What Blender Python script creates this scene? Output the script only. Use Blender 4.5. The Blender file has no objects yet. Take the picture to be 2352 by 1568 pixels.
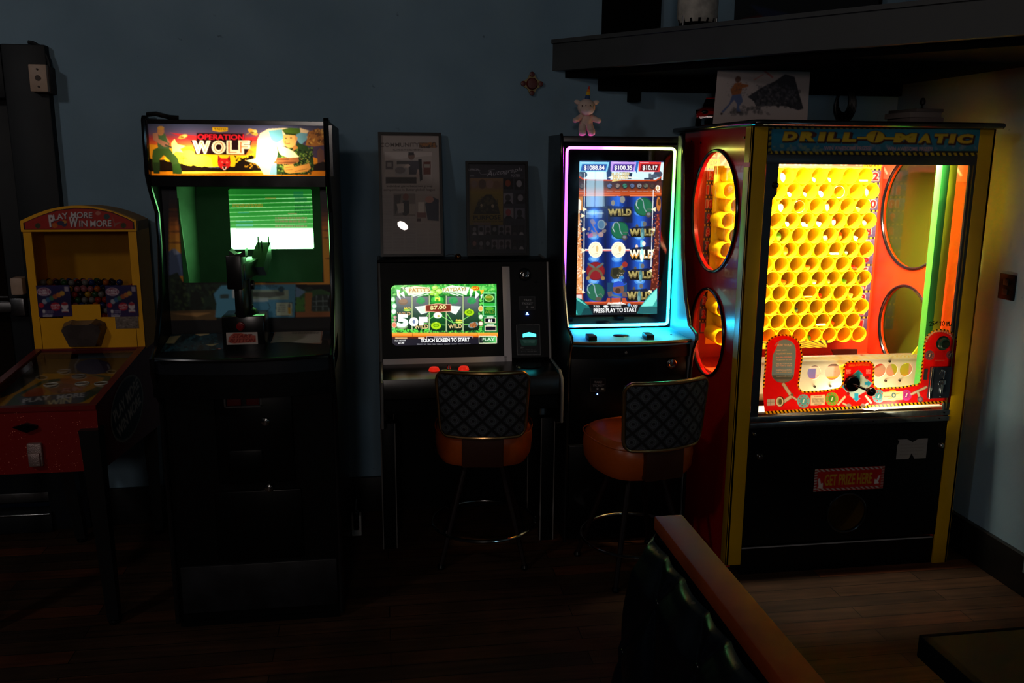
import bpy, bmesh, math, random
import numpy as np
from mathutils import Vector, Matrix
PI = math.pi
random.seed(7)
S = bpy.context.scene
COL = S.collection
# ------------------------------------------------------------------ camera
F = 2000.; PITCH = math.radians(11.633); YAW = math.radians(8.573); ROLL = math.radians(.408); HC = 1.7
_fw = np.array([math.sin(YAW)*math.cos(PITCH), math.cos(YAW)*math.cos(PITCH), -math.sin(PITCH)])
_r0 = np.array([math.cos(YAW), -math.sin(YAW), 0]); _u0 = np.cross(_r0, _fw)
_rt = _r0*math.cos(ROLL)+_u0*math.sin(ROLL); _up = -_r0*math.sin(ROLL)+_u0*math.cos(ROLL)
CP = np.array([0, 0, HC])
cd = bpy.data.cameras.new('camera'); cam = bpy.data.objects.new('camera', cd); COL.objects.link(cam)
cd.sensor_width = 36; cd.lens = 36*F/2352; cd.clip_start = .05; cd.clip_end = 60
cam.matrix_world = Matrix(((_rt[0], _up[0], -_fw[0], 0), (_rt[1], _up[1], -_fw[1], 0), (_rt[2], _up[2], -_fw[2], HC), (0, 0, 0, 1)))
S.camera = cam
# ------------------------------------------------------------------ colour management, world, room light
S.view_settings.view_transform = 'Standard'; S.view_settings.look = 'None'
S.view_settings.gamma = 1; S.view_settings.use_curve_mapping = False; S.view_settings.exposure = 0
w = bpy.data.worlds.new('world'); S.world = w; w.use_nodes = True
w.node_tree.nodes['Background'].inputs[0].default_value = (.35, .5, 1, 1)
w.node_tree.nodes['Background'].inputs[1].default_value = .0012
S.cycles.use_denoising = True
S.cycles.max_bounces = 10; S.cycles.transparent_max_bounces = 16; S.cycles.sample_clamp_indirect = 8

def lamp(name, kind, loc, energy, color, size=.1, aim=None, size_y=None, spread=None):
    l = bpy.data.lights.new(name, kind); l.energy = energy; l.color = color
    if kind == 'AREA':
        l.size = size
        if size_y: l.shape = 'RECTANGLE'; l.size_y = size_y
        if spread: l.spread = spread
    elif kind != 'SUN': l.shadow_soft_size = size
    o = bpy.data.objects.new(name, l); COL.objects.link(o); o.location = loc
    if aim is not None:
        o.rotation_euler = (Vector(aim)-Vector(loc)).to_track_quat('-Z', 'Y').to_euler()
    return o
# cool light from the high window on the left of the room, faint warm lamps behind
lamp('window_daylight', 'AREA', (-3.2, .3, 3.45), 12.5, (1, .95, .93), .35, (.2, 4.1, 1.6), .35)
lamp('bar_lamps', 'AREA', (-.5, -2.3, 2.35), 12., (1, .86, .79), .4, (.8, 4.1, 1.8), .4)
lamp('bar_pendant', 'POINT', (-1.3, .7, 3.35), 6., (1, .66, .42), .08)

# ------------------------------------------------------------------ helpers
def Yp(x, y, Y):
    d = _fw*F+_rt*(x-1176)+_up*(784-y); return CP+d*(Y/d[1])
def Zp(x, y, z):
    d = _fw*F+_rt*(x-1176)+_up*(784-y); return CP+d*((z-HC)/d[2])
def lin(c):
    if isinstance(c, str):
        c = c.lstrip('#'); c = [int(c[i:i+2], 16)/255 for i in (0, 2, 4)]
    return tuple(((v/12.92) if v <= .04045 else ((v+.055)/1.055)**2.4) for v in c[:3])

_M = {}
def mat(name, color='808080', rough=.5, metal=0, spec=.5, noise=0, nscale=12, bump=0, emit=None, es=0, coat=0):
    if name in _M: return _M[name]
    m = bpy.data.materials.new(name); m.use_nodes = True; nt = m.node_tree; b = nt.nodes['Principled BSDF']
    c = lin(color)
    b.inputs['Base Color'].default_value = (*c, 1); b.inputs['Roughness'].default_value = rough
    b.inputs['Metallic'].default_value = metal; b.inputs['Specular IOR Level'].default_value = spec
    b.inputs['Coat Weight'].default_value = coat
    tc = nt.nodes.new('ShaderNodeTexCoord'); nz = nt.nodes.new('ShaderNodeTexNoise')
    nz.inputs['Scale'].default_value = nscale; nz.inputs['Detail'].default_value = 4
    nt.links.new(tc.outputs['Object'], nz.inputs['Vector'])
    if noise:
        r = nt.nodes.new('ShaderNodeValToRGB'); e = r.color_ramp.elements
        e[0].position = .3; e[1].position = .7
        e[0].color = (*[v*(1-noise) for v in c], 1); e[1].color = (*[min(1, v*(1+noise)) for v in c], 1)
        nt.links.new(nz.outputs['Fac'], r.inputs[0]); nt.links.new(r.outputs[0], b.inputs['Base Color'])
    mr = nt.nodes.new('ShaderNodeMapRange'); mr.inputs[3].default_value = max(0, rough-.06); mr.inputs[4].default_value = min(1, rough+.06)
    nt.links.new(nz.outputs['Fac'], mr.inputs[0]); nt.links.new(mr.outputs[0], b.inputs['Roughness'])
    if bump:
        bp = nt.nodes.new('ShaderNodeBump'); bp.inputs['Strength'].default_value = bump; bp.inputs['Distance'].default_value = .002
        nt.links.new(nz.outputs['Fac'], bp.inputs['Height']); nt.links.new(bp.outputs[0], b.inputs['Normal'])
    if emit:
        b.inputs['Emission Color'].default_value = (*lin(emit), 1); b.inputs['Emission Strength'].default_value = es
    _M[name] = m; return m

def art_mat(name, kind='print', strength=1., rough=.4):
    key = ('art', kind, strength, rough)
    if key in _M: return _M[key]
    m = bpy.data.materials.new(name); m.use_nodes = True; nt = m.node_tree; b = nt.nodes['Principled BSDF']
    at = nt.nodes.new('ShaderNodeAttribute'); at.attribute_name = 'Col'
    if kind == 'print':
        nt.links.new(at.outputs['Color'], b.inputs['Base Color']); b.inputs['Roughness'].default_value = rough
    elif kind == 'screen':
        b.inputs['Base Color'].default_value = (.004, .004, .004, 1); b.inputs['Roughness'].default_value = .12
        nt.links.new(at.outputs['Color'], b.inputs['Emission Color']); b.inputs['Emission Strength'].default_value = strength
    elif kind == 'backlit':
        tr = nt.nodes.new('ShaderNodeBsdfTranslucent'); mx = nt.nodes.new('ShaderNodeMixShader')
        nt.links.new(at.outputs['Color'], tr.inputs['Color']); nt.links.new(at.outputs['Color'], b.inputs['Base Color'])
        b.inputs['Roughness'].default_value = rough; mx.inputs[0].default_value = .75
        nt.links.new(b.outputs[0], mx.inputs[1]); nt.links.new(tr.outputs[0], mx.inputs[2])
        nt.links.new(mx.outputs[0], nt.nodes['Material Output'].inputs[0])
    _M[key] = m; return m

def glass_mat(name, tint='ffffff', gloss=1., rough=.02):
    if name in _M: return _M[name]
    m = bpy.data.materials.new(name); m.use_nodes = True; nt = m.node_tree; nt.nodes.clear()
    o = nt.nodes.new('ShaderNodeOutputMaterial'); t = nt.nodes.new('ShaderNodeBsdfTransparent'); g = nt.nodes.new('ShaderNodeBsdfGlossy')
    lw = nt.nodes.new('ShaderNodeLayerWeight'); pw = nt.nodes.new('ShaderNodeMath'); pw.operation = 'POWER'; pw.inputs[1].default_value = 5
    f = nt.nodes.new('ShaderNodeMath'); f.operation = 'MULTIPLY_ADD'; f.inputs[1].default_value = .95; f.inputs[2].default_value = .045
    nt.links.new(lw.outputs['Facing'], pw.inputs[0]); nt.links.new(pw.outputs[0], f.inputs[0]); k = nt.nodes.new('ShaderNodeMath'); k.operation = 'MULTIPLY'; k.inputs[1].default_value = gloss
    mx = nt.nodes.new('ShaderNodeMixShader'); t.inputs[0].default_value = (*lin(tint), 1); g.inputs['Roughness'].default_value = rough
    nt.links.new(f.outputs[0], k.inputs[0]); nt.links.new(k.outputs[0], mx.inputs[0]); nt.links.new(t.outputs[0], mx.inputs[1]); nt.links.new(g.outputs[0], mx.inputs[2])
    nt.links.new(mx.outputs[0], o.inputs[0]); _M[name] = m; return m

class MB:
    def __init__(s): s.b = bmesh.new()
    def _f(s, vs):
        try: return s.b.faces.new(vs)
        except ValueError: return None
    def box(s, x0, x1, y0, y1, z0, z1, bev=0, seg=2, rot=None, piv=None):
        x0, x1 = sorted((x0, x1)); y0, y1 = sorted((y0, y1)); z0, z1 = sorted((z0, z1))
        r = bmesh.ops.create_cube(s.b, size=1); vs = r['verts']
        c = Vector(((x0+x1)/2, (y0+y1)/2, (z0+z1)/2))
        for v in vs: v.co = Vector((v.co.x*(x1-x0), v.co.y*(y1-y0), v.co.z*(z1-z0)))+c
        if bev:
            es = list({e for v in vs for e in v.link_edges})
            rr_ = bmesh.ops.bevel(s.b, geom=es, offset=bev, segments=seg, profile=.5, affect='EDGES')
            vs = [v for v in rr_['verts']]
        if rot is not None:
            allv = set()
            for v in vs:
                allv.add(v)
            stack = list(allv)
            while stack:
                v = stack.pop()
                for e in v.link_edges:
                    o = e.other_vert(v)
                    if o not in allv: allv.add(o); stack.append(o)
            bmesh.ops.rotate(s.b, cent=Vector(piv) if piv is not None else c, matrix=rot, verts=list(allv))
        return s
    def prism(s, prof, a0, a1, ax='X'):
        def P(p, a):
            return {'X': (a, p[0], p[1]), 'Y': (p[0], a, p[1]), 'Z': (p[0], p[1], a)}[ax]
        A = [s.b.verts.new(P(p, a0)) for p in prof]; B = [s.b.verts.new(P(p, a1)) for p in prof]
        n = len(prof)
        s._f(A[::-1]); s._f(B)
        for i in range(n): s._f([A[i], A[(i+1) % n], B[(i+1) % n], B[i]])
        return s
    def poly(s, pts):
        s._f([s.b.verts.new(tuple(p)) for p in pts]); return s
    def cyl(s, p0, p1, r0, r1=None, seg=20, cap=True):
        r1 = r0 if r1 is None else r1
        return s.tube([p0, p1], [r0, r1], seg=seg, cap=cap)
    def tube(s, path, r, closed=False, seg=10, cap=True):
        P = [Vector(p) for p in path]; n = len(P); R = r if isinstance(r, (list, tuple)) else [r]*n
        rings = []; prev = None
        for i in range(n):
            if closed: t = (P[(i+1) % n]-P[i-1])
            else: t = P[min(i+1, n-1)]-P[max(i-1, 0)]
            t.normalize()
            if prev is None:
                a = Vector((0, 0, 1)) if abs(t.z) < .9 else Vector((1, 0, 0))
                nrm = t.cross(a).normalized()
            else:
                nrm = (prev-t*prev.dot(t)).normalized()
            prev = nrm; bn = t.cross(nrm)
            rings.append([s.b.verts.new(P[i]+(nrm*math.cos(2*PI*k/seg)+bn*math.sin(2*PI*k/seg))*R[i]) for k in range(seg)])
        m = n if closed else n-1
        for i in range(m):
            A, B = rings[i], rings[(i+1) % n]
            for k in range(seg): s._f([A[k], A[(k+1) % seg], B[(k+1) % seg], B[k]])
        if cap and not closed: s._f(rings[0][::-1]); s._f(rings[-1])
        return s
    def lathe(s, prof, c, ax='Z', seg=28):
        rings = []
        for (r, h) in prof:
            ring = []
            for k in range(seg):
                a = 2*PI*k/seg; u, v = r*math.cos(a), r*math.sin(a)
                d = {'Z': (u, v, h), 'Y': (u, h, v), 'X': (h, u, v)}[ax]
                ring.append(s.b.verts.new((c[0]+d[0], c[1]+d[1], c[2]+d[2])))
            rings.append(ring)
        for i in range(len(rings)-1):
            A, B = rings[i], rings[i+1]
            for k in range(seg): s._f([A[k], A[(k+1) % seg], B[(k+1) % seg], B[k]])
        s._f(rings[0]); s._f(rings[-1]); return s
    def sph(s, c, r, sc=(1, 1, 1), seg=20, rot=None):
        q = bmesh.ops.create_uvsphere(s.b, u_segments=seg, v_segments=seg//2+2, radius=r)
        M = Matrix.Translation(c)@(rot.to_4x4() if rot is not None else Matrix.Identity(4))@Matrix.Diagonal((*sc, 1))
        bmesh.ops.transform(s.b, matrix=M, verts=q['verts']); return s
    def sheet(s, fn, nu, nv, cu=False):
        V = [[s.b.verts.new(tuple(fn(i/nu, j/nv))) for i in range(nu+1)] for j in range(nv+1)]
        for j in range(nv):
            for i in range(nu): s._f([V[j][i], V[j][i+1], V[j+1][i+1], V[j+1][i]])
        return s
    def hole(s, ax, a0, a1, b0, b1, ca, cb, r, t0, t1, n=48, rb=None):
        """plate a0..a1 x b0..b1 between depths t0,t1 with a round hole"""
        rb = rb or r
        def P(a, b, t): return {'X': (t, a, b), 'Y': (a, t, b), 'Z': (a, b, t)}[ax]
        def rim(k):
            an = 2*PI*k/n+.0001; c_, s_ = math.cos(an), math.sin(an)
            ts = []
            if c_ > 0: ts.append((a1-ca)/c_)
            if c_ < 0: ts.append((a0-ca)/c_)
            if s_ > 0: ts.append((b1-cb)/s_)
            if s_ < 0: ts.append((b0-cb)/s_)
            t = min(ts); return (ca+c_*t, cb+s_*t), (ca+r*c_, cb+rb*s_)
        outer, inner = zip(*[rim(k) for k in range(n)])
        corners = [(a0, b0), (a1, b0), (a1, b1), (a0, b1)]
        for t in (t0, t1):
            O = [s.b.verts.new(P(*p, t)) for p in outer]; I = [s.b.verts.new(P(*p, t)) for p in inner]
            for k in range(n):
                s._f([O[k], O[(k+1) % n], I[(k+1) % n], I[k]])
            for cc in corners:
                an = math.atan2(cc[1]-cb, cc[0]-ca) % (2*PI); k = int((an-.0001)/(2*PI)*n) % n
                s._f([O[k], s.b.verts.new(P(*cc, t)), O[(k+1) % n]])
            if t == t0: I0 = I
        for k in range(n): s._f([I0[k], I0[(k+1) % n], I[(k+1) % n], I[k]])
        q = [(a0, b0), (a1, b0), (a1, b1), (a0, b1)]
        for i in range(4):
            p1, p2 = q[i], q[(i+1) % 4]
            s.poly([P(*p1, t0), P(*p2, t0), P(*p2, t1), P(*p1, t1)])
        return s

BASE = {}
def _mesh(name, mb, base, smooth=True):
    if isinstance(mb, bpy.types.Mesh):
        me = mb; me.transform(Matrix.Translation(-Vector(base)))
    else:
        bmesh.ops.remove_doubles(mb.b, verts=mb.b.verts, dist=1e-6)
        bmesh.ops.recalc_face_normals(mb.b, faces=mb.b.faces)
        bmesh.ops.translate(mb.b, vec=-Vector(base), verts=mb.b.verts)
        me = bpy.data.meshes.new(name); mb.b.to_mesh(me); mb.b.free()
        if smooth:
            me.shade_smooth(); me.set_sharp_from_angle(angle=math.radians(35))
    return me
def props(o, label=None, cat=None, group=None, kind=None):
    for k, v in (('label', label), ('category', cat), ('group', group), ('kind', kind)):
        if v: o[k] = v
def thing(name, label, cat, loc=(0, 0, 0), group=None):
    o = bpy.data.objects.new(name, None); COL.objects.link(o); o.location = loc; o.empty_display_size = .05
    props(o, label, cat, group); BASE[o.name] = Vector(loc); return o
def part(name, mb, m, parent, label=None, kind=None):
    base = BASE[parent.name]
    o = bpy.data.objects.new(name, _mesh(name, mb, base)); COL.objects.link(o); o.parent = parent
    if m is not None: o.data.materials.append(m)
    BASE[o.name] = base; props(o, label, None, None, kind); return o
def solo(name, mb, m, label, cat, base=(0, 0, 0), group=None, kind=None):
    o = bpy.data.objects.new(name, _mesh(name, mb, base)); COL.objects.link(o); o.location = base
    if m is not None: o.data.materials.append(m)
    BASE[o.name] = Vector(base); props(o, label, cat, group, kind); return o
def struct(name, mb, m, parent=None):
    o = bpy.data.objects.new(name, _mesh(name, mb, (0, 0, 0))); COL.objects.link(o)
    o.data.materials.append(m); BASE[o.name] = Vector((0, 0, 0))
    if parent: o.parent = parent
    else: o['kind'] = 'structure'
    return o

# ------------------------------------------------------------------ printed pictures: a painted grid of small faces
_TX = {}
def txt_tris(s, bold):
    k = (s, bold)
    if k in _TX: return _TX[k]
    c = bpy.data.curves.new('t', 'FONT'); c.body = s; c.size = 1; c.offset = bold; c.resolution_u = 4
    o = bpy.data.objects.new('t', c); COL.objects.link(o); bpy.context.view_layer.update()
    dg = bpy.context.evaluated_depsgraph_get(); me = o.evaluated_get(dg).to_mesh(); me.calc_loop_triangles()
    co = np.array([v.co[:2] for v in me.vertices]) if len(me.vertices) else np.zeros((0, 2))
    tr = np.array([t.vertices[:] for t in me.loop_triangles]) if len(me.loop_triangles) else np.zeros((0, 3), int)
    T = co[tr] if len(tr) else np.zeros((0, 3, 2))
    o.evaluated_get(dg).to_mesh_clear(); bpy.data.objects.remove(o); bpy.data.curves.remove(c)
    if len(T):
        mn = T.reshape(-1, 2).min(0); mx = T.reshape(-1, 2).max(0); T = (T-mn)/(mx-mn)
    _TX[k] = T; return T

class Art:
    """O: corner (u=0,v=0); U, V: full edge vectors.  Drawing is in photo pixels (optionally zoom-scaled) or uv."""
    def __init__(s, O, U, V, res, bg='000000', zoom=(0, 0, 1)):
        s.O, s.U, s.V = [np.array(a, float) for a in (O, U, V)]
        lu, lv = np.linalg.norm(s.U), np.linalg.norm(s.V)
        s.W = max(2, int(lu/res)+1); s.H = max(2, int(lv/res)+1)
        s.SS = 2; s.c = np.zeros((s.H*2, s.W*2, 3)); s.c[:] = lin(bg); s.m = np.ones((s.H*2, s.W*2), bool)
        s.n = np.cross(s.U, s.V); s.zoom = zoom; s.uvmode = False
    def P(s, pts):
        out = []
        for (x, y) in pts:
            if s.uvmode: u, v = x, y
            else:
                X, Y = s.zoom[0]+x/s.zoom[2], s.zoom[1]+y/s.zoom[2]
                d = _fw*F+_rt*(X-1176)+_up*(784-Y); t = ((s.O-CP)@s.n)/(d@s.n); q = CP+d*t-s.O
                u = q@s.U/(s.U@s.U); v = q@s.V/(s.V@s.V)
            out.append((u*s.W*2, v*s.H*2))
        return np.array(out)
    def cov(s, Q):
        x0, y0 = np.floor(Q.min(0)).astype(int); x1, y1 = np.ceil(Q.max(0)).astype(int)+1
        x0, y0 = max(x0, 0), max(y0, 0); x1, y1 = min(x1, s.W*2), min(y1, s.H*2)
        if x1 <= x0 or y1 <= y0: return None
        X, Y = np.meshgrid(np.arange(x0, x1)+.5, np.arange(y0, y1)+.5)
        ins = np.zeros(X.shape, bool); n = len(Q)
        for i in range(n):
            a, b = Q[i], Q[(i+1) % n]
            if a[1] == b[1]: continue
            c = (a[1] > Y) != (b[1] > Y)
            ins ^= c & (X < (b[0]-a[0])*(Y-a[1])/(b[1]-a[1])+a[0])
        return (slice(y0, y1), slice(x0, x1)), ins
    def paint(s, Q, col, al=1.):
        r = s.cov(np.asarray(Q))
        if r is None: return
        sl, ins = r
        if col is None: s.m[sl] &= ~ins; return
        if col == 'keep': s.m[sl] |= ins; return
        c = np.array(lin(col)); blk = s.c[sl]; blk[ins] = blk[ins]*(1-al)+c*al
    def poly(s, pts, col, al=1.): s.paint(s.P(pts), col, al); return s
    def rect(s, x0, y0, x1, y1, col, al=1.): return s.poly([(x0, y0), (x1, y0), (x1, y1), (x0, y1)], col, al)
    def rrect(s, x0, y0, x1, y1, r, col, al=1.):
        p = []
        for cx, cy, a in ((x1-r, y0+r, -90), (x1-r, y1-r, 0), (x0+r, y1-r, 90), (x0+r, y0+r, 180)):
            for k in range(7):
                t = math.radians(a+15*k); p.append((cx+r*math.cos(t), cy+r*math.sin(t)))
        return s.poly(p, col, al)
    def ell(s, cx, cy, rx, ry, col, al=1., rot=0, n=28):
        c, q = math.cos(math.radians(rot)), math.sin(math.radians(rot))
        return s.poly([(cx+rx*math.cos(2*PI*k/n)*c-ry*math.sin(2*PI*k/n)*q, cy+rx*math.cos(2*PI*k/n)*q+ry*math.sin(2*PI*k/n)*c) for k in range(n)], col, al)
    def line(s, pts, w, col, al=1.):
        for a, b in zip(pts[:-1], pts[1:]):
            dx, dy = b[0]-a[0], b[1]-a[1]; L = math.hypot(dx, dy) or 1; nx, ny = -dy/L*w/2, dx/L*w/2
            s.poly([(a[0]+nx, a[1]+ny), (b[0]+nx, b[1]+ny), (b[0]-nx, b[1]-ny), (a[0]-nx, a[1]-ny)], col, al)
        return s
    def vgrad(s, x0, y0, x1, y1, cols, n=24, al=1.):
        for i in range(n):
            t = (i+.5)/n*(len(cols)-1); k = min(int(t), len(cols)-2); f = t-k
            a, b = cols[k], cols[k+1]
            h = ''.join('%02x' % round(int(a[j:j+2], 16)*(1-f)+int(b[j:j+2], 16)*f) for j in (0, 2, 4))
            s.rect(x0, y0+(y1-y0)*i/n-.3*(0 if s.uvmode else 1), x1, y0+(y1-y0)*(i+1)/n, h, al)
        return s
    def hgrad(s, x0, y0, x1, y1, cols, n=24, al=1.):
        for i in range(n):
            t = (i+.5)/n*(len(cols)-1); k = min(int(t), len(cols)-2); f = t-k
            a, b = cols[k], cols[k+1]
            h = ''.join('%02x' % round(int(a[j:j+2], 16)*(1-f)+int(b[j:j+2], 16)*f) for j in (0, 2, 4))
            s.rect(x0+(x1-x0)*i/n, y0, x0+(x1-x0)*(i+1)/n, y1, h, al)
        return s
    def text(s, t, p0, p1, h, col, bold=.02, shear=0., al=1., arc=0., h1=None):
        """baseline p0->p1, cap height h (h1 at the right end), shear = lean, arc = rise in the middle"""
        if len(t) > 2: bold = min(bold, .022)
        T = txt_tris(t, bold)
        if not len(T): return s
        p0, p1 = np.array(p0, float), np.array(p1, float); d = p1-p0; L = np.linalg.norm(d)
        upv = np.array([d[1], -d[0]])/L; h1 = h if h1 is None else h1
        hh = h+(h1-h)*T[..., 0:1]
        Q = p0+T[..., 0:1]*d+T[..., 1:2]*hh*(upv+shear*d/L)+upv*arc*4*(T[..., 0:1]*(1-T[..., 0:1]))
        Qp = s.P([tuple(q) for q in Q.reshape(-1, 2)]).reshape(-1, 3, 2)
        mn = np.floor(Qp.reshape(-1, 2).min(0)).astype(int); mx = np.ceil(Qp.reshape(-1, 2).max(0)).astype(int)+1
        for tri in Qp:
            r = s.cov(tri)
            if r is None: continue
            sl, ins = r; c = np.array(lin(col)); blk = s.c[sl]; blk[ins] = blk[ins]*(1-al)+c*al
        return s
    def squig(s, x0, y0, x1, y1, rows, col, lw=.5, rnd=None, al=.8):
        """small print nobody can read: rows of broken strokes"""
        R = rnd or random; hh = (y1-y0)/rows
        for i in range(rows):
            x = x0; y = y0+hh*(i+.5)
            while x < x1-.01*(x1-x0):
                l = R.uniform(.04, .12)*(x1-x0); s.rect(x, y-hh*lw/2, min(x+l, x1), y+hh*lw/2, col, al); x += l+.02*(x1-x0)
        return s
    def stripes(s, pts, w, period, ca, cb, closed=False):
        """hazard tape of width w along a path"""
        seg = list(zip(pts, pts[1:]+([pts[0]] if closed else [])))
        if not closed: seg = list(zip(pts[:-1], pts[1:]))
        s.line(pts+([pts[0]] if closed else []), w, cb)
        acc = 0.
        for a, b in seg:
            L = math.hypot(b[0]-a[0], b[1]-a[1])
            if L < 1e-6: continue
            dx, dy = (b[0]-a[0])/L, (b[1]-a[1])/L; nx, ny = -dy, dx
            t = -acc
            while t < L:
                q = []
                for (tt, sd) in ((t, -1), (t+period/2, -1), (t+period/2+w*.45, 1), (t+w*.45, 1)):
                    q.append((a[0]+dx*min(max(tt, 0), L)+nx*sd*w/2, a[1]+dy*min(max(tt, 0), L)+ny*sd*w/2))
                s.poly(q, ca); t += period
            acc = (acc+L) % period
        return s
    def speck(s, n, col, rmin, rmax, box, al=.6, rnd=None):
        R = rnd or random
        for _ in range(n):
            r = R.uniform(rmin, rmax); s.ell(R.uniform(box[0], box[2]), R.uniform(box[1], box[3]), r, r*R.uniform(.5, 1), col, al, R.uniform(0, 180), 8)
        return s
    def mesh(s, name, off=0., fn=None, thick=0.):
        C = s.c.reshape(s.H, 2, s.W, 2, 3).mean((1, 3)); M = s.m.reshape(s.H, 2, s.W, 2).mean((1, 3)) > .45
        n = s.n/np.linalg.norm(s.n)
        if n@(CP-s.O) < 0: n = -n
        W, H = s.W, s.H
        # cell corners carry the mean colour of the cells they touch
        Cp = np.pad(C, ((1, 1), (1, 1), (0, 0)), mode='edge')
        VC = (Cp[:-1, :-1]+Cp[1:, :-1]+Cp[:-1, 1:]+Cp[1:, 1:])/4
        u, v = np.meshgrid(np.linspace(0, 1, W+1), np.linspace(0, 1, H+1))
        pos = s.O+u[..., None]*s.U+v[..., None]*s.V+n*off
        if fn is not None: pos = fn(u, v, pos)
        idx = np.arange((W+1)*(H+1)).reshape(H+1, W+1)
        q = np.stack([idx[:-1, :-1], idx[1:, :-1], idx[1:, 1:], idx[:-1, 1:]], -1)[M]
        me = bpy.data.meshes.new(name)
        used = np.unique(q); remap = np.zeros(idx.size, int); remap[used] = np.arange(len(used)); q = remap[q]
        V = pos.reshape(-1, 3)[used]
        me.vertices.add(len(V)); me.vertices.foreach_set('co', V.astype(np.float32).ravel())
        me.loops.add(q.size); me.loops.foreach_set('vertex_index', q.astype(np.int32).ravel())
        me.polygons.add(len(q)); me.polygons.foreach_set('loop_start', np.arange(0, q.size, 4, dtype=np.int32))
        me.update(calc_edges=True)
        ca = me.color_attributes.new('Col', 'FLOAT_COLOR', 'POINT')
        cc = np.concatenate([VC.reshape(-1, 3)[used], np.ones((len(used), 1))], 1)
        ca.data.foreach_set('color', cc.astype(np.float32).ravel())
        if len(q) and ((me.polygons[0].normal @ Vector(n)) < 0): me.flip_normals()
        return me

def rectY(x0, y0, x1, y1, Y, res, bg='000000', zoom=(0, 0, 1)):
    """upright picture facing -Y that fills the photo box x0..x1, y0..y1 at depth Y"""
    a, b, c, d = Yp(x0, y0, Y), Yp(x1, y0, Y), Yp(x0, y1, Y), Yp(x1, y1, Y)
    X0, X1 = (a[0]+c[0])/2, (b[0]+d[0])/2; Z0, Z1 = (c[2]+d[2])/2, (a[2]+b[2])/2
    return Art((X0, Y, Z1), (X1-X0, 0, 0), (0, 0, Z0-Z1), res, bg, zoom)
def worldY(X0, X1, Z0, Z1, Y, res, bg='000000', zoom=(0, 0, 1)):
    return Art((X0, Y, Z1), (X1-X0, 0, 0), (0, 0, Z0-Z1), res, bg, zoom)
def rr(x0, x1, z0, z1, r, n=6):
    p = []
    for cx, cz, a in ((x1-r, z0+r, -90), (x1-r, z1-r, 0), (x0+r, z1-r, 90), (x0+r, z0+r, 180)):
        for k in range(n+1):
            t = math.radians(a+90*k/n); p.append((cx+r*math.cos(t), cz+r*math.sin(t)))
    return p
def copy_tree(o, parent=None):
    c = o.copy(); COL.objects.link(c); c.parent = parent
    for ch in list(o.children): copy_tree(ch, c)
    return c

BLACK = mat('black_laminate', '030304', .42, spec=.2, noise=.2, nscale=30)
SATIN = mat('black_satin', '030304', .32, spec=.25)
TMOLD = mat('black_tmolding', '101012', .16, spec=.7)
CHROME = mat('chrome', 'b8b8b8', .14, 1)
STEEL = mat('brushed_steel', '77787a', .35, 1, noise=.1, nscale=40)
GLASS = glass_mat('clear_glass')
#@@ROOM
# ================================================================== ROOM
def wall_mat():
    m = mat('wall_paint', '7f9aa6', .62, spec=.35); nt = m.node_tree; b = nt.nodes['Principled BSDF']
    tc = nt.nodes.new('ShaderNodeTexCoord'); n1 = nt.nodes.new('ShaderNodeTexNoise'); n1.inputs['Scale'].default_value = 2.2; n1.inputs['Detail'].default_value = 6
    n2 = nt.nodes.new('ShaderNodeTexNoise'); n2.inputs['Scale'].default_value = 28; n2.inputs['Detail'].default_value = 3
    r = nt.nodes.new('ShaderNodeValToRGB'); e = r.color_ramp.elements; e[0].color = (*lin('6e8ca0'), 1); e[1].color = (*lin('7e9cb0'), 1); e[0].position = .3; e[1].position = .7
    r2 = nt.nodes.new('ShaderNodeValToRGB'); e = r2.color_ramp.elements; e[0].position = .2; e[0].color = (.45, .45, .45, 1); e[1].position = .27; e[1].color = (1, 1, 1, 1)
    mx = nt.nodes.new('ShaderNodeMixRGB'); mx.blend_type = 'MULTIPLY'; mx.inputs[0].default_value = 1
    bp = nt.nodes.new('ShaderNodeBump'); bp.inputs['Strength'].default_value = .25; bp.inputs['Distance'].default_value = .004
    L = nt.links.new
    L(tc.outputs['Object'], n1.inputs['Vector']); L(tc.outputs['Object'], n2.inputs['Vector']); L(n1.outputs['Fac'], r.inputs[0]); L(n2.outputs['Fac'], r2.inputs[0])
    L(r.outputs[0], mx.inputs[1]); L(r2.outputs[0], mx.inputs[2]); L(mx.outputs[0], b.inputs['Base Color']); L(n2.outputs['Fac'], bp.inputs['Height']); L(bp.outputs[0], b.inputs['Normal'])
    return m
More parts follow.
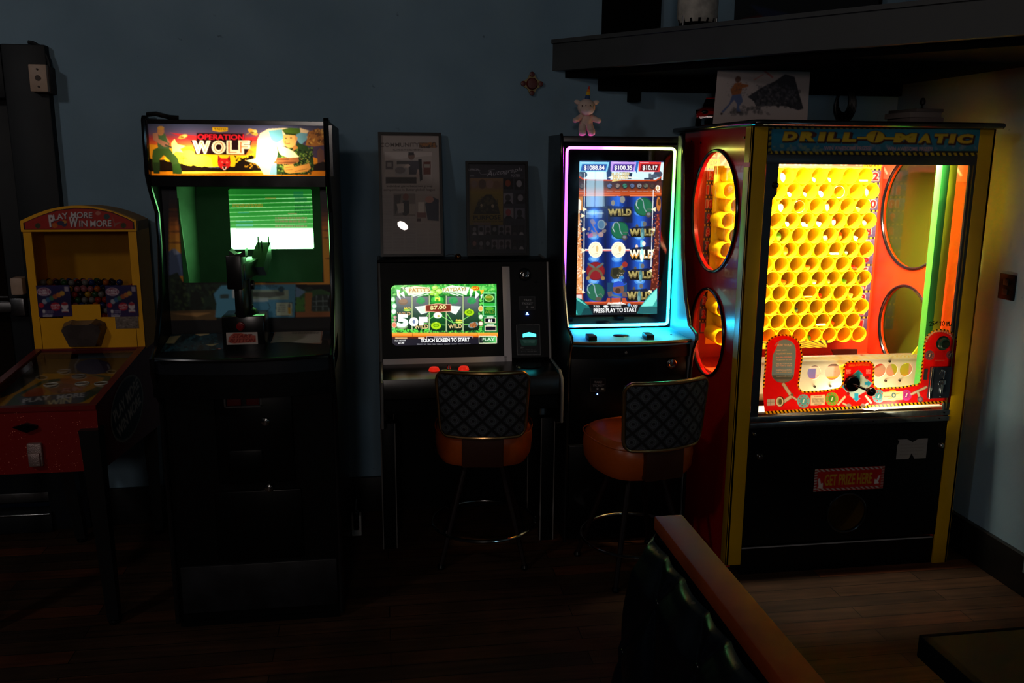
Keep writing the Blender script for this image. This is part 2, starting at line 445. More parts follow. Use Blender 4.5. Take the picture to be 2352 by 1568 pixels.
def floor_mat():
    m = mat('worn_wood_planks', '2a1a10', .6, spec=.25); nt = m.node_tree; b = nt.nodes['Principled BSDF']; L = nt.links.new
    tc = nt.nodes.new('ShaderNodeTexCoord'); br = nt.nodes.new('ShaderNodeTexBrick')
    br.inputs['Scale'].default_value = 1; br.inputs['Brick Width'].default_value = 1.1; br.inputs['Row Height'].default_value = .083
    br.inputs['Mortar Size'].default_value = .0018; br.inputs['Color1'].default_value = (0, 0, 0, 1); br.inputs['Color2'].default_value = (1, 1, 1, 1)
    br.inputs['Mortar'].default_value = (0, 0, 0, 1); br.offset = .37; br.inputs['Bias'].default_value = 0
    r = nt.nodes.new('ShaderNodeValToRGB'); e = r.color_ramp.elements
    e[0].color = (*lin('3a281c'), 1); e[1].color = (*lin('6e3a22'), 1); x = e.new(.45); x.color = (*lin('523828'), 1); x = e.new(.75); x.color = (*lin('48301f'), 1)
    mp = nt.nodes.new('ShaderNodeMapping'); mp.inputs['Scale'].default_value = (2.5, 40, 1)
    n = nt.nodes.new('ShaderNodeTexNoise'); n.inputs['Scale'].default_value = 1.2; n.inputs['Detail'].default_value = 6
    n3 = nt.nodes.new('ShaderNodeTexNoise'); n3.inputs['Scale'].default_value = 3.; n3.inputs['Detail'].default_value = 5
    r2 = nt.nodes.new('ShaderNodeValToRGB'); e = r2.color_ramp.elements; e[0].position = .3; e[0].color = (.45, .45, .45, 1); e[1].position = .7; e[1].color = (1, 1, 1, 1)
    r3 = nt.nodes.new('ShaderNodeValToRGB'); e = r3.color_ramp.elements; e[0].position = .35; e[0].color = (.5, .5, .5, 1); e[1].position = .6; e[1].color = (1, 1, 1, 1)
    m1 = nt.nodes.new('ShaderNodeMixRGB'); m1.blend_type = 'MULTIPLY'; m1.inputs[0].default_value = 1
    m2 = nt.nodes.new('ShaderNodeMixRGB'); m2.blend_type = 'MULTIPLY'; m2.inputs[0].default_value = .8
    m3 = nt.nodes.new('ShaderNodeMixRGB'); m3.blend_type = 'MULTIPLY'
    L(tc.outputs['Object'], br.inputs['Vector']); L(tc.outputs['Object'], mp.inputs[0]); L(mp.outputs[0], n.inputs['Vector']); L(tc.outputs['Object'], n3.inputs['Vector'])
    L(br.outputs['Color'], r.inputs[0]); L(n.outputs['Fac'], r2.inputs[0]); L(n3.outputs['Fac'], r3.inputs[0])
    L(r.outputs[0], m1.inputs[1]); L(r2.outputs[0], m1.inputs[2]); L(m1.outputs[0], m2.inputs[1]); L(r3.outputs[0], m2.inputs[2])
    m3.inputs[2].default_value = (.15, .12, .1, 1); L(br.outputs['Fac'], m3.inputs[0]); L(m2.outputs[0], m3.inputs[1]); L(m3.outputs[0], b.inputs['Base Color'])
    return m
WALL = wall_mat(); TRIM = mat('dark_navy_trim', '12171c', .55, spec=.3, noise=.15, nscale=8); BASEB = mat('black_baseboard', '0c0c0d', .5)
CREAM = mat('aged_cream_plastic', 'b59a86', .5, noise=.1, nscale=30)
struct('floor', MB().box(-4, 2.7, -3.2, 4.3, -.06, 0), floor_mat())
struct('ceiling', MB().box(-4, 2.7, -3.2, 4.3, 3.6, 3.66), mat('dark_ceiling', '2c2e30', .9))
struct('wall_back', MB().box(-4, -2.5, 4.13, 4.25, 0, 3.6).box(-2.5, -1.556, 4.13, 4.25, 1.95, 3.6).box(-1.556, 2.66, 4.13, 4.25, 0, 3.6), WALL)
struct('wall_right', MB().box(2.545, 2.66, -.5, 4.13, 0, 3.6), WALL)
struct('baseboard_back', MB().box(-1.38, 2.545, 4.108, 4.13, 0, .18, .004), BASEB)
struct('baseboard_right', MB().box(2.52, 2.545, .5, 4.108, 0, .167, .004), BASEB)
# casing at the far right edge of the right wall
struct('trim_1', MB().box(2.515, 2.545, 2.62, 2.90, .1, 2.1, .004).box(2.505, 2.52, 2.64, 2.70, .1, 2.1, .004), mat('pale_blue_trim', '6f8794', .5))
# exit door on the left
d = struct('door_1', MB().box(-2.5, -1.556, 4.16, 4.20, .11, 1.95, .003), TRIM); d['kind'] = 'structure'
part('door_casing', MB().box(-1.556, -1.38, 4.085, 4.16, 0, 2.17, .006).box(-2.68, -1.556, 4.085, 4.16, 1.95, 2.17, .006).box(-2.68, -2.5, 4.085, 4.16, 0, 1.95, .006), TRIM, d)
part('door_glass', MB().box(-2.38, -1.66, 4.152, 4.162, .32, 1.80), mat('dark_brown_glass', '1b1512', .08, spec=.6), d)
part('push_bar', MB().box(-2.45, -1.60, 4.06, 4.10, 1.035, 1.085, .012).box(-1.62, -1.56, 4.06, 4.16, 1.02, 1.10, .006), STEEL, d, 'grey metal push bar')
part('door_strike', MB().box(-1.605, -1.555, 4.05, 4.12, 1.115, 1.19, .006), CREAM, d, 'cream strike box')
part('kick_plate', MB().box(-2.5, -1.556, 4.145, 4.16, .12, .165, .003), STEEL, d, 'dull steel strip')
part('door_sill', MB().box(-2.5, -1.54, 4.06, 4.16, .0, .095, .006), TRIM, d)
part('sill_edge', MB().cyl((-2.5, 4.055, .092), (-1.545, 4.055, .092), .004), CHROME, d, 'bright metal nosing')
# junction box with conduit, shield plaque
t = thing('junction_box', 'cream metal junction box with a curved conduit on the dark door frame corner', 'electrical box', (-1.39, 4.1, 1.98))
part('cover', MB().box(-1.435, -1.365, 4.03, 4.055, 1.975, 2.085, .004), CREAM, t)
part('housing', MB().box(-1.43, -1.362, 4.055, 4.13, 1.97, 2.08, .004), mat('rusty_metal', '3a2a22', .6), t)
[part('screw', MB().cyl((-1.40, 4.026, z_), (-1.40, 4.032, z_), r_), mat('rusty_metal', '3a2a22', .6), t) for z_, r_ in ((2.065, .004), (1.995, .004), (2.03, .011))]
part('conduit', MB().tube([(-1.372+.0*k, 4.095, 2.08) if k == 0 else (-1.372-.075*(1-math.cos(k*PI/12)), 4.095, 2.08+.1*math.sin(k*PI/12)) for k in range(7)], .008), TRIM, t)
t = thing('shield_plaque', 'small red and brass cross shaped firefighter style plaque hanging on the pale blue wall', 'plaque', (.706, 4.13, 2.055))
def cross(rs, n=64):
    p = []
    for k in range(n):
        a = 2*PI*k/n; q = rs*(.84+.16*math.cos(4*a)); p.append((.706+q*math.cos(a), 2.055+q*math.sin(a)*1.05))
    return p
part('plaque_body', MB().prism(cross(.045), 4.118, 4.13, 'Y'), mat('tarnished_brass', '8a7a55', .45, .6), t)
part('plaque_center', MB().lathe([(0, 4.108), (.022, 4.110), (.027, 4.118)], (.706, 0, 2.055), 'Y'), mat('dull_red_enamel', '5a1812', .4), t)
[part('plaque_lobe', MB().lathe([(0, 4.112), (.01, 4.114), (.012, 4.118)], (x, 0, z_), 'Y'), mat('dull_red_enamel'), t) for x, z_ in ((.706, 2.097), (.706, 2.013), (.665, 2.055), (.747, 2.055))]
# switch plate on the right wall
t = thing('wall_plate', 'small black electrical wall plate on the yellow-lit right wall', 'wall plate', (2.545, 3.21, 1.21))
part('plate', MB().box(2.535, 2.545, 3.165, 3.255, 1.16, 1.265, .003), SATIN, t)
part('socket', MB().box(2.530, 2.536, 3.195, 3.225, 1.18, 1.205, .002).box(2.530, 2.536, 3.195, 3.225, 1.22, 1.245, .002), mat('dark_brown_plastic', '1c1512', .4), t)
# ------------------------------------------------------------------ loft over the right corner
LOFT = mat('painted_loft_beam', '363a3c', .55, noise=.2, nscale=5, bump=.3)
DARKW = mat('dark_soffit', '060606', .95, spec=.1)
dv = Vector((.654, -.757, 0)).normalized(); p0 = Vector((.803, 4.13, 0)); p1 = p0+dv*(1.742/dv.x)
nn = Vector((dv.y, -dv.x, 0))*-1
if nn.x < 0: nn = -nn
def slab(a, b, th, z0, z1, mb=None):
    mb = mb or MB(); c = [a, b, b+nn*th, a+nn*th]
    mb.prism([(q.x, q.y) for q in c], z0, z1, 'Z'); return mb
struct('trim_2', slab(p0, p1, .05, 2.115, 2.235), LOFT)                       # fascia of the loft
struct('trim_3', slab(p0-nn*.012, p1-nn*.012, .09, 2.235, 2.252), LOFT)     # ledge cap
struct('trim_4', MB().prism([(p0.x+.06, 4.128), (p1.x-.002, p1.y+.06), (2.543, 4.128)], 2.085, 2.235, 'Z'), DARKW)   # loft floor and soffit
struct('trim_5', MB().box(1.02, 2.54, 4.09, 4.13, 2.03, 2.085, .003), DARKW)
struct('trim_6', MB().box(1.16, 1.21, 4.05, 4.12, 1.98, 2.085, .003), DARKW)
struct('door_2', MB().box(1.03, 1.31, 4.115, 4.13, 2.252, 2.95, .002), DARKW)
t = thing('drum', 'worn white drum shaped lamp on a black wire cradle standing on the loft ledge', 'lamp', (1.335, 3.70, 2.252))
part('shell', MB().lathe([(.0, 2.275), (.075, 2.275), (.085, 2.30), (.085, 2.45), (.075, 2.47), (0, 2.47)], (1.335, 3.70, 0)), mat('stained_white_enamel', 'a9a49c', .5, noise=.35, nscale=25), t)
cr = MB()
for k in range(8):
    a = -PI+PI*k/7; cr.cyl((1.335+.07*math.cos(a), 3.70+.07*math.sin(a), 2.268), (1.335+.078*math.cos(a), 3.70+.078*math.sin(a), 2.29), .006, seg=8)
cr.tube([(1.335+.072*math.cos(2*PI*k/24), 3.70+.072*math.sin(2*PI*k/24), 2.268) for k in range(24)], .004, True, 6)
part('cradle', cr, SATIN, t)
part('leg', MB().cyl((1.26, 3.66, 2.252), (1.26, 3.66, 2.30), .004, seg=8), STEEL, t); part('leg', MB().cyl((1.405, 3.66, 2.252), (1.405, 3.66, 2.30), .004, seg=8), STEEL, t)
# mural fragment on the loft back wall
a = worldY(1.66, 2.38, 2.252, 2.70, 4.10, .006, '17181b')
a.uvmode = True
a.poly([(.05, .75), (.12, .98), (.4, 1), (.48, .93), (.3, .88), (.2, .7)], '5a1210').poly([(.1, .6), (.45, .7), (.6, .95), (.3, .85)], '1d2440').poly([(.5, .8), (.95, .75), (1, .9), (.6, .9)], '5a1a14').poly([(.62, .78), (.8, .86), (.7, .92)], '5a4418')
t = thing('mural_board', 'dark painted board with red and blue swirls standing behind the loft ledge', 'painting', (2.04, 4.1, 2.252))
part('painted_face', a.mesh('painted_face'), art_mat('printed_art'), t); part('backing', MB().box(1.68, 2.40, 4.101, 4.12, 2.236, 2.70), DARKW, t)
# cable coil on the wall under the loft
t = thing('cable_coil', 'coil of black cable hanging under the loft in the far corner', 'cable', (2.24, 4.1, 1.95))
c = MB()
for q in range(6):
    c.tube([(2.235+(.045+.006*q)*math.cos(2*PI*k/20)*.7, 4.085-.004*q, 2.0+(.055+.005*q)*math.sin(2*PI*k/20)-.004*q) for k in range(20)], .004, True, 6)
part('coil', c, SATIN, t); part('strand', MB().tube([(2.235, 4.1, 1.95), (2.238, 4.1, 1.8), (2.233, 4.1, 1.3)], .003, seg=6), SATIN, t)
# power strip behind the green-screen cabinet
t = thing('outlet_box', 'white electrical box with black plugs on the floor between two arcade cabinets', 'electrical box', (-.14, 3.85, 0))
part('box', MB().box(-.165, -.12, 3.83, 3.88, .0, .10, .004), mat('white_plastic', 'b9b4ae', .45), t)
part('plug', MB().box(-.155, -.13, 3.80, 3.83, .04, .13, .006).tube([(-.143, 3.815, .13), (-.14, 3.83, .18), (-.15, 3.9, .2)], .006), SATIN, t)
# room lamps behind the camera, mirrored in the glass of the framed page
# ================================================================== GUMBALL PINBALL
RX = -1.016; LX = -1.46
GLIT = mat('red_glitter', '7a0c0a', .4, noise=.1)
nt = GLIT.node_tree; vo = nt.nodes.new('ShaderNodeTexVoronoi'); vo.inputs['Scale'].default_value = 130
r = nt.nodes.new('ShaderNodeValToRGB'); e = r.color_ramp.elements; e[0].position = .13; e[0].color = (*lin('ff9a80'), 1); e[1].position = .18; e[1].color = (*lin('7a0c0a'), 1)
n9 = nt.nodes.new('ShaderNodeTexNoise'); n9.inputs['Scale'].default_value = 34; r9 = nt.nodes.new('ShaderNodeValToRGB'); r9.color_ramp.elements[0].position = .5; r9.color_ramp.elements[1].position = .6
mx9 = nt.nodes.new('ShaderNodeMixRGB'); mx9.inputs[1].default_value = (*lin('7a0c0a'), 1); tc9 = nt.nodes.new('ShaderNodeTexCoord')
nt.links.new(tc9.outputs['Object'], vo.inputs['Vector']); nt.links.new(tc9.outputs['Object'], n9.inputs['Vector']); nt.links.new(n9.outputs['Fac'], r9.inputs[0]); nt.links.new(r9.outputs[0], mx9.inputs[0])
nt.links.new(vo.outputs['Distance'], r.inputs[0]); nt.links.new(r.outputs[0], mx9.inputs[2]); nt.links.new(mx9.outputs[0], nt.nodes['Principled BSDF'].inputs['Base Color'])
pin = thing('pinball_machine', 'red glitter pinball machine with a yellow gumball box on top, far left', 'pinball machine', (-1.24, 3.6, 0))
YP = mat('yellow_laminate', 'eea800', .42, noise=.06)
# lower cabinet: sides, front, floor, sloping glass
side = [(3.17, .60), (3.17, .835), (3.87, .90), (4.07, .90), (4.07, .51)]
cab = MB().prism(side, RX-.018, RX, 'X').prism(side, LX, LX+.018, 'X').box(LX+.018, RX-.018, 3.17, 3.19, .60, .835).prism([(3.19, .60), (3.19, .62), (4.07, .53), (4.07, .51)], LX+.018, RX-.018, 'X')
part('lower_cabinet', cab, GLIT, pin)
rail = MB().prism([(3.165, .833), (3.165, .845), (3.87, .912), (3.87, .90)], RX-.028, RX+.001, 'X').prism([(3.165, .833), (3.165, .845), (3.87, .912), (3.87, .90)], LX-.001, LX+.028, 'X').box(LX, RX, 3.163, 3.195, .83, .846).box(LX+.02, RX-.02, 3.85, 3.87, .89, .911)
part('glass_rail', rail, mat('dark_red_rail', '6a0a0a', .4), pin)
part('playfield_glass', MB().poly([(LX+.02, 3.19, .842), (RX-.02, 3.19, .842), (RX-.02, 3.86, .905), (LX+.02, 3.86, .905)]), glass_mat('dusty_glass', 'd8d8d8', .6, .08), pin)
z = lambda zx, zy: (zx/5.228, 800+zy/5.228)
O = np.array((LX+.018, 3.86, .865)); a = Art(O, (RX-LX-.036, 0, 0), (0, -.67, -.065), .0035, 'c08a00', (0, 800, 5.228))
a.poly([(0, 740), (180, 560), (520, 380), (1180, 320), (1340, 330), (1280, 480), (1000, 640), (700, 720), (250, 690)], '35503a').poly([(250, 560), (520, 420), (1150, 330), (1250, 350), (1200, 440), (950, 560), (420, 640)], 'b07a20')
a.ell(420, 540, 130, 60, 'b0401c', .8, -15).ell(950, 380, 230, 60, 'c06a18', .8).ell(760, 480, 200, 60, '9a5a30', .7)
a.poly([(200, 590), (1100, 520), (950, 650), (560, 700), (280, 680)], '45505a', .9)
a.rect(440, 60, 1800, 300, '5f4a14').poly([(0, 420), (460, 90), (520, 300), (200, 520), (0, 600)], '26302e')
a.ell(1120, 220, 210, 90, '2a3054', .95).line([(915, 290), (900, 200), (960, 110)], 8, 'a0a0a0').line([(1320, 250), (1290, 190)], 8, 'b0b0b0')
for q in ((770, 280, 80, 32), (950, 340, 90, 32), (615, 445, 90, 32), (1220, 430, 85, 34), (990, 432, 70, 26), (500, 350, 70, 26), (1340, 280, 60, 24)):
    a.ell(q[0], q[1], q[2], q[3], 'c9c0a8', .8); a.ell(q[0], q[1], q[2]*.82, q[3]*.76, '4a3c14' if q[0] != 990 else '707070')
a.text('PLAY', (270, 655), (600, 610), 50, 'd8d0c8', .03, .3).text('MORE', (680, 610), (1010, 580), 50, 'd8d0c8', .03, .3).text('WIN', (560, 700), (850, 650), 70, 'd0c090', .03, .3)
a.text('FUN!', (740, 530), (1010, 500), 50, 'c08070', .02, .5)
a.ell(1020, 700, 105, 16, '302810').ell(1020, 700, 90, 9, '6a5a20').ell(60, 716, 95, 14, '302810').ell(510, 715, 60, 14, 'b02020')
a.c = np.clip(a.c*1.7, 0, 1)
pf = part('playfield', a.mesh('playfield'), art_mat('printed_art'), pin)
# raised cups on the playfield
for q in ((615, 445), (1220, 430), (990, 432), (770, 280), (950, 340)):
    c = Zp(q[0]/5.228, 800+q[1]/5.228, .862); zz = .80+.0+(c[1]-3.19)*.097+.005
    part('scoring_cup', MB().tube([(c[0]+.024*math.cos(2*PI*k/20), c[1]+.024*math.sin(2*PI*k/20), c[2]+.004) for k in range(20)], .003, True, 6), mat('clear_plastic_rim', 'b0aca0', .2), pin)
# side roundel
a = Art((RX+.0015, 3.30, .86), (0, .48, 0), (0, 0, -.26), .004, '101418', (0, 800, 5.228)); a.m[:] = False; a.uvmode = True
a.ell(.5, .5, .48, .48, 'keep'); a.ell(.5, .5, .48, .48, '8a8272'); a.ell(.5, .5, .455, .45, '10161a')
a.text('PLAY MORE', (.14, .55), (.88, .35), .2, 'b8b0a4', .02).text('WIN MORE', (.2, .82), (.9, .62), .2, 'b8b0a4', .02)
a.c = np.clip(a.c*2, 0, 1)
part('side_roundel', a.mesh('side_roundel'), art_mat('printed_art'), pin, 'round dark sticker with white lettering')
# coin slot, knob, latch
part('coin_slot', MB().box(-1.256, -1.206, 3.155, 3.172, .628, .715, .006).box(-1.250, -1.212, 3.145, 3.158, .632, .68, .004), mat('pinkish_plate', 'a08a86', .35, .6, bump=1, nscale=300), pin)
part('start_knob', MB().prism([(-1.295, .776), (-1.25, .789), (-1.215, .779), (-1.215, .769), (-1.25, .756)], 3.155, 3.172, 'Y').cyl((-1.253, 3.15, .774), (-1.253, 3.17, .774), .014), SATIN, pin)
LEG = mat('black_leg_paint', '08090b', .4)
def leg(x, y, sx, top):
    w0, w1 = .033, .02
    P0 = [(x-w0, y-w0), (x+w0, y-w0), (x+w0, y+w0), (x-w0, y+w0)]; xx = x+sx; P1 = [(xx-w1, y-w1), (xx+w1, y-w1), (xx+w1, y+w1), (xx-w1, y+w1)]
    m = MB(); A = [m.b.verts.new((*p, top)) for p in P0]; B = [m.b.verts.new((*p, .02)) for p in P1]
    m._f(A); m._f(B[::-1])
    for i in range(4): m._f([A[i], A[(i+1) % 4], B[(i+1) % 4], B[i]])
    return m
for (x, y, sx, top) in ((-1.04, 3.172, .02, .76), (-1.437, 3.172, -.02, .76), (-1.05, 3.99, .0, .54), (-1.42, 3.94, .045, .54)):
    l = part('leg', leg(x, y, sx, top), LEG, pin); part('foot', MB().lathe([(0, 0), (.02, 0), (.022, .01), (.01, .02), (0, .02)], (x+sx, y, 0), seg=16), SATIN, l)
# gumball box
FY = 3.87; BZ = .90; TZ = 1.405
arch = [(LX-.004, TZ), (LX-.004, TZ+.045)]+[(LX+(RX-LX)*k/14, TZ+.045+.062*(1-((k/7)-1)**2)) for k in range(1, 14)]+[(RX+.004, TZ+.045), (RX+.004, TZ)]
part('header', MB().prism(arch, FY-.012, FY+.015, 'Y'), YP, pin)
top = [(LX, TZ), (LX, TZ+.04)]+[(LX+(RX-LX)*k/14, TZ+.04+.06*(1-((k/7)-1)**2)) for k in range(1, 14)]+[(RX, TZ+.04), (RX, TZ)]
part('arched_top', MB().prism(top, FY+.015, 4.07, 'Y'), mat('dull_yellow_top', '9a6c10', .5, noise=.15), pin)
part('gumball_box', MB().box(RX-.012, RX, FY, 4.07, BZ, TZ).box(LX, LX+.012, FY, 4.07, BZ, TZ).box(LX+.012, RX-.012, 4.06, 4.07, BZ, TZ)
     .box(LX, LX+.032, FY-.006, FY+.004, BZ, TZ).box(RX-.032, RX, FY-.006, FY+.004, BZ, TZ).box(LX+.03, RX-.03, FY-.006, FY+.004, BZ, 1.042)
     .box(-1.335, -1.185, FY-.007, FY-.001, 1.03, 1.098).box(LX+.012, RX-.012, FY+.005, 4.06, 1.02, 1.03), mat('yellow_box', 'eea800', .42, noise=.06), pin)
part('window_pane', MB().poly([(LX+.03, FY+.002, 1.04), (RX-.03, FY+.002, 1.04), (RX-.03, FY+.002, TZ), (LX+.03, FY+.002, TZ)]), glass_mat('dusty_glass'), pin)
a = Art((LX+.004, FY-.0135, TZ+.104), (RX-LX-.008, 0, 0), (0, 0, -.1), .0012, 'a02418', (0, 440, 3.7325)); a.m[:] = False
pa = [(205, 325), (198, 268), (330, 210), (480, 158), (640, 138), (800, 144), (960, 175), (1080, 225), (1150, 262), (1155, 323)]
a.poly(pa, 'keep'); a.poly(pa, '1c0806'); cx, cy = 680, 255
a.poly([((x-cx)*.975+cx, (y-cy)*.93+cy) for x, y in pa], 'a62016')
a.ell(325, 292, 24, 24, '3c3a20').ell(1058, 290, 24, 24, '3c3a20').ell(470, 290, 24, 22, 'c06018').ell(550, 275, 26, 26, '303048').ell(550, 260, 22, 14, 'c08030').ell(840, 185, 22, 18, 'c07060').ell(915, 215, 26, 24, '2c4448').ell(520, 270, 30, 20, '30304a')
for c2, dd in (('20100c', 5), ('cfc4c4', 0)):
    a.text('P', (425+dd, 305+dd), (470+dd, 300+dd), 105, c2, .04).text('LAY', (462+dd, 248+dd), (585+dd, 228+dd), 52, c2, .012).text('MORE', (605+dd, 225+dd), (790+dd, 228+dd), 52, c2, .012)
    a.text('W', (590+dd, 305+dd), (668+dd, 305+dd), 88, c2, .04).text('IN', (680+dd, 300+dd), (750+dd, 298+dd), 52, c2, .012).text('MORE', (775+dd, 302+dd), (955+dd, 298+dd), 55, c2, .012)
a.poly([(960, 205), (985, 270), (1050, 255), (1000, 285), (980, 305)], '9a5a50')
part('header_sign', a.mesh('header_sign'), art_mat('printed_art'), pin, 'red arched sign with white lettering')
def gum_poster(x0, y0, x1, y1):
    a = rectY(x0, y0, x1, y1, FY-.009, .0022, '241c4a'); a.uvmode = True
    a.vgrad(0, 0, 1, 1, ['2a2058', '1c1440', '38245c'])
    a.ell(.22, .2, .21, .13, 'c9b0c0').ell(.22, .2, .19, .115, '7c1c4c').text('DUBBLE', (.07, .2), (.37, .19), .07, 'e0d0d8', .03).text('BUBBLE', (.07, .29), (.37, .28), .07, 'e0d0d8', .03)
    for i, c2 in enumerate(('c02030', '9aa0b0', '30608a', '407050', 'a05030', 'c07030', 'c09038')): a.ell(.1+.11*i, .56-.05*i+(.07 if i == 0 else 0), .075, .075, c2)
    a.ell(.52, .68, .15, .13, 'b01830').text('FOUNTAIN', (.4, .68), (.65, .66), .06, 'e0c0c8', .02).text('GUMBALL', (.41, .76), (.63, .74), .05, 'e0c0c8', .02)
    a.ell(.8, .66, .1, .12, 'cfc0c4').ell(.8, .6, .09, .05, 'a02030').rect(.7, .78, .9, .86, 'cfc0c4').rect(.72, .84, .88, .87, '902030')
    a.text('8', (.12, .88), (.2, .88), .11, 'd8d0d8', .04).squig(.22, .79, .45, .88, 2, 'b0a0c0').text('GUMBALLS', (.12, .95), (.42, .95), .05, 'b0a8c0', .01).rect(.84, .05, .96, .2, 'a090a0').rect(.12, .96, .4, 1, 'c0b8c0')
    return a
for (x0, y0, x1, y1) in ((86, 655, 163, 727), (244, 655, 316, 727)):
    part('gumball_poster', gum_poster(x0, y0, x1, y1).mesh('gumball_poster'), art_mat('printed_art'), pin, 'purple flyer with coloured gumballs')
a = rectY(265, 727, 318, 754, FY-.009, .002, '7a6c64'); a.uvmode = True; a.speck(60, '4a4038', .02, .08, (0, 0, 1, 1)).speck(40, 'a09488', .02, .06, (0, 0, 1, 1))
part('torn_sticker', a.mesh('torn_sticker'), art_mat('printed_art'), pin, 'scratched grey sticker')
hop = MB()
hp = [(-1.345, 1.0), (-1.335, 1.02), (-1.30, 1.035), (-1.285, 1.03), (-1.22, 1.03), (-1.205, 1.037), (-1.17, 1.02), (-1.165, .995), (-1.195, .915), (-1.315, .915)]
A = [hop.b.verts.new((x, FY-.006, zz)) for x, zz in hp]; cx = -1.255
B = [hop.b.verts.new((cx+(x-cx)*.86, FY-.055, .975+(zz-.975)*.8)) for x, zz in hp]
hop._f(B[::-1]); hop._f(A)
for i in range(len(hp)): hop._f([A[i], A[(i+1) % len(hp)], B[(i+1) % len(hp)], B[i]])
for k in range(5): hop.cyl((-1.31+.027*k, FY-.05, .968+.004*(k % 2)), (-1.295+.027*k, FY-.05, .972), .005, seg=8)
part('gum_chute', hop, mat('grey_metal_chute', '5a4f4c', .28, .5, noise=.2, nscale=20), pin, 'grey metal gum chute')
# the heap of gumballs, each its own thing
GC = [('red', 'b03018'), ('orange', 'd06a14'), ('yellow', 'cf9a12'), ('pink', 'b86a70'), ('blue', '283a78'), ('green', '2c5a30'), ('white', '8a8480'), ('dark', '241c26')]
protos = {}
R = random.Random(3); gi = 0
for lay in range(4):
    for row in range(6 if lay == 0 else 7):
        for k in range(15):
            x = LX+.03+.0275*k+(.013 if (row+lay) % 2 else 0); zz = 1.043+.0235*row; y = 3.892+.027*lay
            htop = 1.155+.028*math.sin((x+1.3)*9+lay)+.012*lay+R.uniform(-.01, .012)
            if zz > htop or (lay > 1 and zz < 1.10): continue
            if lay == 0 and row < 3 and (k < 4 or k > 10): continue
            if x > RX-.03: continue
            cn, ch = R.choice(GC+GC[:2]+GC[-1:]*2)
            loc = (x+R.uniform(-.002, .002), y, zz)
            if cn not in protos:
                o = solo('gumball', MB().sph((0, 0, 0), .0132, seg=16), mat('gumball_'+cn, ch, .25), '%s gumball in the heap behind the glass of the yellow box' % cn, 'gumball', (0, 0, 0), '%s gumballs in the yellow box' % cn)
                protos[cn] = o; o.location = loc
            else:
                o = protos[cn].copy(); COL.objects.link(o); o.location = loc
            gi += 1
# ================================================================== LIGHT GUN CABINET
WL, WR = -.785, -.170
wolf = thing('arcade_cabinet', 'tall black arcade cabinet with a lit sunset marquee, green screen and mounted gun', 'arcade machine', (-.478, 3.5, 0))
prof = [(3.10, .02), (3.10, .86), (3.06, .90), (3.02, .985), (3.02, 1.035), (3.09, 1.07), (3.20, 1.22), (3.245, 1.40), (3.24, 1.52), (3.17, 1.60), (3.145, 1.65), (3.15, 1.83), (3.165, 1.845), (3.19, 1.835), (3.93, 1.835), (3.93, .02)]
part('side_panel', MB().prism(prof, WL, WL+.018, 'X'), BLACK, wolf); part('side_panel', MB().prism(prof, WR-.018, WR, 'X'), BLACK, wolf)
def tm(x): return MB().tube([(x, y, z_) for y, z_ in prof[:12]+[(3.3, 1.838)]], .0085, seg=8)
part('edge_molding', tm(WL+.009), TMOLD, wolf); part('edge_molding', tm(WR-.009), TMOLD, wolf)
a_, b_ = WL+.018, WR-.018
part('body_front', MB().box(a_, b_, 3.115, 3.13, .02, .93).box(a_, b_, 3.91, 3.93, .02, 1.82).box(a_, b_, 3.16, 3.93, 1.818, 1.833).box(a_, b_, 3.1, 3.9, .0, .02), BLACK, wolf)
part('kick_panel', MB().box(a_+.01, b_-.005, 3.105, 3.118, .05, .235, .003), mat('scuffed_kick_panel', '15161a', .45, noise=.5, nscale=14), wolf)
# coin door
cdz = part('coin_door', MB().box(-.60, -.33, 3.10, 3.117, .55, .90, .006).box(-.62, -.31, 3.105, 3.116, .25, .52, .006), SATIN, wolf)
part('coin_slot', MB().box(-.555, -.505, 3.094, 3.102, .845, .89, .003), mat('dim_red_coin_button', '5a0f12', .4), cdz, 'dim red coin button')
part('coin_slot', MB().box(-.488, -.443, 3.094, 3.102, .845, .89, .003), mat('dim_red_coin_button'), cdz, 'dim red coin button')
part('coin_frame', MB().box(-.565, -.435, 3.098, 3.104, .892, .898).box(-.565, -.435, 3.098, 3.104, .837, .843).box(-.565, -.559, 3.098, 3.104, .84, .895).box(-.441, -.435, 3.098, 3.104, .84, .895), STEEL, cdz)
for (x, z_) in ((-.425, .782), (-.425, .53)):
    part('lock', MB().lathe([(0, 3.090), (.006, 3.090), (.0145, 3.094), (.018, 3.103)], (x, 0, z_), 'Y').box(x-.002, x+.002, 3.088, 3.091, z_-.008, z_+.008), CHROME, cdz)
part('coin_return', MB().box(-.56, -.44, 3.095, 3.102, .60, .68, .008), BLACK, cdz)
# control panel: flat top with a bowed front lip
n = 24; cpw = WR-WL
def front(x): t = (x-(WL+WR)/2)/(cpw/2); return 3.035-.055*(1-t*t)
cp = [(WL+.0+cpw*k/n, front(WL+cpw*k/n)) for k in range(n+1)]
m = MB(); A = [m.b.verts.new((x, y, 1.040)) for x, y in cp]+[m.b.verts.new((WR, 3.27, 1.075)), m.b.verts.new((WL, 3.27, 1.075))]
B = [m.b.verts.new((x, y, .985)) for x, y in cp]+[m.b.verts.new((WR, 3.27, .985)), m.b.verts.new((WL, 3.27, .985))]
m._f(A); m._f(B[::-1])
for i in range(len(A)): m._f([A[i], A[(i+1) % len(A)], B[(i+1) % len(A)], B[i]])
cpn = part('control_panel', m, mat('panel_vinyl', '12161c', .35), wolf)
m = MB(); m.prism([(x, y+.004) for x, y in cp]+[(b_, 3.12), (a_, 3.12)], .90, .985, 'Z'); part('panel_apron', m, BLACK, wolf)
part('panel_molding', MB().tube([(x, y-.002, 1.036) for x, y in cp], .0075, seg=8), TMOLD, wolf)
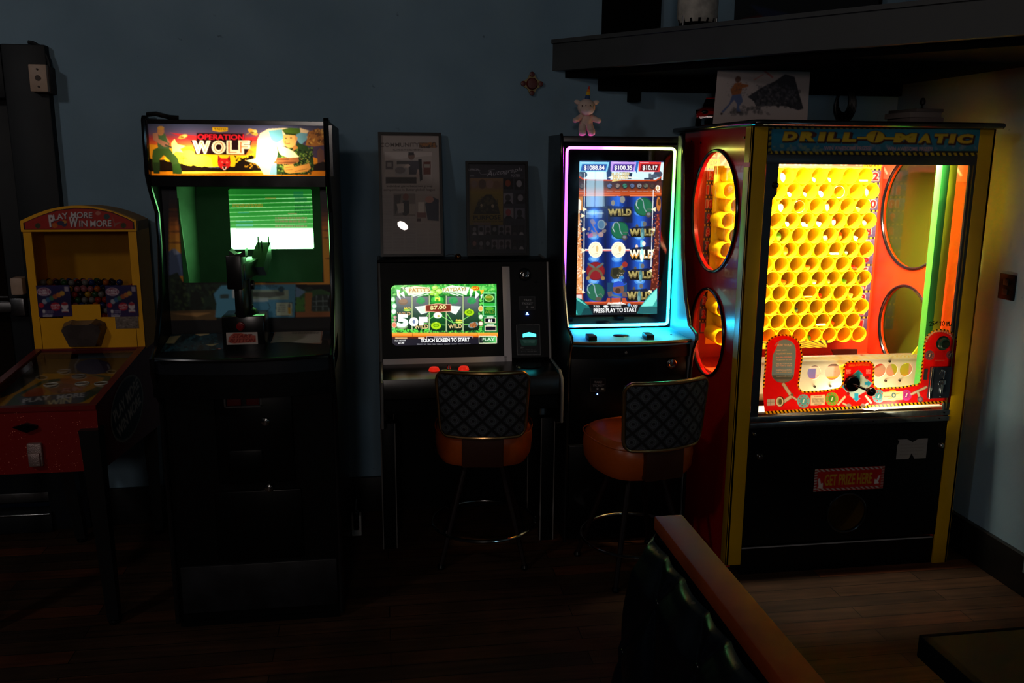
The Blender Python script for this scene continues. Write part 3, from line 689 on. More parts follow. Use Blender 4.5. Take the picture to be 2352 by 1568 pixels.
# control panel art
O = np.array((WL+.02, 3.265, 1.0757)); Vv = np.array((0, 3.0-3.265, (1.0385-1.075)*(.265/.235)))
zz4 = (340, 400, 3.563)
a = Art(O, (cpw-.04, 0, 0), Vv, .0022, '1c2126', zz4)
a.vgrad(120, 1180, 1560, 1300, ['26304c', '2c3444', '222a30'])
a.poly([(100, 1300), (560, 1290), (600, 1500), (60, 1500)], '1d3a44').speck(90, '10242c', 6, 22, (120, 1290, 560, 1490), .8).speck(40, '2c5560', 5, 16, (120, 1290, 560, 1490), .6)
a.poly([(390, 1285), (515, 1275), (500, 1310), (430, 1325), (385, 1310)], '9a8c68').poly([(170, 1330), (270, 1320), (240, 1350), (215, 1385), (135, 1385)], '9a9070').poly([(470, 1395), (580, 1385), (520, 1410)], '8a8060').ell(440, 1280, 80, 14, '20242c', .7)
a.ell(1070, 1215, 90, 14, '6a4a44').ell(1070, 1213, 50, 8, '30262c').poly([(975, 1230), (1050, 1230), (1030, 1300), (975, 1300)], '2c5a80')
a.poly([(560, 1420), (960, 1415), (990, 1500), (540, 1500)], '3a1c1c').text('WOLF', (565, 1460), (900, 1455), 34, 'b07068', .03, .3).rect(650, 1462, 905, 1500, '8a4830').squig(660, 1465, 900, 1495, 2, 'c07a68', .5, R)
a.c = np.clip(a.c*1.9, 0, 1)
part('panel_art', a.mesh('panel_art', .0006), art_mat('glossy_printed_art', 'print', 1., .2), cpn)
a = Art(O, (cpw-.04, 0, 0), Vv, .0018, 'a89c90', zz4); a.m[:] = False
a.poly([(1062, 1225), (1437, 1222), (1418, 1388), (1000, 1400)], 'keep'); a.poly([(1062, 1225), (1437, 1222), (1418, 1388), (1000, 1400)], '9a6a58'); a.poly([(1068, 1230), (1425, 1228), (1408, 1382), (1010, 1394)], 'a79d94')
a.squig(1090, 1255, 1380, 1270, 1, '8a8078', .3, R).squig(1180, 1290, 1400, 1312, 2, '6a6664', .5, R).squig(1060, 1330, 1110, 1360, 2, '8a8480', .4, R).squig(1120, 1370, 1390, 1382, 1, '8a8480', .4, R)
a.c = np.clip(a.c*1.5, 0, 1)
part('instruction_sheet', a.mesh('instruction_sheet', .0014), art_mat('printed_art'), cpn, 'white sheet taped on the panel')
# bezel with artwork around the tinted window
zz = (340, 400, 3.563); BY = 3.285
a = worldY(a_, b_, 1.073, 1.64, BY, .0026, '0b0b0d', zz)
a.vgrad(130, 20, 1560, 900, ['0a0b1c', '12101e', '3a1a12', 'a8601a', 'b8701c', 'b06c1c', 'a86a20'])
for (x0, x1, y, hh) in ((140, 300, 290, 14), (160, 300, 470, 12), (150, 320, 560, 10), (1420, 1560, 460, 16), (1440, 1560, 690, 12), (1420, 1560, 520, 10)): a.poly([(x0, y), ((x0+x1)/2, y-hh), (x1, y), ((x0+x1)/2, y+hh)], '5a3010', .8)
a.poly([(160, 640), (200, 610), (270, 650), (290, 830), (170, 830)], '3c4a66').poly([(200, 612), (225, 612), (260, 650), (215, 660)], '6a748a')
a.poly([(170, 830), (240, 800), (290, 890), (700, 890), (700, 1180), (180, 1190)], '16241a').speck(70, '0c140e', 10, 34, (190, 860, 540, 1120), .8, R).speck(50, '2c3c22', 6, 20, (190, 860, 540, 1120), .7, R)
a.poly([(340, 1010), (390, 940), (440, 1020), (420, 1160), (360, 1170)], '0c120e').poly([(180, 1120), (560, 1110), (560, 1190), (180, 1195)], '4a3820').poly([(190, 1140), (520, 1132), (400, 1165)], '7a5a34')
a.poly([(1210, 930), (1300, 950), (1420, 940), (1530, 985), (1530, 1130), (1210, 1130)], '2a4a2a').poly([(1210, 920), (1290, 960), (1230, 1010), (1200, 1000)], '55708a').speck(60, '3c6a2c', 6, 18, (1210, 1020, 1320, 1120), .8, R).poly([(1285, 970), (1345, 970), (1350, 1130), (1285, 1130)], '7a5028').ell(1315, 940, 38, 18, '1a2420')
a.poly([(1340, 1010), (1380, 985), (1480, 985), (1530, 1010), (1520, 1120), (1335, 1120)], '26302e').line([(1345, 1040), (1510, 1036)], 4, '6a7c7c').line([(1345, 1080), (1510, 1076)], 4, '6a7c7c').line([(1380, 990), (1378, 1120)], 4, '6a7c7c').line([(1430, 990), (1430, 1120)], 4, '6a7c7c').line([(1475, 990), (1478, 1120)], 4, '6a7c7c').ell(1500, 1050, 30, 60, '0c1010')
a.poly([(1210, 1128), (1530, 1122), (1535, 1165), (1210, 1170)], '7a4c2c')
a.poly([(538, 980), (600, 910), (1210, 898), (1200, 1170), (550, 1172), (560, 1060)], '3f7288').line([(600, 910), (1210, 898), (1200, 1170)], 4, '10202a').rect(820, 945, 1150, 1025, '7a8a78').poly([(830, 965), (1115, 960), (1115, 990), (1000, 1010), (840, 1000)], '4a5048').poly([(590, 985), (660, 980), (660, 1015), (590, 1018)], '2c3a3a').poly([(690, 930), (730, 925), (740, 1020), (690, 1010)], '9aa0a0').ell(1090, 940, 26, 24, '20404c').poly([(850, 1020), (980, 1010), (985, 1040), (850, 1045)], '8a9a98')
a.text('WOLF SUBMACHINE GUN', (825, 925), (1055, 925), 14, '13262e', 0).text('SPECIAL INSTRUCTIONS', (840, 940), (1010, 938), 10, '13262e', 0)
a.rect(1045, 1048, 1182, 1160, '10202a').rect(1049, 1052, 1178, 1156, '96a08c').rect(1145, 1075, 1168, 1142, '9a7c20').ell(1156, 1075, 11, 18, '5a5a50').squig(1056, 1062, 1125, 1130, 4, '2c3430', .4, R).line([(980, 1050), (1000, 1090), (970, 1130), (985, 1170)], 5, '10202a')
a.rect(120, 0, 1600, 92, '0c0a0a'); a.rect(80, 0, 172, 1220, '0a0b14'); a.poly([(170, 130), (232, 130), (262, 610), (170, 610)], '0b0b14', .0)
a.poly([(225, 92), (1412, 96), (1440, 886), (288, 896)], '07090a')
a.poly([(232, 98), (1404, 102), (1432, 880), (294, 890)], None)
a.c = np.clip(a.c*2.8, 0, 1)
part('bezel', a.mesh('bezel'), art_mat('printed_art'), wolf, 'illustrated bezel around the screen window')
w0, w1 = Yp(403, 427, BY), Yp(744, 649, BY)
TINT = glass_mat('green_dusty_glass', 'c8ecd0', 1.1, .03)
part('screen_window', MB().poly([(w0[0], BY+.004, w1[2]), (w1[0], BY+.004, w1[2]), (w1[0], BY+.004, w0[2]), (w0[0], BY+.004, w0[2])]), TINT, wolf)
# inside: dark monitor well with a curved tube
CY = 3.56
WELL = mat('monitor_well', '8a9688', .55, noise=.25, nscale=9); WELLD = mat('dark_monitor_card', '46544a', .5, noise=.3, nscale=7)
c0, c1, c2, c3 = Yp(522, 432, CY), Yp(718, 432, CY), Yp(723, 572, CY), Yp(530, 575, CY)
tx0, tx1, tz0, tz1 = (c0[0]+c3[0])/2, (c1[0]+c2[0])/2, (c2[2]+c3[2])/2, (c0[2]+c1[2])/2
part('monitor_well', MB().prism([(BY+.01, 1.10), (CY+.01, 1.13), (CY+.01, 1.12), (BY+.01, 1.09)], a_, b_, 'X').box(a_, b_, BY+.01, CY+.03, 1.66, 1.67).box(b_-.006, b_, BY+.01, CY+.03, 1.1, 1.67).poly([(a_+.002, BY+.01, 1.1), (a_+.06, CY, 1.1), (a_+.06, CY, 1.67), (a_+.002, BY+.01, 1.67)]).prism([(a_+.035, BY+.05), (a_+.055, BY+.05), (a_+.075, CY), (a_+.055, CY)], 1.1, 1.11, 'Z'), WELL, wolf)
bar = MB(); q0, q1 = Yp(408, 455, BY+.03), Yp(452, 648, BY+.12); bar.prism([(q0[1], q0[2]), (q1[1], q1[2]), (q1[1], q1[2]-.02), (q0[1]-.002, q0[2]-.06)], a_+.02, a_+.05, 'X'); part('monitor_rail', bar, WELL, wolf)
bz = MB(); pad = -.003
bz.box(a_+.06, tx0-pad, CY-.004, CY+.004, 1.1, 1.67).box(tx1+pad, b_-.006, CY-.004, CY+.004, 1.1, 1.67).box(tx0-pad, tx1+pad, CY-.004, CY+.004, 1.1, tz0-pad).box(tx0-pad, tx1+pad, CY-.004, CY+.004, tz1+pad, 1.67)
part('monitor_surround', bz, WELLD, wolf)
a = worldY(tx0, tx1, tz0, tz1, CY+.008, .0012, '1c6a2c', zz)
a.m[:] = False; a.uvmode = True; o = rr(0, 1, 0, 1, .07); a.poly(o, 'keep'); a.uvmode = False
a.vgrad(600, 90, 1400, 450, ['2a7a30', '1d6e28', '2a8430', '44a848', '58b858', '70c868']); a.hgrad(600, 90, 1400, 450, ['48b048', '207a28', '207a28', '2a8430', '2a8430'], 20, .35)
for y, dy in ((170, -4), (209, -18), (243, -18), (278, -18), (313, -22), (350, -22), (384, -20), (418, -14)):
    a.line([(640, y+2), (1360, y+dy+2)], 10, '50d050', .5); a.line([(640, y), (1360, y+dy)], 4.5, 'd0ffc0', 1 if y > 180 else .4)
a.squig(690, 240, 940, 268, 2, 'b89030', .7, R, .8).squig(960, 190, 1045, 205, 1, 'b08a30', .8, R, .7).rect(1190, 140, 1270, 190, '1c6a4a', .6).rect(1200, 190, 1300, 225, '185a40', .5)
a.squig(1200, 240, 1330, 325, 3, '1c5a34', .6, R, .7).squig(1040, 345, 1300, 400, 2, 'b0906a', .6, R, .8).squig(1145, 315, 1220, 330, 1, 'c0a070', .7, R, .8).squig(1040, 415, 1300, 440, 1, 'c0a880', .7, R, .8).rect(720, 385, 860, 392, '50c0d0', .7).rect(735, 310, 830, 318, '50b0b0', .5).rect(720, 408, 860, 425, '90e0e0', .6)
a.vgrad(600, 432, 1420, 446, ['90e080', 'f0fff0'], 6); a.rect(560, 446, 1440, 700, 'ffffff')
m_ = a.mesh('picture_tube')
def bright(me, mul, thr):
    ca = me.color_attributes['Col']; n_ = len(ca.data); c_ = np.zeros(n_*4, np.float32); ca.data.foreach_get('color', c_); c_ = c_.reshape(-1, 4)
    k = c_[:, :3].min(1) > thr; c_[k, :3] *= np.array(mul, np.float32); ca.data.foreach_set('color', c_.ravel())
bright(m_, (5., 13., 5.5), .8)
part('picture_tube', m_, art_mat('crt_glow', 'screen', 1.), wolf, 'glowing green tube, bottom half washed out')
part('tube_glass', MB().box(tx0-.02, tx1+.02, CY+.009, CY+.10, tz0-.02, tz1+.02, .01), WELLD, wolf)
# marquee
MY = 3.165
z0, z1 = Yp(345, 402, MY)[2], Yp(345, 287, MY)[2]
a = rectY(341, 286, 765, 404, MY, .0016, '50506a', (310, 250, 4.8))
MZ0 = a.O[2]+a.V[2]; MZ1 = a.O[2]
a.vgrad(100, 150, 2200, 560, ['3a4262', '4a4a6c', '5c4a6a', 'b03438', 'd85a30', 'f0a020', 'ffc820', 'ffd830'])
a.poly([(380, 260), (700, 300), (1100, 330), (1500, 300), (1500, 340), (900, 380), (600, 340)], 'c42a2c', .9).poly([(560, 470), (1180, 420), (1350, 480), (1200, 520), (700, 480)], 'e86030', .6)
a.poly([(140, 385), (240, 400), (330, 520), (300, 600), (140, 600)], 'e8961c').poly([(330, 560), (430, 450), (620, 440), (900, 520), (1350, 520), (1500, 500), (1500, 640), (330, 640)], 'ffcc18').poly([(400, 480), (600, 450), (840, 540), (860, 640), (420, 640)], 'fff03a')
a.poly([(1400, 300), (2200, 300), (2200, 620), (1900, 620)], '4a3a5a').poly([(1930, 520), (2050, 560), (2180, 560), (2180, 620), (1930, 620)], 'e89020').poly([(2010, 460), (2040, 430), (2080, 460), (2090, 600), (2015, 600)], '6a4440')
def jag(x0, y0, x1, y1, n_, am): return [(x0+(x1-x0)*i/n_, y0+(y1-y0)*i/n_+R.uniform(-am, am)) for i in range(n_+1)]
a.poly([(140, 540)]+jag(150, 540, 520, 600, 14, 10)+jag(520, 610, 860, 650, 14, 8)+jag(860, 650, 1100, 630, 8, 8)+jag(1110, 600, 1280, 510, 10, 14)+jag(1290, 520, 1500, 600, 8, 14)+jag(1900, 620, 2180, 570, 10, 10)+[(2180, 700), (140, 700)], '1a0e08')
a.speck(60, 'e0a020', 3, 9, (1210, 560, 1400, 650), .8, R).speck(40, '1a0e08', 5, 14, (1100, 520, 1320, 610), .9, R)
a.poly([(140, 690), (2180, 684), (2180, 745), (140, 745)], 'f08a10').poly([(480, 690), (1450, 686), (1450, 700), (500, 712)], 'ffd040').line([(500, 715), (1400, 705)], 5, 'b05810').line([(700, 728), (1300, 722)], 4, 'b05810')
a.line([(535, 600), (530, 545)], 5, '20100a'); [a.line([(530, 545), (530+dx, 545+dy)], 5, '20100a') for dx, dy in ((-40, 5), (-25, -20), (0, -28), (30, -18), (48, 8))]
# generic standing figure on the left
a.poly([(200, 450), (260, 420), (380, 440), (470, 540), (520, 700), (510, 720), (420, 718), (410, 600), (320, 510), (270, 560), (265, 715), (205, 715), (190, 520)], '3a5426').poly([(200, 590), (275, 590), (272, 715), (205, 715)], '26361c').poly([(420, 610), (495, 600), (515, 718), (415, 718)], '2c4a1c')
a.poly([(235, 300), (330, 270), (380, 380), (380, 440), (255, 440)], '45603c').poly([(195, 270), (250, 262), (260, 330), (370, 380), (370, 415), (320, 418), (200, 340)], 'a8705a').poly([(340, 300), (370, 340), (385, 380), (360, 370)], 'a8705a').ell(284, 245, 38, 48, 'a87048').ell(284, 210, 38, 20, 'b0803c')
a.line([(330, 395), (440, 440)], 16, '3a3c30')
a.poly([(400, 380), (435, 330), (470, 390), (560, 410), (500, 440), (530, 480), (450, 470), (420, 500)], 'fff890')
# small aircraft shapes
for (x, y, k) in ((530, 305, 1), (1300, 255, 1.2)):
    a.ell(x, y, 52*k, 22*k, 'd8a03c', 1, -18 if k == 1 else 30).ell(x+14*k, y-4, 26*k, 16*k, 'f0c870', 1, -18).line([(x-60*k, y+22*k), (x-20*k, y+2)], 7, 'c09040').ell(x-8, y+6, 20*k, 9*k, '7a5420')
# title
a.poly([(850, 195), (1025, 200), (1022, 245), (935, 256), (855, 240)], 'f0b820').poly([(850, 195), (1025, 200), (1024, 206), (850, 202)], '60200c').text('TAITO', (872, 236), (1005, 236), 24, '2a1408', .01)
a.poly([(680, 265), (1205, 272), (1205, 345), (1295, 345), (1262, 440), (1225, 505), (665, 505), (640, 400), (612, 345), (680, 345)], '250c10')
a.text('OPERATION', (688, 338), (1200, 342), 60, 'e01428', .045, 0).text('OPERATION', (690, 336), (1200, 340), 56, 'f02030', .03, 0)
for (cc, off, b) in (('fff2d0', 0, .09),):
    for ch, x0, x1 in (('W', 632, 835), ('O', 845, 1000), ('L', 1010, 1140), ('F', 1140, 1268)):
        a.text(ch, (x0, 496), (x1, 496), 148, cc, .07, 0)
for ch, x0, x1 in (('W', 652, 815), ('O', 868, 978), ('L', 1028, 1122), ('F', 1158, 1248)): a.text(ch, (x0, 484), (x1, 484), 124, 'd87a48', -.015, 0)
for pts in ([(755, 350), (745, 500)], [(845, 420), (1000, 420)], [(1135, 350), (1135, 500)], [(690, 345), (735, 500)]): a.line(pts, 7, 'fff2d0', .0)
# red emblem below the title: plain wolf head
a.poly([(915, 505), (950, 545), (1015, 545), (1045, 512), (1056, 590), (1050, 630), (1015, 655), (985, 678), (950, 655), (915, 625), (910, 580)], 'c82020').poly([(945, 590), (965, 575), (975, 600)], 'f06a5a').poly([(1000, 600), (1010, 576), (1030, 592)], 'f06a5a').poly([(962, 632), (1010, 630), (1000, 672), (972, 672)], '300808').line([(966, 636), (976, 668), (996, 668), (1006, 636)], 6, 'fff0e0').ell(985, 612, 18, 9, '5a0c0c').poly([(920, 515), (938, 560), (918, 580)], '7a1010').poly([(1045, 520), (1025, 556), (1050, 580)], '7a1010')
# generic crouching figure in camouflage, right
a.poly([(1350, 340), (1380, 270), (1470, 220), (1640, 210), (1700, 210), (1700, 400), (1560, 420), (1560, 730), (1420, 725), (1330, 560)], 'ecd8b0').poly([(1470, 240), (1620, 225), (1640, 330), (1560, 380), (1500, 340)], '6fb4c8').poly([(1380, 330), (1480, 340), (1460, 420), (1370, 400)], '9ccfda').poly([(1500, 620), (1560, 600), (1565, 728), (1480, 728)], '7ab0c0').poly([(1780, 210), (1900, 250), (1900, 330), (1830, 400), (1780, 330)], '6aa0b8')
a.poly([(1820, 210), (1920, 240), (1900, 270), (1810, 260)], 'f0d0a8')
a.poly([(1560, 410), (1640, 440), (1760, 430), (1790, 370), (1900, 410), (1960, 500), (1975, 640), (1900, 725), (1560, 725)], '27401c')
a.speck(120, '0e1a0c', 6, 22, (1580, 420, 1960, 720), .85, R).speck(110, '6f8c38', 5, 16, (1580, 430, 1960, 720), .85, R).speck(50, 'b8a850', 4, 10, (1580, 430, 1940, 720), .7, R)
a.poly([(1560, 395), (1650, 420), (1750, 470), (1810, 530), (1700, 545), (1600, 500)], 'fff0b8').poly([(1635, 285), (1765, 290), (1790, 330), (1770, 390), (1735, 425), (1685, 425), (1650, 405), (1632, 350)], 'e8b060').poly([(1735, 425), (1770, 390), (1800, 430), (1750, 460)], 'b87838').poly([(1660, 345), (1640, 375), (1668, 378)], 'c88840')
a.poly([(1620, 230), (1700, 208), (1820, 215), (1825, 262), (1770, 285), (1650, 270)], '4a6a1c').poly([(1650, 262), (1780, 276), (1760, 292), (1655, 282)], '2c4010')
a.ell(1775, 325, 16, 24, 'd89850').ell(1665, 325, 12, 6, '3a2008').ell(1720, 320, 12, 6, '3a2008').line([(1660, 385), (1710, 380)], 7, '6a3010')
a.poly([(1480, 555), (1560, 540), (1800, 535), (1810, 580), (1740, 610), (1560, 605), (1480, 575)], '9a5c34').rect(1560, 548, 1700, 562, '5a3018').rect(1580, 585, 1780, 595, '5a3018')
a.poly([(1640, 620), (1740, 610), (1760, 640), (1920, 600), (1940, 650), (1900, 690), (1700, 712), (1650, 690)], 'e09a48').line([(1650, 650), (1720, 640)], 5, '5a3010').line([(1660, 675), (1740, 668)], 5, '5a3010').line([(1760, 690), (1900, 660)], 5, '5a3010')
a.poly([(1920, 250), (2020, 215), (2140, 290), (2120, 330), (2080, 400), (1980, 415), (1880, 400), (1900, 320)], 'a8682c').speck(40, '5a3418', 6, 18, (1900, 230, 2110, 400), .8, R).speck(24, 'e0a850', 5, 14, (1900, 230, 2110, 400), .8, R)
a.poly([(1220, 572), (1330, 545), (1400, 500), (1420, 560), (1500, 570), (1400, 605), (1380, 640), (1330, 600)], 'fff8c0')
a.ell(1480, 480, 90, 130, 'fff6e0', .9)
part('marquee', a.mesh('marquee'), art_mat('backlit_marquee', 'backlit', 1, .3), wolf, 'backlit sunset marquee with red and white lettering')
MX0, MX1 = a.O[0], a.O[0]+a.U[0]
part('marquee_frame', MB().box(a_, b_, MY-.012, MY+.004, MZ1-.001, 1.832).box(a_, b_, MY-.012, MY+.004, MZ0-.036, MZ0+.001).box(a_, MX0+.001, MY-.012, MY+.004, MZ0, MZ1).box(MX1-.001, b_, MY-.012, MY+.004, MZ0, MZ1).prism([(MY, MZ0-.034), (BY+.002, 1.615), (BY+.002, 1.625), (MY, MZ0-.024)], a_, b_, 'X'), TMOLD, wolf)
part('marquee_box', MB().box(a_, b_, MY+.075, MY+.08, 1.645, 1.825).box(a_, b_, MY+.004, MY+.08, 1.638, 1.643), mat('white_lightbox', 'e0dccf', .6), wolf)
for (px, py, en) in ((448, 356, .7), (622, 350, .85)):
    q = Yp(px, py, MY+.045); l = lamp('marquee_bulb', 'POINT', tuple(q), en, (1, .88, .66), .008); l.parent = wolf; l.location = Vector(q)-Vector((-.478, 3.5, 0))
    part('bulb', MB().sph(tuple(q+np.array((0, .012, 0))), .006, seg=12).cyl(tuple(q+np.array((0, .016, 0))), tuple(q+np.array((0, .03, 0))), .007), mat('white_lightbox'), wolf)
part('top_hook', MB().tube([(WL+.02, 3.16, 1.848), (WL+.05, 3.15, 1.85), (WL+.09, 3.158, 1.840), (WL+.12, 3.16, 1.838)], .008, seg=8), TMOLD, wolf)
# gun
GM = mat('black_gun_plastic', '070707', .32)
gb = thing('light_gun', 'black mounted light gun on a swivel post in front of the green screen', 'light gun', (-.478, 3.15, 1.06)) if False else wolf
g1, g2 = Yp(508, 727, 3.07), Yp(610, 795, 3.07)
ped = part('gun_pedestal', MB().box(g1[0], g2[0], 3.07, 3.20, 1.04, g1[2], .004), mat('pedestal_metal', '0c0d0c', .22), wolf)
q = Yp(553, 749, 3.07); part('start_button', MB().lathe([(0, 3.055), (.0095, 3.056), (.0105, 3.062), (.014, 3.0625), (.015, 3.07)], (q[0], 0, q[2]), 'Y'), mat('red_button', '7a0c10', .25), ped, 'round red start button')
a = rectY(520, 763, 592, 791, 3.0685, .0011, 'b8a8a0', zz); a.poly([(660, 1335), (700, 1300), (760, 1298), (800, 1310), (880, 1320), (885, 1372), (700, 1385), (655, 1375)], 'b05040').text('START', (690, 1340), (845, 1338), 30, '3a1210', .04, .35).text('BUTTON', (668, 1380), (870, 1374), 32, '3a1210', .04, .35).text('START', (688, 1338), (843, 1336), 30, '8a2018', .02, .35).text('BUTTON', (666, 1378), (868, 1372), 32, '8a2018', .02, .35)
part('start_sticker', a.mesh('start_sticker', 0), art_mat('printed_art'), ped, 'sticker reading START BUTTON')
bx, by = (g1[0]+g2[0])/2+.005, 3.135
gz = g1[2]
part('swivel_post', MB().lathe([(0, gz), (.042, gz), (.036, gz+.012), (.024, gz+.02), (.024, gz+.03), (0, gz+.03)], (bx, by, 0)).box(bx-.021, bx+.021, by-.02, by+.03, gz+.02, gz+.15, .006).cyl((bx-.03, by, gz+.1), (bx+.03, by, gz+.1), .016).box(bx-.029, bx-.024, by-.015, by+.02, gz+.05, gz+.145), GM, wolf)
rot = Matrix.Rotation(math.radians(-7), 3, 'Z'); pv = (bx, by, gz+.15)
gun = MB()
gun.box(bx-.026, bx+.026, by-.09, by+.14, gz+.125, gz+.185, .006, rot=rot, piv=pv)
gun.box(bx-.030, bx+.022, by-.115, by-.05, gz+.10, gz+.215, .004, rot=rot, piv=pv)
gun.box(bx-.013, bx+.018, by-.10, by-.02, gz+.0, gz+.12, .008, rot=rot, piv=pv)
gun.prism([(by+.02, gz+.16), (by+.20, gz+.215), (by+.26, gz+.225), (by+.26, gz+.165), (by+.1, gz+.12)], bx+.012, bx+.062, 'X')
for sx in (.018, .056): gun.box(bx+sx-.002, bx+sx+.002, by+.245, by+.255, gz+.222, gz+.248)
gun.box(bx+.034, bx+.038, by+.2, by+.205, gz+.215, gz+.235)
gun.prism([(bx-.030, gz+.21), (bx-.030, gz+.232), (bx-.012, gz+.218), (bx+.006, gz+.222), (bx+.022, gz+.236), (bx+.022, gz+.21)], by-.112, by-.05, 'Y')
part('gun_body', gun, GM, wolf, 'black submachine style gun body')
# ================================================================== TOUCHSCREEN CONSOLE
CL, CR = -.02, .757
con = thing('touchscreen_console', 'low black console on four legs with a green touch screen below the framed pictures', 'arcade machine', (.37, 3.8, 0))
cprof = [(3.90, 1.262), (3.79, .83), (3.58, .822), (3.53, .80), (3.52, .77), (3.52, .61), (3.62, .58), (4.10, .58), (4.10, 1.262)]
part('side_panel', MB().prism(cprof, CL, CL+.016, 'X'), BLACK, con); part('side_panel', MB().prism(cprof, CR-.016, CR, 'X'), BLACK, con)
for x in (CL+.008, CR-.008): part('edge_molding', MB().tube([(4.1, 1.264)]and[(x, y, z_) for y, z_ in [(4.1, 1.264)]+cprof[:7]], .0065, seg=8), mat('grey_edge_molding', '8c8884', .35, .3), con)
part('top_board', MB().box(CL+.016, CR-.016, 3.895, 4.10, 1.250, 1.262, .002).box(CL, CR, 3.885, 3.90, 1.258, 1.272, .005), BLACK, con)
part('shelf', MB().prism([(3.82, .820), (3.59, .818), (3.545, .81), (3.535, .775), (3.535, .73), (3.6, .70), (3.82, .70)], CL+.012, CR-.012, 'X'), mat('glossy_black_shelf', '15120f', .25), con)
part('lower_body', MB().box(CL+.02, CR-.02, 4.075, 4.09, .03, .60).box(CL+.016, CR-.016, 3.56, 3.575, .66, .72).box(CL+.016, CR-.016, 4.09, 4.10, .58, 1.25).box(CL+.016, CR-.016, 3.56, 4.09, .66, .67), BLACK, con)
for (x, y) in ((CL+.03, 3.685), (CR-.038, 3.685), (CL+.03, 4.04), (CR-.038, 4.04)):
    l = part('leg', MB().box(x-.03, x+.03, y-.015, y+.035, .0, .585, .002), BLACK, con)
    part('leg_edge', MB().cyl((x-.03, y-.016, .003), (x-.03, y-.016, .585), .0028, seg=8).cyl((x+.03, y-.016, .003), (x+.03, y-.016, .585), .0028, seg=8), mat('grey_edge_molding'), l)
# tilted screen panel.  plane from (3.885,1.255) down to (3.79,.835)
Pt = np.array((0, 3.890, 1.256)); Pb = np.array((0, 3.795, .836)); dv_ = (Pb-Pt)/np.linalg.norm(Pb-Pt)
nrm = np.array((0, dv_[2], -dv_[1])); nrm = nrm if nrm[1] < 0 else -nrm
part('face_panel', MB().prism([(3.892, 1.258), (3.797, .834), (3.807, .832), (3.902, 1.258)], CL+.016, CR-.016, 'X'), mat('matte_black_panel', '060606', .55, spec=.3), con)
def onface(x0, y0, x1, y1, res, bg, zoom, off=.002):
    pts = []
    O = Pt+nrm*off
    for (x, y) in ((x0, y0), (x1, y0), (x0, y1), (x1, y1)):
        d = _fw*F+_rt*(x-1176)+_up*(784-y); t = ((O-CP)@nrm)/(d@nrm); pts.append(CP+d*t)
    X0, X1 = (pts[0][0]+pts[2][0])/2, (pts[1][0]+pts[3][0])/2
    v0 = ((pts[0]-O)@dv_+(pts[1]-O)@dv_)/2; v1 = ((pts[2]-O)@dv_+(pts[3]-O)@dv_)/2
    P0 = O+dv_*v0; P0[0] = X0
    return Art(P0, (X1-X0, 0, 0), dv_*(v1-v0), res, bg, zoom)
GS = mat('grey_strip', '8a8080', .5)
a = onface(1156, 612, 1173, 833, .004, 'e4dada', (0, 0, 1), .003); part('trim_strip', a.mesh('trim_strip'), art_mat('printed_art'), con, 'vertical grey strip')
a = onface(879, 821, 1164, 838, .004, 'e4dada', (0, 0, 1), .003); part('trim_strip', a.mesh('trim_strip'), art_mat('printed_art'), con, 'horizontal grey strip')
a = onface(899, 653, 1142, 791, .0011, '1a6a2a', (890, 640, 9.046), .004)
A = a
# mask: rounded left corners, square right
A.m[:] = False; A.uvmode = True; A.poly([(1, 0), (1, 1)]+[(.05-.05*math.sin(k*PI/16), .92+.08*math.cos(k*PI/16)) for k in range(9)]+[(.05-.05*math.cos(k*PI/16), .08-.08*math.sin(k*PI/16)) for k in range(9)], 'keep'); A.uvmode = False
A.vgrad(60, 110, 2300, 360, ['2c9a34', '4cc44c', '2c9a34', '228a2c']); A.speck(140, '9af07a', 10, 34, (80, 120, 2250, 360), .5, R).speck(90, '157020', 10, 36, (80, 120, 2250, 380), .6, R)
A.rect(80, 350, 1990, 1130, '1a5a28').hgrad(80, 360, 180, 1120, ['3aa84a', '1c7a30'])
A.speck(60, '8ae880', 8, 30, (90, 380, 180, 1120), .6, R)
for x0, x1 in ((170, 498), (530, 850), (885, 1200), (1240, 1550), (1590, 1900)):
    A.vgrad(x0, 370, x1, 1080, ['6c7078', '5c6468', '2c4a3a', '183c24', '0c1c14'] if x0 != 885 else ['1c7a2c', '1c6a2c', '145024', '0c2c18']); A.line([(x0, 370), (x0, 1080)], 8, '0c140c'); A.line([(x1, 370), (x1, 1080)], 8, '0c140c')
for x in (510, 868, 1222, 1570): A.rect(x-13, 350, x+13, 1100, '8aa070').rect(x-4, 350, x+4, 1100, 'c0d0a0')
A.ell(325, 478, 100, 66, '7a604a').ell(325, 462, 88, 48, '8a7058').text('GOLD', (260, 470), (390, 470), 40, '9a6a50', .02)
for (x, y) in ((690, 450), (1370, 450), (1750, 450)):
    for k in range(4):
        an = math.radians(20+45*k); A.ell(x+math.cos(an)*40, y+math.sin(an)*22, 60, 32, '2f9450', .95, math.degrees(an)); A.ell(x-math.cos(an)*40, y-math.sin(an)*22, 60, 32, '3aa058', .9, math.degrees(an))
A.ell(1035, 440, 130, 80, '38b83c').ell(1035, 420, 80, 70, '60e060').rect(990, 390, 1090, 480, 'f0e858').rect(1010, 415, 1060, 465, '50a020').ell(1035, 490, 140, 26, '20a02c')
for (x, y, r_, c_) in ((985, 190, 60, 'b8e860'), (935, 290, 70, 'a8e050'), (1070, 260, 70, 'c0f070'), (1010, 330, 50, '90d840')): A.ell(x, y, r_*1.1, r_*.9, '3a7a18').ell(x, y, r_, r_*.8, c_).ell(x-15, y-15, r_*.5, r_*.3, 'e8ffb0', .6)
A.line([(1030, 270), (1060, 400)], 16, '90d840')
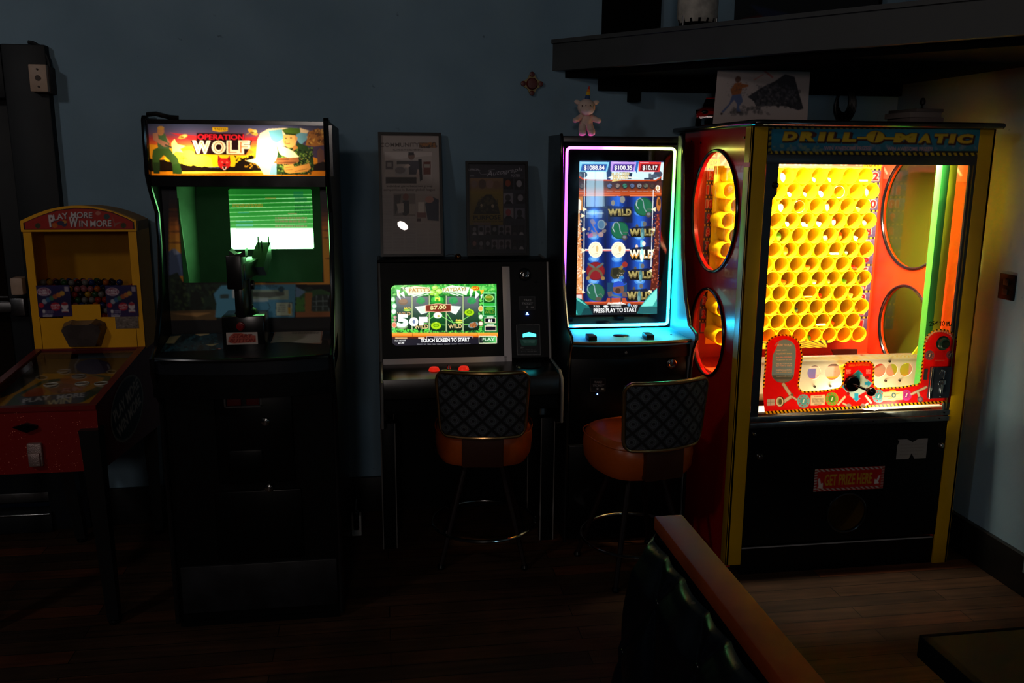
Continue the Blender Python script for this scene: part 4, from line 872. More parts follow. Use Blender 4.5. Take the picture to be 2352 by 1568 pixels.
# fans of notes, title
A.poly([(270, 175), (880, 175), (900, 290), (740, 300), (440, 350), (380, 250)], 'e8f4d8').poly([(400, 200), (560, 150), (860, 180), (890, 270), (700, 280), (440, 320)], 'f4e8c0').poly([(500, 355), (740, 290), (760, 310), (540, 372)], 'f0fff0').poly([(600, 368), (860, 300), (850, 320), (640, 372)], 'd8f0d8')
A.poly([(1140, 200), (1350, 130), (1400, 150), (1710, 175), (1640, 345), (1480, 290), (1140, 280)], 'e8f8e0').poly([(1280, 290), (1480, 340), (1470, 360), (1300, 310)], 'f0fff0').poly([(1400, 290), (1570, 340), (1560, 360), (1420, 310)], 'e0f4e0')
for dx, c_ in ((0, '2a1c08'),):
    A.text('ST', (290, 255), (400, 225), 60, '2a200c', .03, -.1).text("PATTY'S", (455, 285), (890, 265), 88, '3a2408', .06, -.1).text("PATTY'S", (462, 276), (885, 258), 76, 'c89840', .015, -.1)
    A.text('PAYDAY!', (1145, 270), (1620, 250), 80, '3a2408', .06, .2).text('PAYDAY!', (1152, 262), (1612, 244), 68, 'd0b050', .015, .2)
A.ell(1825, 200, 95, 50, 'e8c020').ell(1825, 198, 85, 40, 'c82810').text('BIG', (1760, 220), (1880, 215), 44, 'f0d830', .03)
for p_ in ([(190, 220), (250, 230), (275, 440), (200, 350)], [(260, 310), (340, 260), (362, 400)], [(1710, 200), (1790, 230), (1725, 390)], [(1830, 240), (1910, 330), (1825, 420)], [(1930, 340), (1980, 320), (1950, 440)]): A.poly(p_, 'f0fff4')
A.poly([(1920, 240), (2010, 220), (1990, 290), (1950, 320)], 'f0c030').poly([(230, 260), (260, 300), (240, 340)], 'f0d050')
# middle notes and price
A.poly([(570, 585), (800, 555), (830, 700), (700, 740)], 'f0fff0').poly([(620, 600), (790, 580), (800, 700), (710, 720)], 'd8f8d8').poly([(1310, 560), (1530, 575), (1420, 745), (1300, 690)], 'f0fff0').poly([(1330, 580), (1500, 590), (1400, 710)], 'e0fae0')
A.line([(870, 700), (720, 920), (1120, 960)], 10, '8af070').line([(980, 770), (830, 860)], 10, '8af070').line([(1110, 770), (1370, 920), (1240, 730)], 10, '8af070').line([(1370, 920), (1560, 860), (1700, 770)], 10, '8af070').line([(1120, 960), (1240, 962)], 8, '8af070').line([(1590, 950), (1720, 950)], 8, '8af070')
A.ell(1045, 760, 90, 62, 'f4fff0').ell(1060, 775, 30, 22, 'c0b040')
for (x, y, s_) in ((1700, 700, 1.), (1010, 975, 1.05)):
    A.ell(x, y, 105*s_, 78*s_, '4a8010').ell(x, y, 98*s_, 66*s_, 'a8d818').ell(x, y-6, 60*s_, 34*s_, '5a9008').ell(x, y-6, 40*s_, 20*s_, '90c818').poly([(x-20, y+60), (x+20, y+60), (x, y+90)], '90d020').poly([(x-24, y-60), (x, y-90), (x+24, y-60)], 'c0f060')
A.ell(1780, 960, 110, 60, '88a8a8', .7, -15).poly([(1700, 940), (1830, 895), (1860, 980), (1800, 1020), (1720, 1000)], '8a5030').speck(14, 'c07a40', 8, 20, (1730, 920, 1830, 1000), .7, R)
def pot(x, y, w_):
    A.speck(26, 'f8d850', 6, 14, (x-w_*.45, y-90, x+w_*.45, y-35), 1, R); A.ell(x, y-30, w_*.6, 24, '3aa028').ell(x, y-26, w_*.52, 14, 'd0f070')
pot(410, 680, 150); pot(1490, 935, 150)
for (x0, x1, y) in ((560, 850, 1040), (1270, 1550, 1030)):
    A.text('WILD', (x0, y), (x1, y-10), 82, '3a2c10', .08, -.1).text('WILD', (x0, y), (x1, y-10), 80, 'fff0b0', .05, -.1).text('WILD', (x0+10, y-8), (x1-8, y-18), 64, 'b08840', .0, -.1)
A.text('WILD', (200, 760), (480, 755), 60, 'f0e0b0', .05).text('WILD', (206, 756), (474, 751), 50, 'a05a28', .01)
A.ell(300, 1000, 115, 60, '5a8040').ell(300, 985, 110, 50, 'a0b890')
A.text('5', (196, 1005), (435, 1005), 270, 'c8ffd8', .07).text('5', (200, 1000), (430, 1000), 262, 'ffffff', .05).text('O', (450, 985), (640, 985), 185, 'ffffff', .11).text('F', (655, 968), (835, 968), 175, 'ffffff', .10).ell(552, 890, 28, 46, '7888b0', .9)
A.poly([(785, 545), (960, 525), (1000, 515), (1110, 515), (1150, 525), (1325, 530), (1325, 680), (1150, 690), (1110, 700), (990, 700), (960, 690), (785, 685)], 'f0b090').poly([(800, 555), (965, 538), (1010, 528), (1100, 528), (1145, 538), (1312, 543), (1312, 668), (1145, 678), (1100, 686), (1000, 686), (965, 678), (800, 672)], '7c2c1c')
A.text('$7.00', (888, 655), (1220, 640), 92, '4a3408', .06, 0).text('$7.00', (888, 652), (1220, 637), 90, 'f4f0a0', .03, 0)
A.speck(70, '5ad848', 12, 26, (110, 1050, 860, 1130), .9, R).speck(40, '5ad848', 12, 26, (860, 1080, 2000, 1130), .9, R).speck(40, '208028', 8, 16, (110, 1070, 2000, 1130), .8, R).speck(60, '6ae058', 12, 24, (1900, 380, 1980, 1100), .8, R)
for (x, y, c_, c2) in ((140, 565, 'e8f8e0', '80c8a0'), (130, 680, 'f0f8e8', 'a8d8b0'), (140, 960, 'e88060', 'f0c0a0'), (1940, 620, 'e8b050', 'f0e0a0'), (1940, 790, 'd8f0d0', '60a060'), (1940, 930, 'f0e8d0', '7a5030'), (115, 430, 'd0f0d0', '60b060')): A.ell(x, y, 52, 60, c2).ell(x, y, 38, 44, c_)
for y in (795, 855): A.ell(155, y, 34, 28, 'c8a8a0').ell(155, y, 24, 20, 'a03030').ell(155, y, 12, 10, 'f0e0e0')
A.rect(1985, 285, 2245, 580, '78e090').rect(1998, 312, 2232, 565, '10501c').ell(2110, 400, 100, 76, '98d878').ell(2110, 400, 82, 58, '5a8a18').text('GREEN', (2040, 400), (2180, 400), 40, 'c8a840', .03).rect(1998, 500, 2232, 565, '30b040')
A.rect(1985, 565, 2255, 775, '90e8a8').rect(2000, 575, 2240, 765, '107024').ell(2120, 620, 90, 34, '58b030').text('WILD', (2010, 730), (2235, 725), 74, '104010', .06).text('WILD', (2015, 725), (2230, 720), 62, '78a030', .0)
A.rect(1995, 775, 2265, 1100, '1a7a3a').rect(2060, 780, 2200, 806, 'd0e8d0', .8).rect(2055, 945, 2215, 972, 'd0e8d0', .8).rect(2015, 808, 2255, 920, 'e8f0c0').rect(2028, 822, 2240, 906, '0c0a18').text('81', (2095, 895), (2175, 893), 54, 'ffffff', .05).rect(2020, 975, 2262, 1088, 'f0e8c0').rect(2036, 990, 2248, 1072, '14101e')
A.vgrad(90, 1120, 2290, 1215, ['f8a840', 'f09a34', 'e88020', 'a84c14']).rect(90, 1205, 2290, 1240, '4a1c10').rect(515, 1130, 525, 1215, '8a4010').rect(1860, 1130, 1870, 1190, '8a4010')
A.rect(90, 1240, 2290, 1400, '1c1a24').rect(160, 1218, 410, 1250, 'c8a070').rect(640, 1216, 770, 1245, 'e0c0a0').rect(810, 1192, 1780, 1250, 'c0a8a0').rect(822, 1200, 1768, 1250, '1a1420').squig(960, 1218, 1640, 1232, 1, 'd0c8d0', .7, R)
A.rrect(1895, 1185, 2272, 1345, 20, 'e0e8c0').hgrad(1910, 1200, 2258, 1330, ['1c2c20', '2c6a38', '58c868']).text('PLAY', (1960, 1290), (2230, 1285), 62, 'd0f0d0', .04).rect(1700, 1225, 1985, 1335, '1c1a24', .8)
A.text('TOUCH SCREEN TO START', (690, 1322), (1705, 1300), 78, 'ffffff', .045).text('PLAY AMOUNT', (155, 1300), (380, 1295), 26, 'f0f0f0', .02).text('$1.00', (225, 1352), (345, 1350), 34, 'ffffff', .03).squig(610, 1345, 1780, 1372, 1, 'c8c8d0', .5, R)
mm_ = A.mesh('touch_screen'); part('touch_screen', mm_, art_mat('lcd_glow', 'screen', 1.25), con, 'glowing green slot game screen')
# right column of the face
def fpt(x, y, off=.0):
    O = Pt+nrm*off; d = _fw*F+_rt*(x-1176)+_up*(784-y); t = ((O-CP)@nrm)/(d@nrm); return Vector(CP+d*t)
q = fpt(1205, 630, 0); nv = Vector(nrm)
lk = MB(); lk.cyl(q, q+nv*.012, .030, .024, 28).cyl(q+nv*.012, q+nv*.016, .024, .018, 28).cyl(q+nv*.016, q+nv*.022, .009, .008, 16).tube([q+nv*.018+Vector((.017*math.cos(t_), 0, .017*math.sin(t_))) for t_ in [PI*.9+k*PI*1.1/12 for k in range(13)]], .003, seg=6)
part('barrel_lock', lk, CHROME, con); part('small_lock', MB().cyl(fpt(1231, 647), fpt(1231, 647)+nv*.006, .006), SATIN, con)
a = onface(1193, 680, 1230, 712, .0014, '0c0b0d', (850, 580, 5.227), .003); a.line([(1795, 530), (1978, 530), (1978, 685), (1798, 690), (1795, 530)], 4, '4a4648').text('TAKE', (1840, 582), (1932, 582), 24, 'a8a4a4', .03, .2).text('TICKET', (1818, 622), (1952, 622), 24, 'a8a4a4', .03, .2).ell(1886, 652, 12, 12, '8a8688').ell(1948, 656, 18, 12, '8a8688').ell(1948, 650, 8, 6, '1a1a1c')
part('ticket_label', a.mesh('ticket_label'), art_mat('printed_art'), con, 'TAKE TICKET label')
q = fpt(1211, 719); part('ticket_light', MB().sph(q+nv*.002, .0035, seg=12).box(q.x-.007, q.x+.007, q.y-.004, q.y, q.z-.007, q.z-.004), mat('blue_led', '202080', .3, emit='5080ff', es=14), con)
a = onface(1186, 745, 1241, 816, .0014, '0b0b0c', (850, 580, 5.227), .003); a.line([(1758, 865), (2038, 865), (2048, 1225), (1770, 1225), (1758, 865)], 5, '807c7a')
a.poly([(1795, 1042), (2010, 1040), (1995, 1115), (1820, 1118)], '2c7a68').poly([(1830, 1050), (1985, 1048), (1975, 1085), (1850, 1085)], '68a898').text('BILL', (1880, 1080), (1930, 1080), 14, '1c4a3c', .01).text('BV', (1806, 1150), (1842, 1150), 18, '8a8684', .03, .3).text('ACCEPTS BILLS', (1822, 1172), (1985, 1170), 10, '6a6664', 0).text('$1 5 10 20 50', (1815, 1194), (1998, 1192), 12, '8a8684', 0)
part('bill_label', a.mesh('bill_label'), art_mat('printed_art'), con, 'bill acceptor panel')
p = [fpt(850+x/5.227, 580+y/5.227, .006) for x, y in ((1835, 975), (1908, 955), (1992, 978), (1992, 1012), (1908, 1006), (1835, 1016))]
part('bill_slot_light', MB().poly(p), mat('cyan_led_panel', '104040', .3, emit='35e0e8', es=5), con, 'glowing cyan bill slot')
for (x, ch) in ((997, 0), (1065, 0)):
    q = Vector((Yp(x, 847, 3.66)[0], 3.66, .834)); part('button', MB().lathe([(0, .834), (.017, .833), (.021, .828), (.024, .818)], (q.x, q.y, 0)), mat('lit_red_button', '8a1410', .3, emit='ff2a18', es=.55), con, 'lit red button')
part('button', MB().lathe([(0, .834), (.008, .834), (.011, .818)], (Yp(1031, 845, 3.68)[0], 3.69, 0)), CHROME, con, 'small chrome lock')
part('ticket_tray', MB().lathe([(0, .824), (.055, .824), (.06, .818)], (.635, 3.69, 0)), TMOLD, con)
# framed pages leaning on the console
def leaning(name, label, cat, X0, X1, H_, fw_, res, bg, art, paper_label):
    base = ((X0+X1)/2, 4.02, 1.272); t = thing(name, label, cat, base); th = math.radians(9.3)
    def W(x, y, d): return Vector((x, base[1]+y*0+math.sin(th)*d[1]-math.cos(th)*d[0], 1.272+math.cos(th)*d[1]+math.sin(th)*d[0]))
    def bx(x0, x1, h0, h1, d0, d1, mb):
        vs = []
        for x in (x0, x1):
            for h in (h0, h1):
                for d in (d0, d1): vs.append(mb.b.verts.new(W(x, 0, (d, h))))
        for f in ((0, 1, 3, 2), (4, 6, 7, 5), (0, 4, 5, 1), (2, 3, 7, 6), (0, 2, 6, 4), (1, 5, 7, 3)): mb._f([vs[i] for i in f])
        return mb
    m = MB(); bx(X0, X0+fw_, 0, H_, 0, .018, m); bx(X1-fw_, X1, 0, H_, 0, .018, m); bx(X0+fw_, X1-fw_, 0, fw_, 0, .018, m); bx(X0+fw_, X1-fw_, H_-fw_, H_, 0, .018, m)
    part('frame', m, mat('black_picture_frame', '0d0c0d', .4), t); part('backing', bx(X0+.003, X1-.003, .003, H_-.003, .0, .004, MB()), mat('brown_card', '2a2018', .8), t)
    O = np.array(W(X0+fw_, 0, (.006, H_-fw_))); V_ = np.array(W(X0+fw_, 0, (.006, fw_)))-O
    a = Art(O, (X1-X0-2*fw_, 0, 0), V_, res, bg, (840, 290, 5.0575)); art(a); a.c = np.clip(a.c*1.75, 0, 1)
    part('page', a.mesh('page'), art_mat('printed_art'), t, paper_label)
    g = [W(X0+fw_, 0, (.011, fw_)), W(X1-fw_, 0, (.011, fw_)), W(X1-fw_, 0, (.011, H_-fw_)), W(X0+fw_, 0, (.011, H_-fw_))]
    part('glazing', MB().poly(g), glass_mat('picture_glass', 'ffffff', 1.3, .01), t); return t, th, W
def news(a):
    a.text('COMMUNITY', (168, 240), (620, 238), 48, '3a302e', .01).rect(620, 190, 820, 248, '5a4638').speck(30, '2a2020', 6, 20, (640, 195, 820, 245), .8, R).speck(20, '8a5a30', 6, 20, (640, 195, 800, 245), .8, R)
    a.text('PLAYING THE SILVER BALL', (318, 284), (668, 282), 18, '201816', .04)
    a.rect(220, 298, 770, 664, '968a86').poly([(220, 298), (770, 298), (770, 340), (560, 360), (220, 400)], 'a89c98').rect(232, 590, 590, 664, '241c20').rect(232, 400, 320, 500, '4a4044').rect(250, 420, 300, 470, '8a8080').poly([(500, 400), (640, 400), (655, 520), (640, 560), (500, 560)], '3a3640').ell(530, 345, 40, 45, '6a5048').rect(495, 300, 560, 335, '2a262a').poly([(490, 430), (520, 460), (400, 540), (370, 530)], 'b09c94').poly([(600, 500), (625, 500), (620, 600), (580, 590)], '9a847c').rect(670, 410, 755, 560, '5a2c24').rect(680, 440, 745, 480, '8a8078').rect(340, 480, 480, 570, '8a8284').ell(400, 510, 60, 40, '6a6264').rect(360, 400, 500, 440, '3a3638').poly([(610, 380), (650, 380), (660, 620), (630, 640)], '1c1a1e')
    a.text('Individual game becomes group', (243, 714), (775, 712), 32, '30201e', .02).text('competition in Butler pinball league', (208, 757), (805, 755), 34, '30201e', .02)
    a.rect(322, 782, 578, 1040, '6a5e5a').poly([(430, 860), (500, 860), (510, 1000), (470, 1040), (430, 1030)], '262226').ell(465, 820, 34, 40, '6a3c34').poly([(330, 800), (410, 790), (400, 900), (340, 1030)], '3c3638').rect(505, 900, 575, 1020, '8a7c74').poly([(360, 900), (440, 890), (440, 1000), (380, 1010)], '9a8c84')
    a.rect(580, 790, 848, 1104, '8a7c76').poly([(690, 900), (780, 820), (848, 850), (848, 1100), (720, 1090)], '2a2c3c').ell(740, 850, 50, 40, '9a6c60').rect(595, 1070, 640, 1104, '3c2024').rect(610, 880, 680, 1000, 'b0a49c').rect(595, 1000, 700, 1060, '6a4440')
    for i, x in enumerate((185, 322, 460, 597, 734)): a.squig(x, (800 if i == 0 else 1060 if i < 3 else 1130), x+120, 1450, (36 if i == 0 else 22), '7c6f6b', .45, R, .55)
def poster(a):
    a.uvmode = False
    a.text('OFFICIAL', (1188, 516), (1330, 514), 24, '807c84', .02).text('Autograph', (1400, 605), (1805, 530), 80, '8a868e', -.005, .5, h1=50).text('POSTER', (1690, 590), (1792, 588), 32, '807c84', .0).text('DVD', (1212, 583), (1260, 582), 14, '807c84', .02).line([(1310, 510), (1340, 560), (1440, 550), (1430, 510), (1500, 500)], 3, '807c84')
    a.rect(1205, 600, 1595, 1145, '5e4c20').vgrad(1205, 600, 1595, 780, ['6a5038', '5c4438', '64501c']).ell(1355, 670, 44, 56, '42302a').ell(1440, 670, 44, 50, '6a5048').ell(1260, 670, 34, 40, '5e4a44').ell(1520, 680, 40, 46, '5a4030')
    a.poly([(1250, 1020), (1300, 880), (1400, 790), (1460, 790), (1530, 880), (1560, 1020)], '241e18').speck(40, '3c3424', 8, 22, (1290, 820, 1530, 1000), .8, R).ell(1345, 918, 14, 18, '7a6a58').ell(1475, 925, 16, 20, '7a6a58')
    a.text('PURPOSE', (1252, 1088), (1568, 1082), 52, '0c0a0a', .05).text('THE WORLD IS ON OUR TREE', (1230, 1112), (1592, 1108), 12, '1a1412', .02).rect(1255, 1118, 1455, 1142, '5c4a44')
    for (x, y, c1, c2) in ((1600, 605, '100c10', '6a2c18'), (1730, 610, '100e12', '706a70'), (1600, 775, '5a545c', '2a262a'), (1745, 775, '18161c', '605a60'), (1605, 945, '5c5458', '6a2c30'), (1735, 950, '4a4650', '17151a')):
        a.rect(x, y, x+112, y+125, c1).ell(x+52, y+55, 32, 40, c2).poly([(x+10, y+125), (x+30, y+95), (x+80, y+95), (x+105, y+125)], '141216')
    for k in range(8):
        for (y, o_) in ((1150, 0), (1315, 1)):
            x = 1230+78*k; c1, c2 = R.choice([('17151a', '5c565c'), ('5c5258', '2a2024'), ('2a1c22', '6a4844'), ('565058', '141216')])
            if k > 5: c1, c2 = '18161c', '221e22'
            a.rect(x, y, x+66, y+112, c1).ell(x+33, y+46, 22, 28, c2).poly([(x+6, y+112), (x+18, y+80), (x+48, y+80), (x+60, y+112)], R.choice(['141216', '7a7478', '3a3438']))
f1, th1, W1 = leaning('framed_newspaper', 'taller black frame with a newspaper page, leaning on the wall', 'framed picture', -.003, .283, .562, .012, .0012, '8e827e', news, 'brownish newspaper page')
f2, th2, W2 = leaning('framed_poster', 'shorter black frame with a dark autograph poster of small portraits', 'framed picture', .392, .682, .435, .012, .0013, '24222a', poster, 'dark autograph poster')
# lamp behind the camera that shows as a bright spot in the frame glass
gp = np.array(W1(0, 0, (.011, .14))); gn = np.array((0, -math.cos(th1), math.sin(th1))); d = _fw*F+_rt*(925-1176)+_up*(784-518); d = d/np.linalg.norm(d)
hit = CP+d*(((gp-CP)@gn)/(d@gn)); rf = d-2*(d@gn)*gn; Lp = hit+rf*6.2
t = thing('globe_lamp', 'round warm white globe lamp hanging in the room behind the viewer', 'lamp', tuple(Lp))
part('globe', MB().sph(tuple(Lp), .046, (1.45, 1, .85), 24, Matrix.Rotation(math.radians(35), 3, 'Y')), mat('globe_glow', 'ffffff', .4, emit='fff0e0', es=55), t); part('cord', MB().cyl(tuple(Lp+np.array((0, 0, .04))), (Lp[0], Lp[1], 3.6), .004, seg=8), SATIN, t)
t = thing('brass_bell', 'small round brass ball ornament with a wire stem between the two framed pictures', 'ornament', (.40-.0, 4.0, 1.262))
q = Yp(1052, 587, 3.95); q[2] = 1.262+.014
t.location = (q[0], q[1], 1.262); BASE[t.name] = Vector(t.location)
part('ball', MB().sph(tuple(q), .0155, seg=20), mat('old_brass', '8a5a2c', .25, .9), t); part('stem', MB().tube([(q[0]-.012, q[1], q[2]+.008), (q[0]-.03, q[1]+.01, q[2]+.012), (q[0]-.055, q[1]+.01, q[2]+.006)], .0012, seg=6), STEEL, t)
# ================================================================== PORTRAIT SCREEN SLOT CABINET
SL, SR = .785, 1.345
slot = thing('slot_cabinet', 'tall slot cabinet with a portrait screen inside a rainbow glowing light frame', 'arcade machine', (1.065, 3.85, 0))
sp = [(3.60, .02), (3.60, .80), (3.575, .90), (3.535, .955), (3.54, .975), (3.63, 1.0), (3.70, 1.12), (3.76, 1.30), (3.79, 1.5), (3.815, 1.70), (3.82, 1.80), (3.835, 1.82), (4.11, 1.82), (4.11, .02)]
INN = mat('grey_inner_side', '74787c', .38)
SIDEM = mat('dark_violet_side', '121016', .3)
part('side_panel', MB().prism(sp, SL, SL+.012, 'X'), SIDEM, slot); part('side_panel', MB().prism(sp, SR-.012, SR, 'X'), INN, slot, 'grey side panel')
part('side_panel_skin', MB().prism(sp, SR, SR+.004, 'X'), BLACK, slot)
for x in (SL+.004, SR-.003): part('edge_molding', MB().tube([(x, y-.004, z_) for y, z_ in sp[:12]], .0075, seg=8), TMOLD, slot)
part('body_front', MB().box(SL+.012, SR-.012, 3.615, 3.63, .03, .93).box(SL+.012, SR-.012, 4.09, 4.11, .02, 1.81).box(SL+.012, SR-.012, 3.62, 4.09, .02, .04), BLACK, slot)
part('belly_door', MB().box(SL+.018, SR-.018, 3.602, 3.616, .05, .47, .003).box(SL+.018, SR-.018, 3.602, 3.616, .482, .90, .003), SATIN, slot)
part('door_line', MB().box(SL+.014, SL+.10, 3.598, 3.603, .473, .477), STEEL, slot)
# top visor
part('top_visor', MB().box(SL+.012, SR-.012, 3.864, 4.09, 1.776, 1.815, .004), SIDEM, slot)
NY = 3.86
part('screen_bezel', MB().box(SL+.012, SR-.012, NY+.004, NY+.03, .955, 1.79), mat('glossy_black_glass', '040405', .06, spec=.6), slot)
# shelf with bowed front
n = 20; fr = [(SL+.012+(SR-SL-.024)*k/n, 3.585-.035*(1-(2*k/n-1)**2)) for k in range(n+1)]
part('shelf', MB().prism(fr+[(SR-.012, NY+.01), (SL+.012, NY+.01)], .925, .945, 'Z'), mat('cyan_lit_shelf', '3c9ab8', .45), slot)  # cyan spill from the light frame is put into the shelf colour
part('shelf_lip', MB().tube([(x, y-.004, .940) for x, y in fr], .008, seg=8), mat('brass_lip', '7a684a', .2, .8), slot)
part('shelf_apron', MB().prism([(x, y+.006) for x, y in fr]+[(SR-.012, 3.63), (SL+.012, 3.63)], .87, .925, 'Z'), BLACK, slot)
for px in (1358, 1489):
    q = Yp(px, 770, 3.62); part('shelf_button', MB().box(q[0]-.018, q[0]+.018, 3.585, 3.655, .945, .968, .003), SATIN, slot)
q = Yp(1424, 762, 3.72); part('shelf_knob', MB().lathe([(0, .952), (.03, .951), (.036, .948), (.038, .945)], (q[0], 3.70, 0)), SATIN, slot)
for px in (1315, 1545): q = Yp(px, 764, 3.68); part('shelf_screw', MB().lathe([(0, .9465), (.004, .9465), (.005, .945)], (min(max(q[0], SL+.03), SR-.03), 3.70, 0), seg=10), SATIN, slot)
# rainbow light frame
path = []
p = rr(.822, 1.318, .962, 1.764, .016, 5)
def hue(x, z_):
    t = (z_-.962)/.8; s_ = (x-.822)/.496
    if t > .985: st = [(0, (1, .08, .8)), (.3, (1, .06, .6)), (.55, (1, .35, .2)), (.75, (1, .8, .12)), (1, (.7, 1, .2))]; v = s_
    elif t < .02: st = [(0, (.02, .3, 1)), (.3, (.01, .5, 1)), (1, (.01, .58, 1))]; v = s_
    elif s_ > .9: st = [(0, (.01, .58, 1)), (.25, (.01, .75, .9)), (.5, (.03, 1, .4)), (.75, (.08, 1, .12)), (1, (.6, 1, .15))]; v = t
    else: st = [(0, (.15, .1, 1)), (.35, (.25, .04, 1)), (.8, (.35, .04, 1)), (1, (1, .08, .8))]; v = t
    for (a0, c0), (a1, c1) in zip(st[:-1], st[1:]):
        if v <= a1: f = (v-a0)/(a1-a0); return tuple(c0[i]*(1-f)+c1[i]*f for i in range(3))
    return st[-1][1]
pts = []
for i in range(len(p)):
    a0, a1 = p[i], p[(i+1) % len(p)]; L = math.dist(a0, a1); k = max(1, int(L/.02))
    for j in range(k): pts.append((a0[0]+(a1[0]-a0[0])*j/k, a0[1]+(a1[1]-a0[1])*j/k))
mb = MB(); mb.tube([(x, NY, z_) for x, z_ in pts], .0062, True, 8)
ob = part('light_frame', mb, None, slot, 'glowing rainbow light frame'); me = ob.data
ca = me.color_attributes.new('Col', 'FLOAT_COLOR', 'POINT')
for v, c in zip(me.vertices, ca.data):
    h_ = hue(v.co.x+1.065, v.co.z); g_ = .32 if v.co.z > 1.75 or v.co.x < -.2 else (2.2 if v.co.z < .98 else .32+.9*max(0, min(1, (1.5-v.co.z)/.5)))
    c.color = (*[q*g_ for q in h_], 1)
me.materials.append(art_mat('neon_tube', 'screen', 28.))
# the screen
z4_ = (1320, 360, 7.838); z5_ = (1320, 540, 8.2524)
A = rectY(1327, 369, 1517, 722, NY-.0015+.004, .0013, '0a1024', z4_)
A.rect(0, 60, 1646, 420, 'd8f4ff').poly([(0, 60), (1646, 60), (1646, 100), (0, 100)], '202858').poly([(560, 60), (700, 60), (640, 420), (580, 420)], '1c3a70').poly([(1080, 60), (1160, 60), (1120, 300), (1060, 200)], '3070c0')
A.ell(140, 320, 90, 60, '3a4a60').ell(70, 330, 60, 40, '5a7080').ell(1500, 310, 80, 60, '3a4a60').ell(1430, 350, 60, 40, '4a5a70').poly([(980, 290), (1040, 290), (1020, 400), (960, 400)], '1c3050').rect(1330, 300, 1380, 400, '5a6a78').rect(1250, 380, 1420, 410, '2a3a50')
for x0, x1, c1, c2, c3, t_, tx0_, tx1_ in ((78, 620, '8ad8f8', '2a60b0', '1c3088', '$1088.84', 165, 535), (645, 1110, 'c8a0f0', '5038a0', '3a2078', '$100.35', 715, 1035), (1145, 1560, 'e83a38', '701420', '501018', '$10.17', 1220, 1490)):
    A.poly([(x0+10, 85), (x1, 95), (x1-35, 270), (x0, 265)], c1).poly([(x0+55, 130), (x1-30, 130), (x1-60, 250), (x0+30, 250)], c2).poly([(x0+80, 145), (x1-60, 145), (x1-85, 240), (x0+60, 240)], c3).poly([(x0+20, 85), (x0+230, 90), (x0+200, 125), (x0+15, 120)], c1).squig(x0+35, 96, x0+190, 116, 1, 'e8e8f8', .6, R, .7)
    A.text(t_, (tx0_, 245), (tx1_, 248), 92, 'ffffff', .05)
A.poly([(60, 345), (160, 400), (260, 405), (1460, 420), (1560, 350), (1560, 720), (60, 720)], '3a1c18').line([(60, 350), (170, 410), (680, 425), (1460, 425), (1560, 365)], 26, 'c84a20')
A.poly([(590, 380), (700, 330), (1140, 370), (1140, 380), (700, 395)], 'f0f0e8').text('PLUNDERIN', (665, 350), (985, 335), 66, '4a3010', .05).text('PLUNDERIN', (670, 346), (980, 331), 56, 'f0d890', .02).text('PIRATES', (690, 415), (970, 400), 70, '4a3010', .05).text('PIRATES', (695, 410), (965, 396), 60, 'f0d890', .02).poly([(670, 450), (690, 400), (860, 420)], 'e8c878')
A.vgrad(60, 450, 1560, 700, ['3c2430', '4a2820', 'a84418', 'c8501c'])
for x, c_ in ((130, '5a5050'), (628, '6070a0'), (775, '8a7a70'), (903, '3a8068'), (1035, '5a6a90'), (1165, '8a8a90'), (1280, '6a6858'), (1400, '4a3a34')):
    A.ell(x, 530, 48, 52, '2a2028').ell(x, 520, 40, 38, c_).speck(5, '2a2830', 6, 16, (x-35, 490, x+35, 560), .9, R).squig(x-50, 612, x+52, 632, 1, 'a8a098', .6, R, .6)
A.ell(1495, 560, 40, 50, 'fff8e8').ell(1495, 560, 22, 30, 'd8b878').text('1.00', (1455, 638), (1535, 638), 24, 'ffffff', .04)
A.rect(60, 655, 820, 668, 'e06830').rect(990, 655, 1560, 668, 'e06830').rect(150, 690, 830, 705, 'f08050').rect(990, 690, 1470, 710, 'f08050').rect(60, 670, 150, 720, 'a84a1c')
